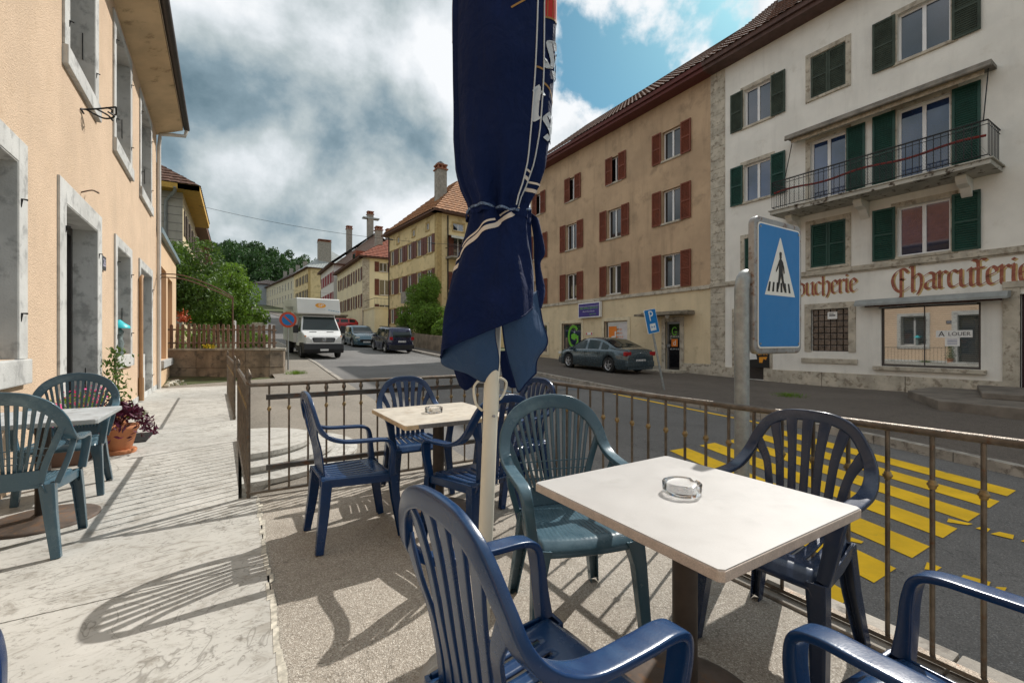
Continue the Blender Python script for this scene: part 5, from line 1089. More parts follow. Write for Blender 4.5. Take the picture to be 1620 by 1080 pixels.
c0 = FL.P(6.5, 0, .16); pt = empty('planter', c0, 0, 'planter of pink flowers against the orange wall behind the teal chairs', 'plant')
mb = MB(); FL.box(mb, 6.1, 6.95, 0, .24, .04, .3); mb.build('pot', M('dark planter', (.1, .06, .045), .8), pt, bevel=.02)
mb = MB(); [leaf(mb, FL.P(rnd.uniform(6.1, 6.95), rnd.uniform(.22, .68), rnd.uniform(.02, .34)), .03, rnd) for _ in range(500)]; mb.build('foliage', g2, pt, fix=False)
mb = MB(); [leaf(mb, FL.P(rnd.uniform(6.1, 6.95), rnd.uniform(.35, .75), rnd.uniform(.02, .36)), .024, rnd) for _ in range(230)]; mb.build('blossom', M('pink petals', (.75, .06, .25), .6, island=.3), pt, fix=False)
c0 = FL.P(8.5, 0, .16); pt = empty('climbing_plant', c0, 0, 'slender climbing plant with green leaves beside the doorway', 'plant')
mb = MB(); mb.lathe([(.11, 0), (.14, .22), (.15, .22), (.15, .25), (.1, .24)], 16, c0); mb.build('pot', M('terracotta', (.5, .2, .09)), pt)
mb = MB(); [leaf(mb, c0+Vector((rnd.gauss(0, .075), rnd.gauss(0, .09), .22+rnd.random()**1.4*.95)), .038, rnd) for _ in range(380)]; mb.build('foliage', g1, pt, fix=False)
mb = MB(); [mb.tube(cr([tuple(c0+Vector((0, 0, .2))), tuple(c0+Vector((.03*k, .02, .6))), tuple(c0+Vector((-.03*k, .05*k, 1.05)))], 4), .006, 4) for k in (-1, 0, 1)]; mb.build('stem', M('green stem', (.06, .1, .03)), pt)
# rubber doormat
mb = MB()
for i in range(9): mb.box(-1.42+.0*i, -.98, 7.1+i*.075, 7.15+i*.075, .0, .014)
mb.box(-1.42, -.98, 7.08, 7.76, .001, .006)
tag(mb.build('doormat', M('black rubber', (.012, .012, .013), .6)), 'black ribbed doormat on the pale paving before the doorway', 'doormat')

# ---------------------------------------------------------------- vehicles
m_tyre = M('tyre rubber', (.015, .015, .015), .85); m_rim = M('alloy wheel', (.5, .5, .52), .3, metal=.8); m_blk = M('black plastic', (.02, .02, .022), .5)
m_cg = M('car glass', (.015, .025, .025), .05, var=0, spec=.5, ior=1.5); m_red = M('red tail lamp', (.35, .01, .015), .2); m_hl = M('headlamp glass', (.65, .65, .62), .1, spec=1); m_chr = M('chrome', (.7, .7, .7), .12, metal=1)
def wheel(par, c, r, w, rimm=m_rim, sgn=1):
    mb = MB(); prof = [(r*.62, -w/2), (r*.94, -w/2), (r, -w/2+.03), (r, w/2-.03), (r*.94, w/2), (r*.62, w/2)]
    n = 28; vs = []; c = Vector(c)
    for (q, h) in prof:
        for k in range(n): vs.append(c+Vector((h*sgn, q*cos(2*pi*k/n), q*sin(2*pi*k/n))))
    fs = [(i*n+k, i*n+(k+1) % n, (i+1)*n+(k+1) % n, (i+1)*n+k) for i in range(len(prof)-1) for k in range(n)]
    mb.add(vs, fs, 0, True); mb.add(vs[:n], [tuple(range(n))]); o = mb.build('wheel', m_tyre, par)
    mb = MB(); x = w/2*sgn
    for k in range(5):
        a = 2*pi*k/5+.3; d = Vector((0, cos(a), sin(a))); q = Vector((0, -sin(a), cos(a)))
        mb.obox(c+Vector((x-.02*sgn, 0, 0))+d*r*.34, Vector((.018, 0, 0)), d*r*.3, q*r*.085)
    vs = []
    for q, h in ((r*.62, x), (r*.56, x-.005*sgn), (r*.55, x-.05*sgn)): vs += [c+Vector((h, q*cos(2*pi*k/n), q*sin(2*pi*k/n))) for k in range(n)]
    mb.add(vs, [(i*n+k, i*n+(k+1) % n, (i+1)*n+(k+1) % n, (i+1)*n+k) for i in range(2) for k in range(n)], 0, True)
    mb.obox(c+Vector((x-.015*sgn, 0, 0)), Vector((.02, 0, 0)), Vector((0, r*.13, 0)), Vector((0, 0, r*.13)))
    mb.build('rim', rimm, o); mb = MB(); mb.add([c+Vector((x-.07*sgn, r*.6*cos(2*pi*k/n), r*.6*sin(2*pi*k/n))) for k in range(n)], [tuple(range(n))]); mb.build('brake', m_blk, o)
def car(name, label, loc, rz, paint, L, Wd, prof, belt, wheels, wr, tumble=.16, glass=(0, 0), pillars=(), clear=.2, rot=None, cat='car', rimm=m_rim, cladding=False):
    """local frame: +y is the nose, x across. prof: roof outline (y, z); belt: (y, z) of the shoulder line; glass: y range of the side windows"""
    o = empty(name, (0, 0, 0), 0, label, cat); hw_ = Wd/2
    ys = sorted(set([-L/2+L*i/46 for i in range(47)]+[y+wr*1.14*cos(a) for y in wheels for a in [pi*k/10 for k in range(11)]]+[p[0] for p in prof]+list(glass)+[b for p in pillars for b in p]))
    pr = cr([tuple(p) for p in prof], 6); bl = belt
    def top(y): return interp(pr, y)
    def bz(y): return min(interp(bl, y), top(y)-.015)
    def bottom(y):
        z = clear
        for wy_ in wheels:
            if abs(y-wy_) < wr*1.14: z = max(z, wr+math.sqrt(max(0, (wr*1.14)**2-(y-wy_)**2)))
        return z
    def halfw(y):
        e = (abs(y)/(L/2)); return hw_*(1-.16*sm((e-.72)/.28)**1.3-.05*e**6)
    secs = []
    for y in ys:
        w = halfw(y); t = top(y); b = bz(y); z0 = bottom(y); g = max(0, t-b); k = sm(g/.35)
        z0 = min(z0, b-.04)
        tw = w-.03-tumble*min(1, g/.45)*.95 if g > .05 else w-.10
        s = [(w-.06, z0), (w-.015, z0+.03), (w, lerp(z0, b, .55) if z0 < .45 else z0+(b-z0)*.4), (w-.012, b-.05), (w-.05, b), (lerp(w-.06, tw, .5), lerp(b, t, .5)), (tw+.02, t-.07*k-.01), (tw-.10, t-.012), (tw*.45, t+.015), (0, t+.022)]
        secs.append(s)
    n = len(secs[0]); mb = MB(); vs = []
    for y, s in zip(ys, secs):
        vs += [(x, y, z) for x, z in s]+[(-x, y, z) for x, z in s[-2::-1]]
    m = 2*n-1; fs = [(i*m+k, i*m+k+1, (i+1)*m+k+1, (i+1)*m+k) for i in range(len(ys)-1) for k in range(m-1)]
    b0 = len(mb.v); mb.v += vs
    for idx, f in enumerate(fs): mb.f.append(f); mb.m.append(0); mb.sm.append(True)
    mb.add([vs[k] for k in range(m)], [tuple(range(m))]); mb.add([vs[(len(ys)-1)*m+k] for k in range(m)], [tuple(range(m))])
    mb.add([(hw_*.82, -L/2+.12, clear+.02), (-hw_*.82, -L/2+.12, clear+.02), (-hw_*.82, L/2-.12, clear+.02), (hw_*.82, L/2-.12, clear+.02)], [(0, 1, 2, 3)])
    body = mb.build('body', paint, o)
    mb = MB()    # wheel wells
    for wy_ in wheels: mb.box(-hw_*.8, hw_*.8, wy_-wr*1.2, wy_+wr*1.2, clear, wr*1.9)
    mb.box(-hw_*.85, hw_*.85, -L/2+.3, L/2-.3, clear-.03, clear+.15); mb.build('underbody', m_blk, o)
    # glass: side windows follow the body section
    segs = []; y0 = glass[0]
    for p in sorted(pillars): segs.append((y0, p[0])); y0 = p[1]
    segs.append((y0, glass[1]))
    def P(y, f, out=.006, s=1):
        w = halfw(y); t = top(y); b = bz(y); g = t-b; tw = w-.03-tumble*min(1, g/.45)*.95; k = sm(g/.35)
        A = Vector((w-.05, 0, b)); Bm = Vector((lerp(w-.06, tw, .5), 0, lerp(b, t, .5))); Cc = Vector((tw+.02, 0, t-.07*k-.01))
        q = A.lerp(Bm, f*2) if f < .5 else Bm.lerp(Cc, f*2-1); return Vector(((q.x+out)*s, y, q.z))
    for s in (1, -1):
        for (a, b) in segs:
            mb = MB(); mb.grid(lambda u, v: P(lerp(a+.03, b-.03, u), lerp(.07, .93, v), .008, s), 8, 4); mb.build('side_window', m_cg, o)
    # windscreen and rear window: follow roof line between given slopes
    def slope_glass(nm, ya, yb, inset=.09):
        mb = MB()
        def f(u, v):
            y = lerp(ya, yb, v); w = halfw(y); t = top(y); g = max(0, t-bz(y)); tw = w-.03-tumble*min(1, g/.45)*.95-inset; x = lerp(-tw, tw, u)
            dz = .022-.02*(abs(x)/tw)**2; h = 1e-3; sl = (top(y+h)-top(y-h))/(2*h); nrm = Vector((0, -sl, 1)).normalized()
            return Vector((x, y, t+dz))+nrm*.012
        mb.grid(f, 8, 8); return mb.build(nm, m_cg, o)
    car.sg = slope_glass; car.P = P; car.halfw = halfw; car.top = top; car.bz = bz
    for y in wheels:
        for s in (1, -1): wheel(o, (s*(hw_-.12), y, wr), wr, .2, rimm, s)
    if cladding:
        mb = MB()
        for y in wheels:
            for s in (1, -1):
                pts = [(s*(halfw(y)+.004), y+wr*1.2*cos(a), wr+wr*1.2*sin(a)) for a in [pi*k/14 for k in range(15)]]; mb.tube(pts, .045, 6)
        mb.build('wheel_arch_cladding', m_blk, o)
    for s in (1, -1):   # mirrors, handles
        y = glass[1]-.12; mb = MB(); mb.obox((s*(halfw(y)+.07), y, bz(y)+.05), (.1, 0, 0), (0, .05, 0), (0, 0, .065)); mb.build('mirror', paint, o, bevel=.03)
        for (a, b) in segs[-2:]:
            mb = MB(); yy = a+.12; mb.obox((s*(halfw(yy)-.005), yy, bz(yy)-.13), (.018, 0, 0), (0, .09, 0), (0, 0, .014)); mb.build('door_handle', paint, o, bevel=.008)
        mb = MB()    # door gaps
        for (a, b) in segs:
            for yy in (a, b): mb.obox((s*(halfw(yy)-.012), yy, (bz(yy)+clear+.1)/2+.0), (.012, 0, 0), (0, .006, 0), (0, 0, (bz(yy)-clear-.22)/2))
        mb.build('door_gap', m_blk, o)
    o.location = loc; o.rotation_euler = rot or (0, 0, rz)
    return o
def slab_part(o, name, mat, c, h, bev=.01): mb = MB(); mb.obox(c, (h[0], 0, 0), (0, h[1], 0), (0, 0, h[2])); return mb.build(name, mat, o, bevel=bev)
def grade(x, y, fx=0, fy=1): return math.atan2(terrain(x+fx, y+fy)-terrain(x-fx, y-fy), 2)
def plate(o, y, z, txt, s, extra=None):
    slab_part(o, 'number_plate', m_pvc, (0, y, z), (.26, .006, .055), .002)
    M4 = Matrix.Translation((0, y+s*.009, z)) @ Matrix(((-s if s > 0 else 1, 0, 0, 0), (0, 0, s, 0), (0, 1, 0, 0), (0, 0, 0, 1)))
    text(txt, .095, M('dark print', (.03, .025, .03)), 'plate_lettering', o, M4, .0008)
# dark blue grey saloon parked opposite
m_psal = M('blue grey metallic paint', (.055, .085, .105), .25, metal=.4, var=.03, coat=.8, spec=.6)
sx, sy = 13.95, 14.85
s_ = car('parked_saloon', 'blue grey saloon car parked on the sidewalk before the brown house', (sx, sy, terrain(sx, sy)+.125), R(-2), m_psal, 4.68, 1.81,
    [(-2.34, .72), (-2.3, .98), (-1.75, 1.06), (-1.3, 1.22), (-.75, 1.40), (-.1, 1.45), (.45, 1.38), (.95, 1.15), (1.35, .96), (1.9, .82), (2.25, .66), (2.34, .5)],
    [(-2.34, .9), (-1.7, .96), (-.5, .93), (.8, .89), (1.5, .84), (2.3, .6)], (-1.38, 1.33), .33, .2, (-1.35, 1.12), ((-.85, -.75), (.02, .12)), .19, rot=(grade(sx, sy), 0, R(-2)))
car.sg('windscreen', .5, 1.28); car.sg('rear_window', -1.72, -.85)
for s in (1, -1):
    slab_part(s_, 'tail_lamp', m_red, (s*.68, -2.27, .83), (.17, .06, .085), .03); slab_part(s_, 'headlight', m_hl, (s*.66, 2.13, .68), (.16, .1, .06), .03)
plate(s_, -2.345, .55, 'VD 151 984', -1); slab_part(s_, 'bumper', m_psal, (0, -2.3, .42), (.76, .07, .12), .04); slab_part(s_, 'side_trim', m_chr, (.88, .0, .24), (.008, 1.0, .012), .003); slab_part(s_, 'side_trim', m_chr, (-.88, .0, .24), (.008, 1.0, .012), .003)
mb = MB(); mb.lathe([(.03, 0), (.03, .01), (.01, .02)], 12, (0, -2.31, .86)); mb.build('badge', m_chr, s_)
# dark blue compact off-roader
bx_, by_ = 9.05, 30.6; m_pnav = M('navy paint', (.012, .016, .05), .25, metal=.3, var=.03, coat=.8)
s_ = car('parked_offroader', 'dark navy compact off-roader parked with its tail towards us', (bx_, by_, terrain(bx_, by_)+.01), 0, m_pnav, 4.24, 1.80,
    [(-2.12, .75), (-2.1, 1.0), (-2.02, 1.3), (-1.85, 1.6), (-1.5, 1.68), (.0, 1.69), (.45, 1.63), (.95, 1.22), (1.15, 1.08), (1.8, 1.02), (2.05, .85), (2.12, .6)],
    [(-2.12, 1.05), (.9, 1.02), (1.5, .98), (2.1, .8)], (-1.3, 1.27), .35, .12, (-1.75, .95), ((-1.2, -1.1), (-.2, -.1)), .22, cladding=True, rot=(grade(bx_, by_), 0, R(2)))
car.sg('windscreen', .5, 1.0)
mb = MB(); mb.grid(lambda u, v: Vector((lerp(-.62, .62, u)*(1-.12*v), -2.115+.0+.28*v**1.6-.02, lerp(1.08, 1.55, v))), 6, 5); mb.build('rear_window', m_cg, s_)
for s in (1, -1): slab_part(s_, 'tail_lamp', m_red, (s*.72, -2.1, .98), (.1, .035, .1), .02); slab_part(s_, 'roof_rail', m_blk, (s*.62, -.4, 1.72), (.02, 1.1, .02), .008); slab_part(s_, 'headlight', m_hl, (s*.68, 2.02, .85), (.1, .06, .1), .03)
slab_part(s_, 'bumper', m_blk, (0, -2.1, .42), (.82, .08, .14), .03); plate(s_, -2.15, .78, 'VD 423 768', -1)
# grey blue compact, nose towards us
cx_, cy_ = 8.2, 36.4; m_pgb = M('pale steel blue paint', (.085, .15, .19), .25, metal=.45, var=.03, coat=.8)
s_ = car('parked_hatchback', 'steel blue compact car parked facing us beyond the navy off-roader', (cx_, cy_, terrain(cx_, cy_)+.01), R(180), m_pgb, 4.25, 1.80,
    [(-2.12, .75), (-2.08, 1.1), (-1.8, 1.42), (-1.3, 1.55), (.0, 1.6), (.4, 1.52), (.95, 1.15), (1.3, 1.02), (1.9, .86), (2.12, .55)],
    [(-2.12, 1.02), (.9, .98), (1.5, .92), (2.1, .65)], (-1.3, 1.28), .33, .15, (-1.6, 1.05), ((-1.0, -.92), (-.1, 0)), .2, rot=(-grade(cx_, cy_), 0, R(182)), cladding=True)
car.sg('windscreen', .5, 1.22)
for s in (1, -1): slab_part(s_, 'headlight', m_hl, (s*.66, 2.0, .76), (.15, .08, .07), .03); slab_part(s_, 'tail_lamp', m_red, (s*.7, -2.07, 1.0), (.1, .05, .1), .02)
slab_part(s_, 'grille', m_blk, (0, 2.11, .52), (.5, .04, .1), .02); plate(s_, 2.15, .42, 'BE 22 175', 1)
# red car across the slope
rx_, ry_ = 10.2, 56.0; zr = 2.55
s_ = car('parked_estate', 'bright red car parked broadside up the slope', (rx_, ry_, zr), R(90), M('bright red paint', (.45, .012, .012), .3, var=.03, coat=.6), 4.3, 1.75,
    [(-2.15, .8), (-2.1, 1.1), (-1.8, 1.38), (-1.2, 1.45), (.1, 1.45), (.5, 1.36), (1.0, 1.05), (1.4, .93), (2.0, .78), (2.15, .5)], [(-2.15, .95), (.9, .92), (2.1, .6)], (-1.3, 1.3), .32, .15, (-1.8, 1.0), ((-1.1, -1.0), (-.1, 0)), .18, rot=(0, 0, R(88)))
car.sg('windscreen', .5, 1.2)
for s in (1, -1): slab_part(s_, 'tail_lamp', m_red, (s*.65, -2.1, .9), (.1, .04, .1), .02)
mb = MB(); mb.grid(lambda u, v: (lambda x, y: Vector((x, y, max(terrain(x, y), 2.5*sm((y-47)/7)+.06*(y-54)*(y > 54)+.02))))(lerp(kr(46)+.3, 14.5, u), lerp(44, 64, v)), 6, 20); mb.build('ramp', m_asph_old, kind='structure')
# white box van
vx, vy = 3.6, 27.6; zv = terrain(vx, vy)+.01
m_vw = M('white van paint', (.72, .72, .71), .3, var=.03, coat=.4); m_vbox = M('white box panel', (.70, .69, .65), .4, var=.05, scale=1)
vn = empty('box_van', (vx, vy, zv), 0, 'white box van with orange SP logo coming down the street', 'van')
VR = R(-3)
def vp(x, y, z): return Vector((vx-x*cos(VR)-y*sin(VR), vy-y*cos(VR)+x*sin(VR), zv+z-.045*y-.01))      # +y of the van points down the street (towards us)
def vbox(name, mat, x0, x1, y0, y1, z0, z1, bev=.02, par=None): mb = MB(); mb.add([vp(x, y, z) for z in (z0, z1) for y in (y0, y1) for x in (x0, x1)], [(0, 2, 3, 1), (4, 5, 7, 6), (0, 1, 5, 4), (1, 3, 7, 5), (3, 2, 6, 7), (2, 0, 4, 6)]); return mb.build(name, mat, par or vn, bevel=bev)
bo = vbox('cargo_box', m_vbox, -1.08, 1.08, -3.1, .75, .75, 2.75, .03)
mb = MB(); sec = [(.0, 2.72), (.0, 3.15), (.75, 3.15)]; 
mb.prism([(-3.1, 2.76), (1.9, 2.28), (2.0, 2.34), (1.75, 3.12), (1.68, 3.16), (-3.1, 3.16)], lambda y, z, h: vp(h, y, z), -1.08, 1.08); mb.build('luton_box', m_vbox, vn, bevel=.03)
mb = MB(); cab = [(.78, .45), (.78, 2.22), (1.55, 2.28), (1.75, 2.22), (2.38, 1.42), (2.95, 1.18), (3.08, 1.0), (3.1, .62), (3.02, .42)]
vs = []; ring = []
for (f, off) in ((1.0, 0), (.0, 0)):
    pass
def cabw(y, z): return .98-.16*sm((z-1.2)/1.1)-.12*sm((y-2.4)/.7)
pts = cab; n = len(pts)
mb.add([vp(cabw(y, z), y, z) for y, z in pts]+[vp(-cabw(y, z), y, z) for y, z in pts], [tuple(range(n)), tuple(range(n, 2*n))]+[(i, (i+1) % n, n+(i+1) % n, n+i) for i in range(n)]); mb.build('cab', m_vw, vn, bevel=.04)
def cabpt(x, t, o=.012):    # windscreen surface
    y = lerp(1.80, 2.34, t); z = lerp(2.15, 1.46, t); return vp(x*(cabw(y, z)-.06), y+o*.8, z+o*.6+.006)
mb = MB(); mb.grid(lambda u, v: cabpt(lerp(-1, 1, u), v), 6, 6); mb.build('windscreen', m_cg, vn, solid=0)
for s in (1, -1):
    mb = MB(); P_ = [(.95, 1.45), (2.2, 1.45), (1.72, 2.08), (.95, 2.1)]; mb.add([vp(s*(cabw(y, z)+.012), y, z) for y, z in P_], [(0, 1, 2, 3)]); mb.build('side_window', m_cg, vn)
    vbox('mirror', m_blk, s*1.05, s*1.3, 2.0, 2.12, 1.3, 1.72, .03); vbox('mirror_arm', m_blk, s*.9, s*1.06, 2.02, 2.1, 1.38, 1.46, .01)
    mb = MB(); mb.prism([(s*.88, 1.12), (s*.82, .88), (s*.56, .84), (s*.60, .98), (s*.74, 1.14)], lambda x, z, h: vp(x, h, z), 2.92, 3.1); mb.build('headlight', m_hl, vn, bevel=.02)
    vbox('marker_lamp', M('orange lamp', (.6, .2, .02), .3), s*.83, s*.9, 2.9, 3.0, 1.13, 1.2, .01)
    for y in (2.25, -1.6):
        wheel(vn, tuple(vp(s*.86, y, .36)), .36, .24, M('grey steel wheel', (.2, .2, .2), .5), -s)
mb = MB(); mb.prism([(-.5, .86), (.5, .86), (.56, 1.06), (.5, 1.1), (-.5, 1.1), (-.56, 1.06)], lambda x, z, h: vp(x, h, z), 3.02, 3.115); gr = mb.build('grille', m_blk, vn, bevel=.015)
for z in (.92, .98, 1.04): vbox('grille_bar', m_zinc, -.48, .48, 3.115, 3.125, z, z+.018, 0, gr)
mb = MB(); c = vp(0, 3.13, .99); mb.tube([c+Vector((.09*cos(a), 0, .09*sin(a))) for a in [2*pi*k/18 for k in range(18)]], .011, 5, closed=True)
for a in (90, 210, 330): mb.tube([c, c+Vector((.088*cos(R(a)), 0, .088*sin(R(a))))], .009, 5)
mb.build('badge', m_chr, gr)
mb = MB(); mb.prism([(.78, .3), (.78, .62), (1.75, .62), (1.85, .8), (2.6, .82), (3.14, .78), (3.2, .5), (3.1, .3)], lambda y, z, h: vp(h, y, z), -.97, .97); mb.build('bumper', m_blk, vn, bevel=.03)
vbox('number_plate', m_pvc, -.2, .2, 3.2, 3.212, .42, .52, .002); vbox('chassis', m_blk, -.8, .8, -3.0, 1.0, .35, .75, .01); vbox('bonnet_vent', m_blk, -.6, -.25, 2.5, 2.53, 1.36, 1.39, .005); vbox('bonnet_vent', m_blk, .25, .6, 2.5, 2.53, 1.36, 1.39, .005)
for s in (1, -1): vbox('rear_mudguard', m_blk, s*.75, s*1.05, -2.1, -1.1, .35, .78, .02)
# logo on the box nose: follows the sloping front
def nosept(x, z, o): t = (z-2.34)/(3.12-2.34); return vp(x, lerp(2.0, 1.75, t)+o, z)
mb = MB(); mb.add([nosept(-.08+.27*cos(a), 2.78+.13*sin(a), .006) for a in [2*pi*k/28 for k in range(28)]], [tuple(range(28))]); mb.build('logo', M('orange sticker', (.75, .32, .02), .5), vn)
tl = vp(-.12, 1.87+.02, 2.78); M4 = Matrix.Translation(nosept(-.1, 2.78, .012)) @ Matrix(((1, 0, 0, 0), (0, .305, -1, 0), (0, .95, .305, 0), (0, 0, 0, 1)))
M4 = Matrix.Translation(nosept(-.1, 2.78, .012)) @ Matrix(((1, 0, 0, 0), (0, .305, -.95, 0), (0, .95, .305, 0), (0, 0, 0, 1)))
text('SP', .22, m_pvc, 'lettering', vn, M4, .001, sx=1.3)
M5 = Matrix.Translation(nosept(-.05, 2.57, .012)) @ Matrix(((1, 0, 0, 0), (0, .305, -.95, 0), (0, .95, .305, 0), (0, 0, 0, 1)))
text('service personnel', .07, M('grey print', (.4, .4, .4)), 'lettering', vn, M5, .001)
mb = MB()
for k in range(5): mb.obox(nosept(-.5-.12*k, 2.55-.02*k, .008), (.045, 0, 0), (0, .004, 0), (0, 0, .012))
mb.build('blue_marking', M('blue sticker', (.05, .3, .5), .5), vn)
mb = MB(); c = vp(1.09, -.3, 2.1)
for k in range(4): mb.prism([(-.4-.5*k, 1.5+.1*(k % 2)), (-.1-.5*k, 1.5), (-.1-.5*k, 2.5), (-.4-.5*k, 2.4)], lambda y, z, h: vp(h, y, z), 1.084, 1.088)
mb.build('side_marking', M('yellow sticker', (.7, .5, .05), .5), vn)
# ---------------------------------------------------------------- railing
m_rail = M('worn rusty railing iron', (.15, .125, .10), .42, metal=.65, var=.3, scale=14, col2=(.15, .075, .04), c2=(.52, .75), bump=.4, bscale=120)
m_flat = M('dark flat iron', (.10, .095, .09), .5, metal=.6, var=.25, scale=9, col2=(.15, .08, .05))
m_knob = M('tarnished brass knob', (.25, .18, .09), .4, metal=.7, var=.3, scale=30)
def railing(label, p, q, H, n, top_knob=(), mid=True, r=.0085, finial=False, z0=0, topr=.017, base=.035, every=1):
    o = empty('railing', (p[0], p[1], z0), 0, label, 'railing', 'railings of the terrace'); P_, Q_ = Vector((*p, z0)), Vector((*q, z0)); d = (Q_-P_).normalized()
    mb = MB(); mb.tube([P_+Vector((0, 0, H)), Q_+Vector((0, 0, H))], topr, 10); mb.build('top_rail', m_rail, o)
    mb = MB(); mb.obox((P_+Q_)/2+Vector((0, 0, base)), d*(Q_-P_).length/2, d.cross(Vector((0, 0, 1)))*.018, Vector((0, 0, .009))); mb.build('bottom_rail', m_rail, o)
    for i in range(n+1):
        c = P_.lerp(Q_, i/n); end = i in (0, n); mb = MB(); rr = r*1.7 if end else r
        mb.tube([c+Vector((0, 0, 0 if end else base)), c+Vector((0, 0, H))], rr, 8 if not end else 8)
        if finial and end: mb.lathe([(.014, H), (.02, H+.02), (.013, H+.035), (.026, H+.06), (.022, H+.09), (.006, H+.125), (.001, H+.13)], 12, c)
        b = mb.build('baluster', m_rail, o)
        if mid and not end and (i % every == 0):
            k = MB(); k.lathe([(r, .682), (r*1.45, .686), (r*1.5, .692), (r*2.0, .697), (r*2.0, .703), (r*1.5, .708), (r*1.45, .714), (r, .718)], 10, c, cap=False); k.build('collar', m_knob, b)
        if i in top_knob and not end:
            k = MB(); k.lathe([(r*1.05, H-.095), (r*1.7, H-.085), (r*1.2, H-.07), (r*2.1, H-.05), (r*1.9, H-.035), (r*1.3, H-.025), (r*1.8, H-.012)], 10, c, cap=False); k.build('collar', m_rail, b)
    return o
RH = .90; CX, CY = 2.24, 4.06
fr_ = railing('railing across the far end of the terrace with two dark flat bars', (.07, 4.12), (CX, CY), RH, 15, top_knob=tuple(range(3, 16)))
for z in (.80, .235):
    mb = MB(); mb.obox(((.19+CX)/2, 4.05, z), ((CX-.19)/2, -.02, 0), (0, .008, 0), (0, 0, .02)); mb.obox(((.19+CX)/2, 4.04, z+.02), ((CX-.19)/2, -.02, 0), (0, .018, 0), (0, 0, .003)); mb.build('flat_bar', m_flat, fr_)
railing('long rusty railing between the tables and the zebra crossing', (2.29, -1.75), (CX+.01, CY-.01), RH, 42, every=1)
railing('railing along the paving with pointed end knobs nearest the tables', (.0, 6.55), (.07, 4.15), RH, 17, finial=True)
railing('farther railing along the paving beyond the round steps', (-.22, 12.6), (-.05, 8.35), RH, 26, finial=True)
# ---------------------------------------------------------------- chairs
RSEC = [(cos(a)*abs(cos(a))**-.72, sin(a)*abs(sin(a))**-.72) for a in [2*pi*(k+.5)/16 for k in range(16)]]
CSEC = [(-1, -1), (-.6, -1.08), (.6, -1.08), (1, -1), (1, 1), (.78, 1), (.78, -.62), (-.78, -.62), (-.78, 1), (-1, 1)]
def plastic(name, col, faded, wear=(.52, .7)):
    m = M(name, col, .24, var=.12, scale=1.6, col2=faded, c2=wear, spec=.6, bump=.05, bscale=220, top_tint=tuple(min(1, x*1.7+.03) for x in faded)+(.3,)); return m
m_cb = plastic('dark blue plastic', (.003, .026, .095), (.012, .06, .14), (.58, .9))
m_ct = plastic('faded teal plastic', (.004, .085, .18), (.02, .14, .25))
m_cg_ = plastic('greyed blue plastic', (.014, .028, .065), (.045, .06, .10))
m_cs = plastic('slate teal plastic', (.045, .095, .13), (.10, .165, .20))
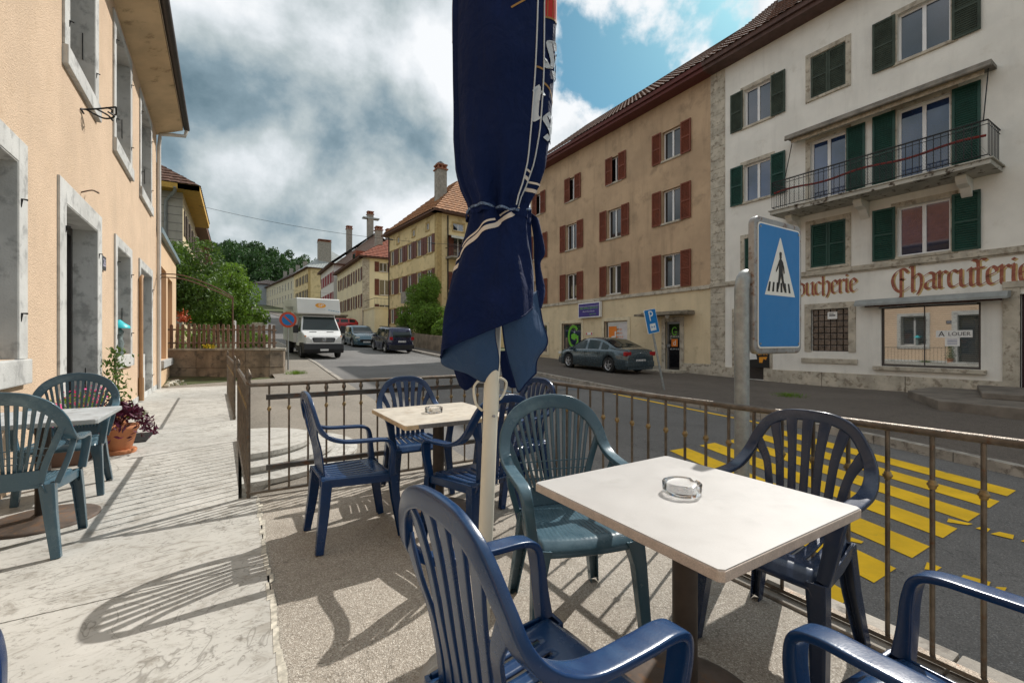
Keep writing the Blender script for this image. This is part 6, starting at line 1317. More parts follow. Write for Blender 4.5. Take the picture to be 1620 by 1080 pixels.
def slat_chair(mat):
    o = empty('garden_chair', (0, 0, 0), 0)
    rim = [(0, -.275, .915, 0, 0, 1, .050, .022), (.10, -.275, .908, .15, 0, 1, .050, .022), (.185, -.27, .872, .6, 0, .8, .05, .023), (.24, -.255, .80, .95, 0, .35, .05, .024), (.268, -.235, .735, 1, .1, .1, .052, .025),
           (.283, -.185, .685, 1, .05, 0, .056, .027), (.29, -.10, .655, 1, 0, 0, .064, .020), (.292, .03, .646, 1, 0, 0, .070, .019), (.29, .128, .64, 1, 0, 0, .070, .020), (.288, .175, .618, 1, 0, 0, .068, .024), (.282, .19, .56, 1, 0, 0, .060, .030), (.268, .192, .48, 1, 0, 0, .054, .036), (.252, .195, .405, 1, 0, 0, .05, .045)]
    D_ = cr(rim, 6); cut = 30
    mb = MB()
    arch = [((-x, y, z), (-a, b, c), w, t) for (x, y, z, a, b, c, w, t) in D_[cut:0:-1]]
    arch = [(p, (-wa[0], -wa[1], -wa[2]), w, t) for p, wa, w, t in arch]
    # keep the wide axis turning steadily from one side over the top to the other
    arch = [((-x, y, z), (-a, b, c), w, t) for (x, y, z, a, b, c, w, t) in D_[cut:0:-1]]+[((x, y, z), (a, b, c), w, t) for (x, y, z, a, b, c, w, t) in D_[:cut+1]]
    mb.sweep(arch, RSEC)
    for k in range(-3, 4):
        xb = k*.050; tops = {0: (0, .902), 1: (.078, .898), 2: (.160, .868), 3: (.238, .772)}; xt, zt = tops[abs(k)]; xt = math.copysign(xt, k) if k else 0
        pts = [(xb, -.19, .395), (xb*1.0, -.200, .50), (xb*1.10, -.215, .60), (lerp(xb, xt, .42), -.238, lerp(.60, zt, .5)), (lerp(xb, xt, .80), -.258+(.012 if abs(k) == 3 else 0), lerp(.60, zt, .85)), (xt, -.272+(.025 if abs(k) == 3 else .0), zt)]
        mb.sweep([(p, (1, 0, .0), .036+.016*sm((i-12)/13), .011) for i, p in enumerate(cr(pts, 5))], RSEC)
    mb.build('backrest', mat, o)
    for s in (1, -1):
        mb = MB(); mb.sweep([((s*x, y, z), (s*a, b, c), w, t) for (x, y, z, a, b, c, w, t) in D_[cut:]], RSEC); mb.build('armrest', mat, o)
    def seat(u, v):
        y = lerp(-.225, .235, v); W_ = lerp(.195, .24, sm(v*1.15)); x = (2*u-1)*W_; e = abs(2*u-1)
        z = .418-.012*sin(pi*min(1, v*1.1))*(1-e*e)-.045*sm((y-.165)/.07)**1.3-.045*sm((e-.86)/.14)+.012*sm((-.12-y)/.1)
        return Vector((x, y, z))
    mb = MB(); mb.grid(seat, 30, 24, skip=lambda i, j: (i % 4 == 1 and 3 < i < 27 and 3 <= j <= 16)); so = mb.build('seat', mat, o, solid=-.007)
    for s in (1, -1):
        mb = MB(); mb.sweep([((s*.232, .205, .40), (1, 0, 0), .075, .05), ((s*.245, .22, .25), (1, 0, 0), .062, .05), ((s*.262, .26, 0), (1, 0, 0), .048, .042)], CSEC, smooth=False); mb.build('leg', mat, o, bevel=.003)
        mb = MB(); mb.sweep([((s*.185, -.185, .415), (-1, 0, 0), .07, .06), ((s*.205, -.205, .22), (-1, 0, 0), .06, .055), ((s*.24, -.235, 0), (-1, 0, 0), .046, .042)], CSEC, smooth=False); mb.build('leg', mat, o, bevel=.003)
        mb = MB(); mb.sweep([((s*.21, -.2, .40), (0, 0, 1), .05, .012), ((s*.238, 0, .395), (0, 0, 1), .05, .012), ((s*.25, .2, .385), (0, 0, 1), .05, .012)], RSEC); mb.build('seat_apron', mat, so)
    return o
def fan_chair(mat):
    o = empty('garden_chair', (0, 0, 0), 0)
    rim = [(0, -.30, .94, 0, 0, 1, .072, .020), (.11, -.30, .925, .3, 0, 1, .072, .020), (.205, -.29, .875, .75, 0, .7, .07, .020), (.262, -.27, .80, 1, 0, .3, .064, .022), (.283, -.235, .725, 1, .1, .0, .06, .024), (.29, -.17, .68, 1, 0, 0, .058, .026),
           (.293, -.06, .66, 1, 0, 0, .058, .028), (.292, .08, .652, 1, 0, 0, .058, .028), (.29, .155, .64, 1, 0, 0, .056, .03), (.287, .19, .60, 1, 0, 0, .05, .036), (.28, .2, .54, 1, 0, 0, .046, .042), (.262, .2, .42, 1, 0, 0, .046, .045)]
    D_ = cr(rim, 6); cut = 24
    arch = [((-x, y, z), (-a, b, c), w, t) for (x, y, z, a, b, c, w, t) in D_[cut:0:-1]]+[((x, y, z), (a, b, c), w, t) for (x, y, z, a, b, c, w, t) in D_[:cut+1]]
    mb = MB(); mb.sweep(arch, RSEC)
    for s in (1, -1):
        mb.sweep([((s*x, y, z), (1, 0, 0), .034, .016) for x, y, z in cr([(.272, -.26, .775), (.225, -.25, .66), (.18, -.232, .54), (.158, -.215, .44)], 5)], RSEC)
        mb.sweep([((s*x, y, z), (1, 0, 0), .03, .02) for x, y, z in cr([(.288, -.12, .665), (.27, -.16, .56), (.225, -.19, .42)], 4)], RSEC)
    for k in range(-6, 7):
        xb = k*.0225; xt = k*.038; zt = .945-.075*(abs(k)/6)**2.2-.035
        mb.sweep([(p, (1, 0, 0), .0155+.006*sm((i-3)/8), .009) for i, p in enumerate(cr([(xb, -.218, .50), (lerp(xb, xt, .35), -.245, .62), (lerp(xb, xt, .8), -.282, .80), (xt, -.298+.012*(abs(k) == 6), zt)], 4))], RSEC[::2])
    for z, hw_2, yy in ((.56, .165, -.233), (.60, .18, -.242), (.64, .196, -.25)): mb.tube([(-hw_2, yy, z), (hw_2, yy, z)], .0035, 5)
    mb.grid(lambda u, v: Vector(((2*u-1)*lerp(.155, .165, v), lerp(-.208, -.226, v)-.012*(1-(2*u-1)**2), lerp(.41, .515, v))), 12, 4); mb.grid(lambda u, v: Vector(((2*u-1)*lerp(.155, .165, v), lerp(-.216, -.234, v)-.012*(1-(2*u-1)**2), lerp(.41, .515, v))), 12, 4)
    mb.build('backrest', mat, o)
    for s in (1, -1):
        mb = MB(); mb.sweep([((s*x, y, z), (s*a, b, c), w, t) for (x, y, z, a, b, c, w, t) in D_[cut:]], RSEC); mb.build('armrest', mat, o)
    def seat(u, v):
        y = lerp(-.225, .225, v); W_ = lerp(.185, .245, sm(v*1.15)); x = (2*u-1)*W_; e = abs(2*u-1)
        z = .425-.014*sin(pi*min(1, v*1.05))*(1-e*e)-.05*sm((y-.16)/.07)**1.3-.05*sm((e-.84)/.16)+.0016*sin(u*2*pi*22)*(e < .8)*(.05 < v < .85)
        return Vector((x, y-.02*e*e*(v > .5), z))
    mb = MB(); mb.grid(seat, 110, 20); so = mb.build('seat', mat, o, solid=-.006)
    for s in (1, -1):
        mb = MB(); mb.sweep([((s*.222, .185, .405), (1, 0, 0), .085, .055), ((s*.24, .2, .30), (1, 0, 0), .06, .05), ((s*.262, .225, 0), (1, 0, 0), .046, .036)], CSEC, smooth=False); mb.build('leg', mat, o, bevel=.003)
        mb = MB(); mb.sweep([((s*.18, -.185, .42), (-1, 0, 0), .075, .06), ((s*.2, -.21, .25), (-1, 0, 0), .06, .052), ((s*.235, -.25, 0), (-1, 0, 0), .046, .04)], CSEC, smooth=False); mb.build('leg', mat, o, bevel=.003)
        mb = MB(); mb.sweep([((s*.2, -.2, .405), (0, 0, 1), .055, .012), ((s*.235, 0, .395), (0, 0, 1), .055, .012), ((s*.25, .2, .39), (0, 0, 1), .055, .012)], RSEC); mb.build('seat_apron', mat, so)
    return o
GB = 'blue slatted garden chairs'; GT = 'teal garden chairs with fan shaped backs'
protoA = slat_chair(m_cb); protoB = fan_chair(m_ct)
def narrow(o, k):
    for ch in children(o):
        ch.data.transform(Matrix.Diagonal((k, 1, 1, 1))); narrow(ch, k)
narrow(protoA, .885); narrow(protoB, .93)
used = {}
def place(proto, x, y, face, label, group, mat=None, dz=0, sc=1):
    o = proto if proto.name not in used else copy_tree(proto); used[proto.name] = 1
    o.location = (x, y, dz); o.rotation_euler = (0, 0, R(face)-pi/2)   # face: world angle the sitter looks to
    tag(o, label, 'chair', group)
    if mat:
        def rec(c):
            for ch in children(c):
                if ch.type == 'MESH':
                    if ch.data.materials[0] != mat:
                        key = (ch.data.name, mat.name)
                        if key not in used:
                            d = ch.data.copy(); d.materials.clear(); d.materials.append(mat); used[key] = d
                        ch.data = used[key]
                rec(ch)
        rec(o)
    return o
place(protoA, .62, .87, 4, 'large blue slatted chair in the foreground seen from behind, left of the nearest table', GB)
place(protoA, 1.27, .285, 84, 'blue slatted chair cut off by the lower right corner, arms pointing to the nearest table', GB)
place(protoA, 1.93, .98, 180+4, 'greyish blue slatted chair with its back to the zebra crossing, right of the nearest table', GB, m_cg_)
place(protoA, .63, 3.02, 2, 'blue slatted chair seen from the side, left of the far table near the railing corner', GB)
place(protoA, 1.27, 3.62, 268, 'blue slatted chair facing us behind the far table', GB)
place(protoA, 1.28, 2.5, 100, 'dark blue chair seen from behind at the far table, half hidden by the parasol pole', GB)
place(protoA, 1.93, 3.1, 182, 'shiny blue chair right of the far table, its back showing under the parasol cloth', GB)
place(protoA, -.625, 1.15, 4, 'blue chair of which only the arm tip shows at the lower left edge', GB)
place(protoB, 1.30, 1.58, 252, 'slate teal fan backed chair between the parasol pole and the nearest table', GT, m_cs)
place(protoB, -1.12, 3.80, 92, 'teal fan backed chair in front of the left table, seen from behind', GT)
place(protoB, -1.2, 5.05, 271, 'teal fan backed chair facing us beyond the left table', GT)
# ---------------------------------------------------------------- tables
m_top = M('pale laminate table top', (.475, .46, .445), .42, var=.035, scale=3, fine=.05, bscale=220, spec=.4, col2=(.40, .385, .365), c2=(.56, .8))
m_edge = M('speckled table edge', (.52, .44, .38), .7, var=.12, scale=30, fine=.25, bscale=260)
m_top2 = M('weathered marbled table top', (.55, .50, .42), .5, var=.12, scale=7, col2=(.42, .34, .25), c2=(.5, .75))
m_top3 = M('grey weathered table top', (.46, .48, .49), .5, var=.12, scale=6, col2=(.3, .3, .3))
m_post = M('dark brown table column', (.055, .042, .034), .55, var=.3, scale=5, metal=.2)
def table(label, x0, x1, y0, y1, h, top, edge, rz=0, disc=.27):
    cx_, cy_ = (x0+x1)/2, (y0+y1)/2; o = empty('terrace_table', (cx_, cy_, 0), 0, label, 'table', 'square terrace tables')
    mb = MB(); c = .012
    pl = [(x0+c, y0), (x1-c, y0), (x1, y0+c), (x1, y1-c), (x1-c, y1), (x0+c, y1), (x0, y1-c), (x0, y0+c)]
    mb.prism(pl, lambda a, b, z: (a, b, z), h-.03, h-.003); tp = mb.build('table_top', edge, o, bevel=.004)
    pl = [(a+(.003 if a < cx_ else -.003), b+(.003 if b < cy_ else -.003)) for a, b in pl]
    mb = MB(); mb.prism(pl, lambda a, b, z: (a, b, z), h-.005, h); mb.build('laminate', top, tp, bevel=.0015)
    mb = MB(); mb.tube([(cx_, cy_, .03), (cx_, cy_, h-.04)], .041, 20); mb.build('leg', m_post, o)
    mb = MB(); mb.box(cx_-.2, cx_+.2, cy_-.02, cy_+.02, h-.045, h-.03); mb.box(cx_-.02, cx_+.02, cy_-.2, cy_+.2, h-.06, h-.045); mb.build('bracket', m_post, tp)
    mb = MB(); mb.lathe([(disc, 0), (disc, .012), (disc-.02, .02), (.07, .03), (.05, .05)], 36, (cx_, cy_, 0)); mb.build('base', M('rusty base plate', (.10, .075, .06), .7, var=.3, scale=9, col2=(.16, .09, .05)), o)
    return o, tp
t1, _ = table('nearest table with a clean white square top', .93, 1.665, .60, 1.35, .73, m_top, m_edge)
t2, tp2 = table('far table with a weathered cream top and taped edge by the railing', .87, 1.64, 2.66, 3.46, .73, m_top2, M('cream table edge', (.55, .42, .26), .7, var=.2, scale=20))
mb = MB()
for i in range(14): mb.box(.97+.026*i, .992+.026*i, 2.652, 2.6585, .704, .728)
mb.box(.96, 1.34, 2.6545, 2.659, .703, .729); mb.build('edge_tape', M('grey tape', (.2, .19, .18), .5), tp2)
t3, _ = table('left table with a grey top between two teal chairs', -1.52, -.80, 3.98, 4.72, .73, m_top3, M('grey table edge', (.36, .38, .38), .6), disc=.30)
m_ag = M('clear glass', (1, 1, 1), .02, var=0, trans=1, ior=1.45)
def ashtray(label, x, y, z, s=1):
    n = 40; vs = []; prof = [(.045, 0), (.052, .003), (.053, .03), (.047, .033), (.042, .03), (.039, .010), (.0, .009)]
    mb = MB(); 
    for (r, h) in prof:
        for k in range(n):
            a = 2*pi*k/n; notch = .006 if (h > .028 and (k % 13) == 0) else 0
            vs.append(Vector((x+r*s*cos(a), y+r*s*sin(a), z+.001+(h-notch)*s)))
    fs = [(i*n+k, i*n+(k+1) % n, (i+1)*n+(k+1) % n, (i+1)*n+k) for i in range(len(prof)-1) for k in range(n)]
    mb.add(vs, fs, 0, True); mb.add(vs[:n], [tuple(range(n))[::-1]])
    return tag(mb.build('ashtray', m_ag), label, 'ashtray', 'glass ashtrays')
ashtray('round clear glass ashtray on the nearest white table', 1.295, .985, .73, 1.22)
ashtray('clear glass ashtray on the weathered far table', 1.22, 3.06, .73, 1.22)
# ---------------------------------------------------------------- parasol
m_navy = M('navy parasol cloth', (.004, .012, .055), .8, spec=.15, var=.12, scale=2, sheen=0, creases=.55, col2=(.007, .018, .085), c2=(.5, .8))
m_navyin = M('pale blue cloth lining', (.022, .06, .14), .8, var=.1, scale=3, creases=.4)
m_band = M('cream printed band', (.6, .55, .5), .8, var=.05); m_whp = M('white printed lettering', (.5, .55, .6), .8, var=.06); m_redp = M('red printed crest', (.45, .02, .015), .8); m_gold = M('gold printed line', (.3, .17, .05), .7)
m_polew = M('cream painted pole', (.72, .69, .58), .4, var=.05, scale=2)
ZU = 1.6; UB = FW*ZU+RT*(-.117)
um = empty('parasol', (UB.x, UB.y, 0), 0, 'tall closed navy parasol on a cream pole tied with a cord', 'parasol')
def U(l, d, z): v = UB+RT*(l+.04*z)+FW*d; return Vector((v.x, v.y, z))
mb = MB(); mb.tube([U(0, 0, .05), U(0, 0, 2.9)], .0265, 20); pole = mb.build('pole', m_polew, um)
mb = MB(); mb.tube([U(0, 0, 1.0), U(0, 0, 1.10)], .0285, 20); mb.tube(cr([tuple(U(-.03, 0, 1.12)), tuple(U(-.062, -.01, 1.09)), tuple(U(-.055, -.01, 1.03)), tuple(U(-.03, 0, 1.0))], 5), .0045, 6); mb.tube(cr([tuple(U(.03, 0, 1.12)), tuple(U(.052, .02, 1.10)), tuple(U(.045, .02, 1.06)), tuple(U(.03, 0, 1.04))], 5), .0045, 6); mb.build('sliding_hub', m_polew, pole)
mb = MB(); mb.lathe([(.006, -.002), (.006, .002), (.002, .004)], 8, U(.012, -.0285, .985)); mb.tube([U(.014, -.026, .985), U(.014, -.031, .985)], .005, 8); mb.build('screw', m_zinc, pole)
mb = MB(); mb.lathe([(.22, 0), (.22, .04), (.18, .055), (.045, .07), (.034, .10), (.03, .10)], 30, (UB.x+.0, UB.y, 0)); mb.build('base', M('grey concrete foot', (.3, .29, .27), .9, bump=.5), um)
Rtab = [(1.70, .100), (1.74, .106), (1.79, .134), (1.86, .158), (1.97, .170), (2.15, .177), (2.45, .180), (2.7, .17), (2.9, .15), (3.05, .10), (3.15, .03)]
EDG = [R(-52), R(-38), R(30), R(110), R(200)]      # pleat edges as angles, front of the parasol is -90 degrees
def body(th, z, out=0):
    r0 = interp(Rtab, z); t = (th+pi) % (2*pi)-pi; r = r0*(1+.035*sin(3*t+z*1.5)+.02*sin(5*t-2*z+1))
    for e, dep in zip(EDG, (.016, .018, .02, .02, .018)):
        dd = (t-e+pi) % (2*pi)-pi
        if 0 < dd < .5: r -= dep*(1-dd/.5)*sm((3.1-z)/.4)
    fold = .5+.5*cos((t+R(95))*1.0)
    r -= .030*math.exp(-((t+R(95))/.16)**2)*sm((1.95-z)/.2)+.015*math.exp(-((t+R(60))/.12)**2)*sm((1.92-z)/.2)
    r += .007*sin(11*t+z*3)*sm((1.98-z)/.22)+.0025*sin(7*t+9*z)
    r += out; return U(r*cos(t)-.004+.005*sin(z*4), r*sin(t)*.92, z)
mb = MB(); ths = sorted(set([-pi+2*pi*i/150 for i in range(151)]+[e+.0005 for e in EDG]+[e-.0005 for e in EDG if -pi < e < pi])); zs = [1.70+1.45*j/60 for j in range(61)]
vs = [body(t, z) for z in zs for t in ths]; n = len(ths)
mb.add(vs, [(j*n+i, j*n+i+1, (j+1)*n+i+1, (j+1)*n+i) for j in range(60) for i in range(n-1)], 0, True)
cn = mb.build('canopy', m_navy, um, fix=False)
mb = MB()
for e in (EDG[0], EDG[1]): mb.tube([body(e-.01, z, .002) for z in [1.72+1.3*j/40 for j in range(41)]], .0026, 6)
mb.build('piping', m_whp, cn)
def strip_on(surf, pts, w, mat, name, n=10):
    mb = MB(); P_ = cr(pts, n); vs = []
    for i, (a, z) in enumerate(P_):
        a0, z0 = P_[max(0, i-1)]; a1, z1 = P_[min(len(P_)-1, i+1)]; 
        p = surf(a, z); tdir = (surf(a1, z1)-surf(a0, z0)).normalized(); e = 1e-3
        nrm = (surf(a+e, z)-surf(a-e, z)).cross(surf(a, z+e)-surf(a, z-e)).normalized(); q = nrm.cross(tdir).normalized()
        c_ = U(0, 0, p.z); 
        if nrm.dot(p-c_) < 0: nrm = -nrm
        vs += [p+nrm*.0022+q*w/2, p+nrm*.0022-q*w/2]
    mb.add(vs, [(2*i, 2*i+1, 2*i+3, 2*i+2) for i in range(len(P_)-1)], 0, True); return mb.build(name, mat, cn, fix=False)
strip_on(body, [(R(-82), 2.335), (R(-70), 2.36), (R(-60), 2.385), (R(-54), 2.38)], .006, m_gold, 'gold_line')
strip_on(body, [(R(-36), 2.14), (R(-20), 2.12), (R(0), 2.06), (R(20), 1.98)], .008, m_gold, 'gold_line')
strip_on(body, [(R(-51), 2.17), (R(-45), 2.172), (R(-39), 2.17)], .007, m_gold, 'gold_line')
for z, w in ((1.835, .007), (1.812, .012)): strip_on(body, [(R(-51), z), (R(-45), z), (R(-39), z-.004)], w, m_band, 'printed_band'); strip_on(body, [(R(-36), z-.03), (R(-20), z-.035), (R(-5), z-.03)], w, m_band, 'printed_band')
def bmap(a0, rot=0, zc=0):
    def f(x, z, o): 
        xr_, zr_ = x*cos(rot)-(z-zc)*sin(rot), x*sin(rot)+(z-zc)*cos(rot)+zc
        return body(a0+xr_/.165, zr_, o+.0012)
    return f
mb = MB(); nib(mb, bmap(R(-32), -.3, 2.25), 'ss', 0, 2.20, .105, .26); nib(mb, bmap(R(-50), 0, 1.97), 'r', .0, 2.0, .10, .26); nib(mb, bmap(R(-28), .15, 1.95), 'so', 0, 1.95, .085, .26)
mb.build('lettering', m_whp, cn, fix=False)
mb = MB()
for a0, a1, z0, z1 in ((R(-36), R(2), 2.36, 2.62), (R(172), R(192), 2.28, 2.62)):
    mb.grid(lambda u, v: body(lerp(a0, a1, u), lerp(z0+.03*u*0, z1, v)+.03*(u)*(1-v), .0016), 14, 8)
mb.build('crest', m_redp, cn, fix=False)
for a0, a1, z0 in ((R(-36), R(2), 2.36), (R(172), R(192), 2.28)):
    strip_on(body, [(lerp(a0, a1, k/4), z0+.03*k/4) for k in range(5)], .006, m_gold, 'gold_line')
    for k in range(1, 5): strip_on(body, [(lerp(a0, a1, k/5), z0+.01), (lerp(a0, a1, k/5), z0+.05), (lerp(a0, a1, k/5), z0+.12)], .003, m_gold, 'gold_line')
# cord and strap round the tied waist
mb = MB(); cord = [body(t, 1.722+.012*sin(t*1.0+.5)+(.012*sin(t*2)), .006) for t in [-pi+2*pi*i/80 for i in range(80)]]; mb.tube(cord, .0045, 6, closed=True); mb.build('cord', M('blue and white cord', (.12, .18, .3), .8, var=.6, scale=130), cn)
# skirt below the tie : front panel
def skirt(th, z, out=0):      # th from 150 deg (left back) over -90 (front) to 20 deg
    k = (1.72-z)/.5; t = th
    r = lerp(.098, .178, sm(k*1.25)**.8)+.012*sin(5*t+1)*sm(k*2)-.03*math.exp(-((t+R(80))/.22)**2)*math.exp(-(k/.25)**2)
    right = sm((t+R(60))/R(60)); r = lerp(r, lerp(.108, .152, sm(k*1.3)), right)
    r += .010*sin(9*t)*math.exp(-(k/.3)**2)+.006*sin(4*t+7*k)*sm(k*2)+.003*sin(13*t+3*k)*sm(k*3)
    return U(r*cos(t)-.012*k+out*cos(t), r*sin(t)*.8+out*sin(t), z)
def hem(t): return interp([(R(-230), 1.16), (R(-185), 1.185), (R(-150), 1.215), (R(-110), 1.265), (R(-80), 1.30), (R(-55), 1.335), (R(-30), 1.365), (R(0), 1.39), (R(20), 1.40)], t)
mb = MB(); mb.grid(lambda u, v: (lambda t: skirt(t, lerp(1.735, hem(t), v)))(lerp(R(-230), R(8), u)), 90, 40)
sk_ = mb.build('skirt', m_navy, um, fix=False, solid=0)
mb = MB(); mb.grid(lambda u, v: (lambda t: skirt(t, lerp(1.735, hem(t)+.002, v), -.003))(lerp(R(-230), R(8), u)), 90, 30); mb.build('skirt_lining', m_navyin, sk_, fix=False)
mb = MB(); mb.tube([skirt(t, hem(t), 0) for t in [lerp(R(-230), R(8), i/90) for i in range(91)]], .0032, 6); mb.tube([skirt(R(8), lerp(1.73, hem(R(8)), i/30), 0) for i in range(31)], .003, 6); mb.build('hem', m_navy, sk_)
mb = MB(); mb.tube([skirt(R(-14), lerp(1.72, hem(R(-14)), i/30), .002) for i in range(31)], .0022, 6); mb.build('piping', M('pale piping', (.3, .33, .42), .8), sk_)
strip_on(skirt, [(R(-205), 1.50), (R(-170), 1.535), (R(-140), 1.585), (R(-115), 1.63), (R(-92), 1.652), (R(-80), 1.668), (R(-60), 1.69), (R(-40), 1.712)], .016, m_band, 'printed_band')
strip_on(skirt, [(R(-205), 1.53), (R(-170), 1.565), (R(-140), 1.61), (R(-115), 1.654), (R(-95), 1.672)], .007, m_band, 'printed_band'); strip_on(skirt, [(R(-84), 1.687), (R(-70), 1.7), (R(-55), 1.718)], .007, m_band, 'printed_band')
mb = MB(); st = [skirt(t, 1.695-.02*sin(t+.4), .004) for t in [-pi+2*pi*i/60 for i in range(61)]]
vs = []; 
for p in st: vs += [p+Vector((0, 0, .012)), p-Vector((0, 0, .012))]
mb.add(vs, [(2*i, 2*i+1, 2*i+3, 2*i+2) for i in range(60)], 0, True); mb.build('strap', m_navy, cn, fix=False)
def sheet(name, rows_, mat_o, solid=.0025, n=8):
    """control rows of (u, v, depth offset) measured on the cloth of the parasol"""
    def W_(u, v, d): Z = ZU+d; L = (u-810)/FPX*Z; q = FW*Z+RT*L; return (q.x, q.y, EYE-(v-540)/FPX*Z)
    g = [cr([W_(*p) for p in r], n) for r in rows_]; cols = list(zip(*g)); gg = [cr(list(c), n) for c in cols]; nu = len(gg); nv = len(gg[0])
    mb = MB(); mb.add([gg[i][j] for j in range(nv) for i in range(nu)], [(j*nu+i, j*nu+i+1, (j+1)*nu+i+1, (j+1)*nu+i) for j in range(nv-1) for i in range(nu-1)], 0, True)
    o = mb.build(name, mat_o, um, solid=solid)
    mb = MB(); edge = [gg[0][j] for j in range(nv)]+[gg[i][nv-1] for i in range(1, nu)]+[gg[nu-1][j] for j in range(nv-2, -1, -1)]; mb.tube(edge, .0028, 6); mb.build('hem', m_navy, o); return o
sheet('cloth_flap', [[(699, 545, .02), (725, 520, -.06), (750, 505, -.10), (785, 490, -.10)], [(698, 568, .0), (728, 550, -.07), (752, 540, -.10), (783, 530, -.09)], [(702, 577, .02), (732, 575, -.03), (760, 580, -.05), (789, 567, -.04)], [(718, 584, .03), (738, 590, .0), (764, 603, -.01), (786, 596, -.0)]], m_navyin)
sheet('cloth_flap', [[(790, 480, -.09), (810, 475, -.10), (830, 468, -.08), (850, 460, -.02)], [(795, 518, -.08), (815, 512, -.09), (838, 505, -.07), (858, 508, .0)], [(799, 548, -.05), (818, 548, -.06), (842, 550, -.05), (866, 542, .0)], [(806, 578, -.02), (822, 582, -.03), (838, 582, -.02), (850, 568, .02)], [(816, 608, .01), (821, 620, .0), (832, 606, .0), (848, 590, .02)]], m_navyin)
sheet('cloth_flap', [[(716, 560, .10), (735, 560, .06), (756, 560, .06)], [(719, 585, .10), (736, 590, .06), (755, 588, .06)], [(728, 610, .10), (738, 616, .08), (752, 604, .08)]], m_navy)
sheet('cloth_flap', [[(790, 555, .10), (805, 555, .09), (822, 560, .09)], [(793, 580, .10), (806, 585, .09), (822, 590, .10)], [(797, 602, .10), (808, 612, .1), (820, 612, .11)]], m_navy)
sheet('cloth_flap', [[(838, 335, .05), (850, 345, .03), (853, 355, .09)], [(845, 375, .03), (861, 396, .02), (856, 392, .12)], [(846, 410, .03), (854, 418, .03), (852, 416, .12)], [(848, 440, .02), (861, 458, .02), (858, 455, .12)], [(850, 470, .0), (856, 486, .0), (854, 486, .1)]], m_navy)
# ---------------------------------------------------------------- signs
m_sb = M('blue sign face', (.0, .17, .48), .35, var=.03); m_sw = M('white reflective sign', (.75, .75, .72), .4, var=.02); m_sk = M('black print', (.012, .011, .01), .5); m_galv = M('galvanised steel', (.30, .32, .32), .5, metal=.5, var=.2, scale=14, col2=(.3, .3, .3)); m_galr = M('rust stained steel frame', (.30, .30, .30), .5, metal=.5, var=.2, scale=8, col2=(.16, .08, .05), c2=(.52, .68))
sx_, sy_ = 2.85, 1.70; gz_ = terrain(sx_, sy_)
sg = empty('crossing_sign', (sx_, sy_, gz_), 0, 'tall blue pedestrian crossing sign on a grey swan necked post', 'sign')
mb = MB(); pts = cr([(sx_, sy_, gz_-.1), (sx_, sy_, .9), (sx_, sy_, 1.45), (sx_, sy_, 1.58)], 3)+cr([(sx_, sy_, 1.6), (sx_+.015, sy_, 1.655), (sx_+.06, sy_+.01, 1.69), (sx_+.14, sy_+.03, 1.69)], 5); mb.tube(pts, .046, 16); mb.build('post', m_galv, sg)
def rrect(x0, x1, z0, z1, r, n=6):
    out = []
    for cx_, cz_, a0 in ((x1-r, z0+r, -90), (x1-r, z1-r, 0), (x0+r, z1-r, 90), (x0+r, z0+r, 180)):
        out += [(cx_+r*cos(R(a0+90*i/n)), cz_+r*sin(R(a0+90*i/n))) for i in range(n+1)]
    return out
X0, X1, Z0, Z1 = 2.885, 3.50, 1.165, 2.085; yf = 1.635
mb = MB(); mb.prism(rrect(X0, X1, Z0, Z1, .06), lambda a, z, h: (a, h, z), yf, yf+.045); cs_ = mb.build('case', m_galr, sg, bevel=.012)
mb = MB(); mb.prism(rrect(X0+.035, X1-.035, Z0+.04, Z1-.04, .03), lambda a, z, h: (a, h, z), yf-.004, yf-.0005); mb.build('border', m_sw, cs_)
mb = MB(); mb.prism(rrect(X0+.045, X1-.045, Z0+.05, Z1-.05, .025), lambda a, z, h: (a, h, z), yf-.006, yf-.0042); pn = mb.build('panel', m_sb, cs_)
cxs = (X0+X1)/2+.0; zb_ = 1.565; tb = .195
mb = MB(); mb.prism([(cxs-tb, zb_), (cxs+tb, zb_), (cxs+.004, zb_+.40), (cxs-.004, zb_+.40)], lambda a, z, h: (a, h, z), yf-.0075, yf-.0062); mb.build('triangle', m_sw, pn)
mb = MB()
def pic(pts, k): mb.prism([(cxs+a, zb_+z) for a, z in pts], lambda a, z, h: (a, h, z), yf-.009-k*.0004, yf-.0078-k*.0004)
for k in range(6):
    a = -.145+k*.052; pic([(a-.012+.006*(k-2.5)/2.5, .025), (a+.012+.006*(k-2.5)/2.5, .025), (a+.010-.004*(k-2.5), .09), (a-.010-.004*(k-2.5), .09)], 0)
pic([(-.012, .262), (-.013, .285), (.012, .285), (.013, .262), (.006, .252), (-.006, .252)], 1); pic([(-.018, .284), (.016, .284), (.010, .302), (-.010, .302)], 2)
pic([(-.022, .15), (.026, .15), (.026, .235), (.012, .252), (-.012, .252), (-.022, .24)], 3)
pic([(-.022, .24), (-.008, .245), (-.038, .185), (-.058, .16), (-.062, .170), (-.044, .2)], 4); pic([(.012, .245), (.026, .238), (.042, .2), (.05, .16), (.040, .155), (.03, .195)], 5)
pic([(-.022, .155), (.008, .155), (-.014, .09), (-.03, .045), (-.048, .038), (-.046, .048), (-.034, .09)], 6); pic([(.0, .155), (.026, .155), (.038, .10), (.062, .045), (.074, .048), (.07, .038), (.046, .036), (.018, .095)], 7)
mb.build('pictogram', m_sk, pn)
mb = MB()
for a in (X0+.06, X1-.06):
    for z in (Z0+.07, Z1-.07): mb.tube([(a, yf-.006, z), (a, yf-.010, z)], .007, 8)
mb.build('bolt', m_galv, cs_)
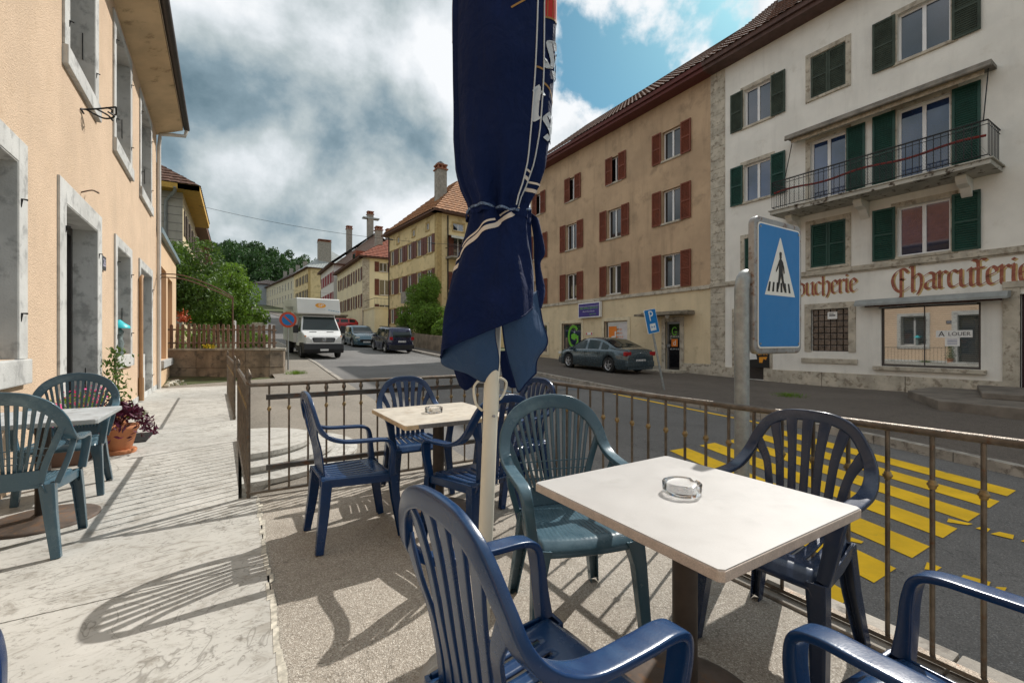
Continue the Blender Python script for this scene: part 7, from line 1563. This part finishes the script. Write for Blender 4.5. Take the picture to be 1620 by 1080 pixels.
# leaning parking sign
px_, py_ = 10.45, 8.55; pz = terrain(px_, py_)+.12
sg = empty('parking_sign', (px_, py_, pz), 0, 'blue parking disc sign on a leaning grey post', 'sign'); top = Vector((px_-.38, py_+.25, 2.15))
b = Vector((px_, py_, pz)); mb = MB(); mb.tube([b, top], .032, 10); mb.build('post', m_galv, sg)
ax = (top-b).normalized(); xr2 = Vector((1, 0, 0)); xr2 = (xr2-ax*xr2.dot(ax)).normalized(); nn = xr2.cross(ax)
nn = nn if nn.y < 0 else -nn
def PS(a, z, h): return top+xr2*a+ax*z+nn*h
mb = MB(); mb.prism(rrect(-.25, .25, -.68, .02, .04), PS, .035, .05); mb.build('panel_border', m_sw, sg); mb = MB(); mb.prism(rrect(-.235, .235, -.665, .005, .03), PS, .051, .054); mb.build('panel', m_sb, sg)
Mx = Matrix(((xr2.x, ax.x, nn.x, 0), (xr2.y, ax.y, nn.y, 0), (xr2.z, ax.z, nn.z, 0), (0, 0, 0, 1)))
text('P', .42, m_sw, 'lettering', sg, Matrix.Translation(PS(0, -.19, .056)) @ Mx, .001)
mb = MB(); mb.prism([(-.12, -.6), (.12, -.6), (.12, -.4), (-.12, -.4)], PS, .0545, .057); mb.build('symbol', m_sw, sg)
mb = MB(); mb.prism([(-.07, -.53), (-.01, -.5), (-.07, -.46)], PS, .0575, .059); mb.prism([(.07, -.53), (.01, -.5), (.07, -.46)], PS, .0575, .059); mb.build('symbol', m_sb, sg)
# round no parking sign at the end of the picket fence
c = Vector((1.62, 18.9, 2.08)); sg = empty('no_parking_sign', (c.x, c.y, terrain(c.x, c.y)), 0, 'round red and blue no parking sign at the end of the picket fence', 'sign')
def disc(nm, r, y0, y1, mat): mb = MB(); mb.prism([(r*cos(2*pi*k/32), r*sin(2*pi*k/32)) for k in range(32)], lambda a, z, h: (c.x+a, c.y+h, c.z+z), y0, y1); return mb.build(nm, mat, sg)
disc('rim', .30, -.01, .0, M('red sign face', (.5, .06, .02), .4)); disc('panel', .215, -.014, -.0105, m_sb)
mb = MB(); q = R(45); mb.prism([(-.2*cos(q)-.03*cos(q), .2*sin(q)-.03*sin(q)), (-.2*cos(q)+.03*cos(q), .2*sin(q)+.03*sin(q)), (.2*cos(q)+.03*cos(q), -.2*sin(q)+.03*sin(q)), (.2*cos(q)-.03*cos(q), -.2*sin(q)-.03*sin(q))], lambda a, z, h: (c.x+a, c.y+h, c.z+z), -.018, -.0145); mb.build('slash', M('red sign face', (.5, .06, .02), .4), sg)
mb = MB(); mb.tube([(c.x, c.y+.03, terrain(c.x, c.y)-.1), (c.x, c.y+.03, c.z+.3)], .028, 8); mb.build('post', m_galv, sg)
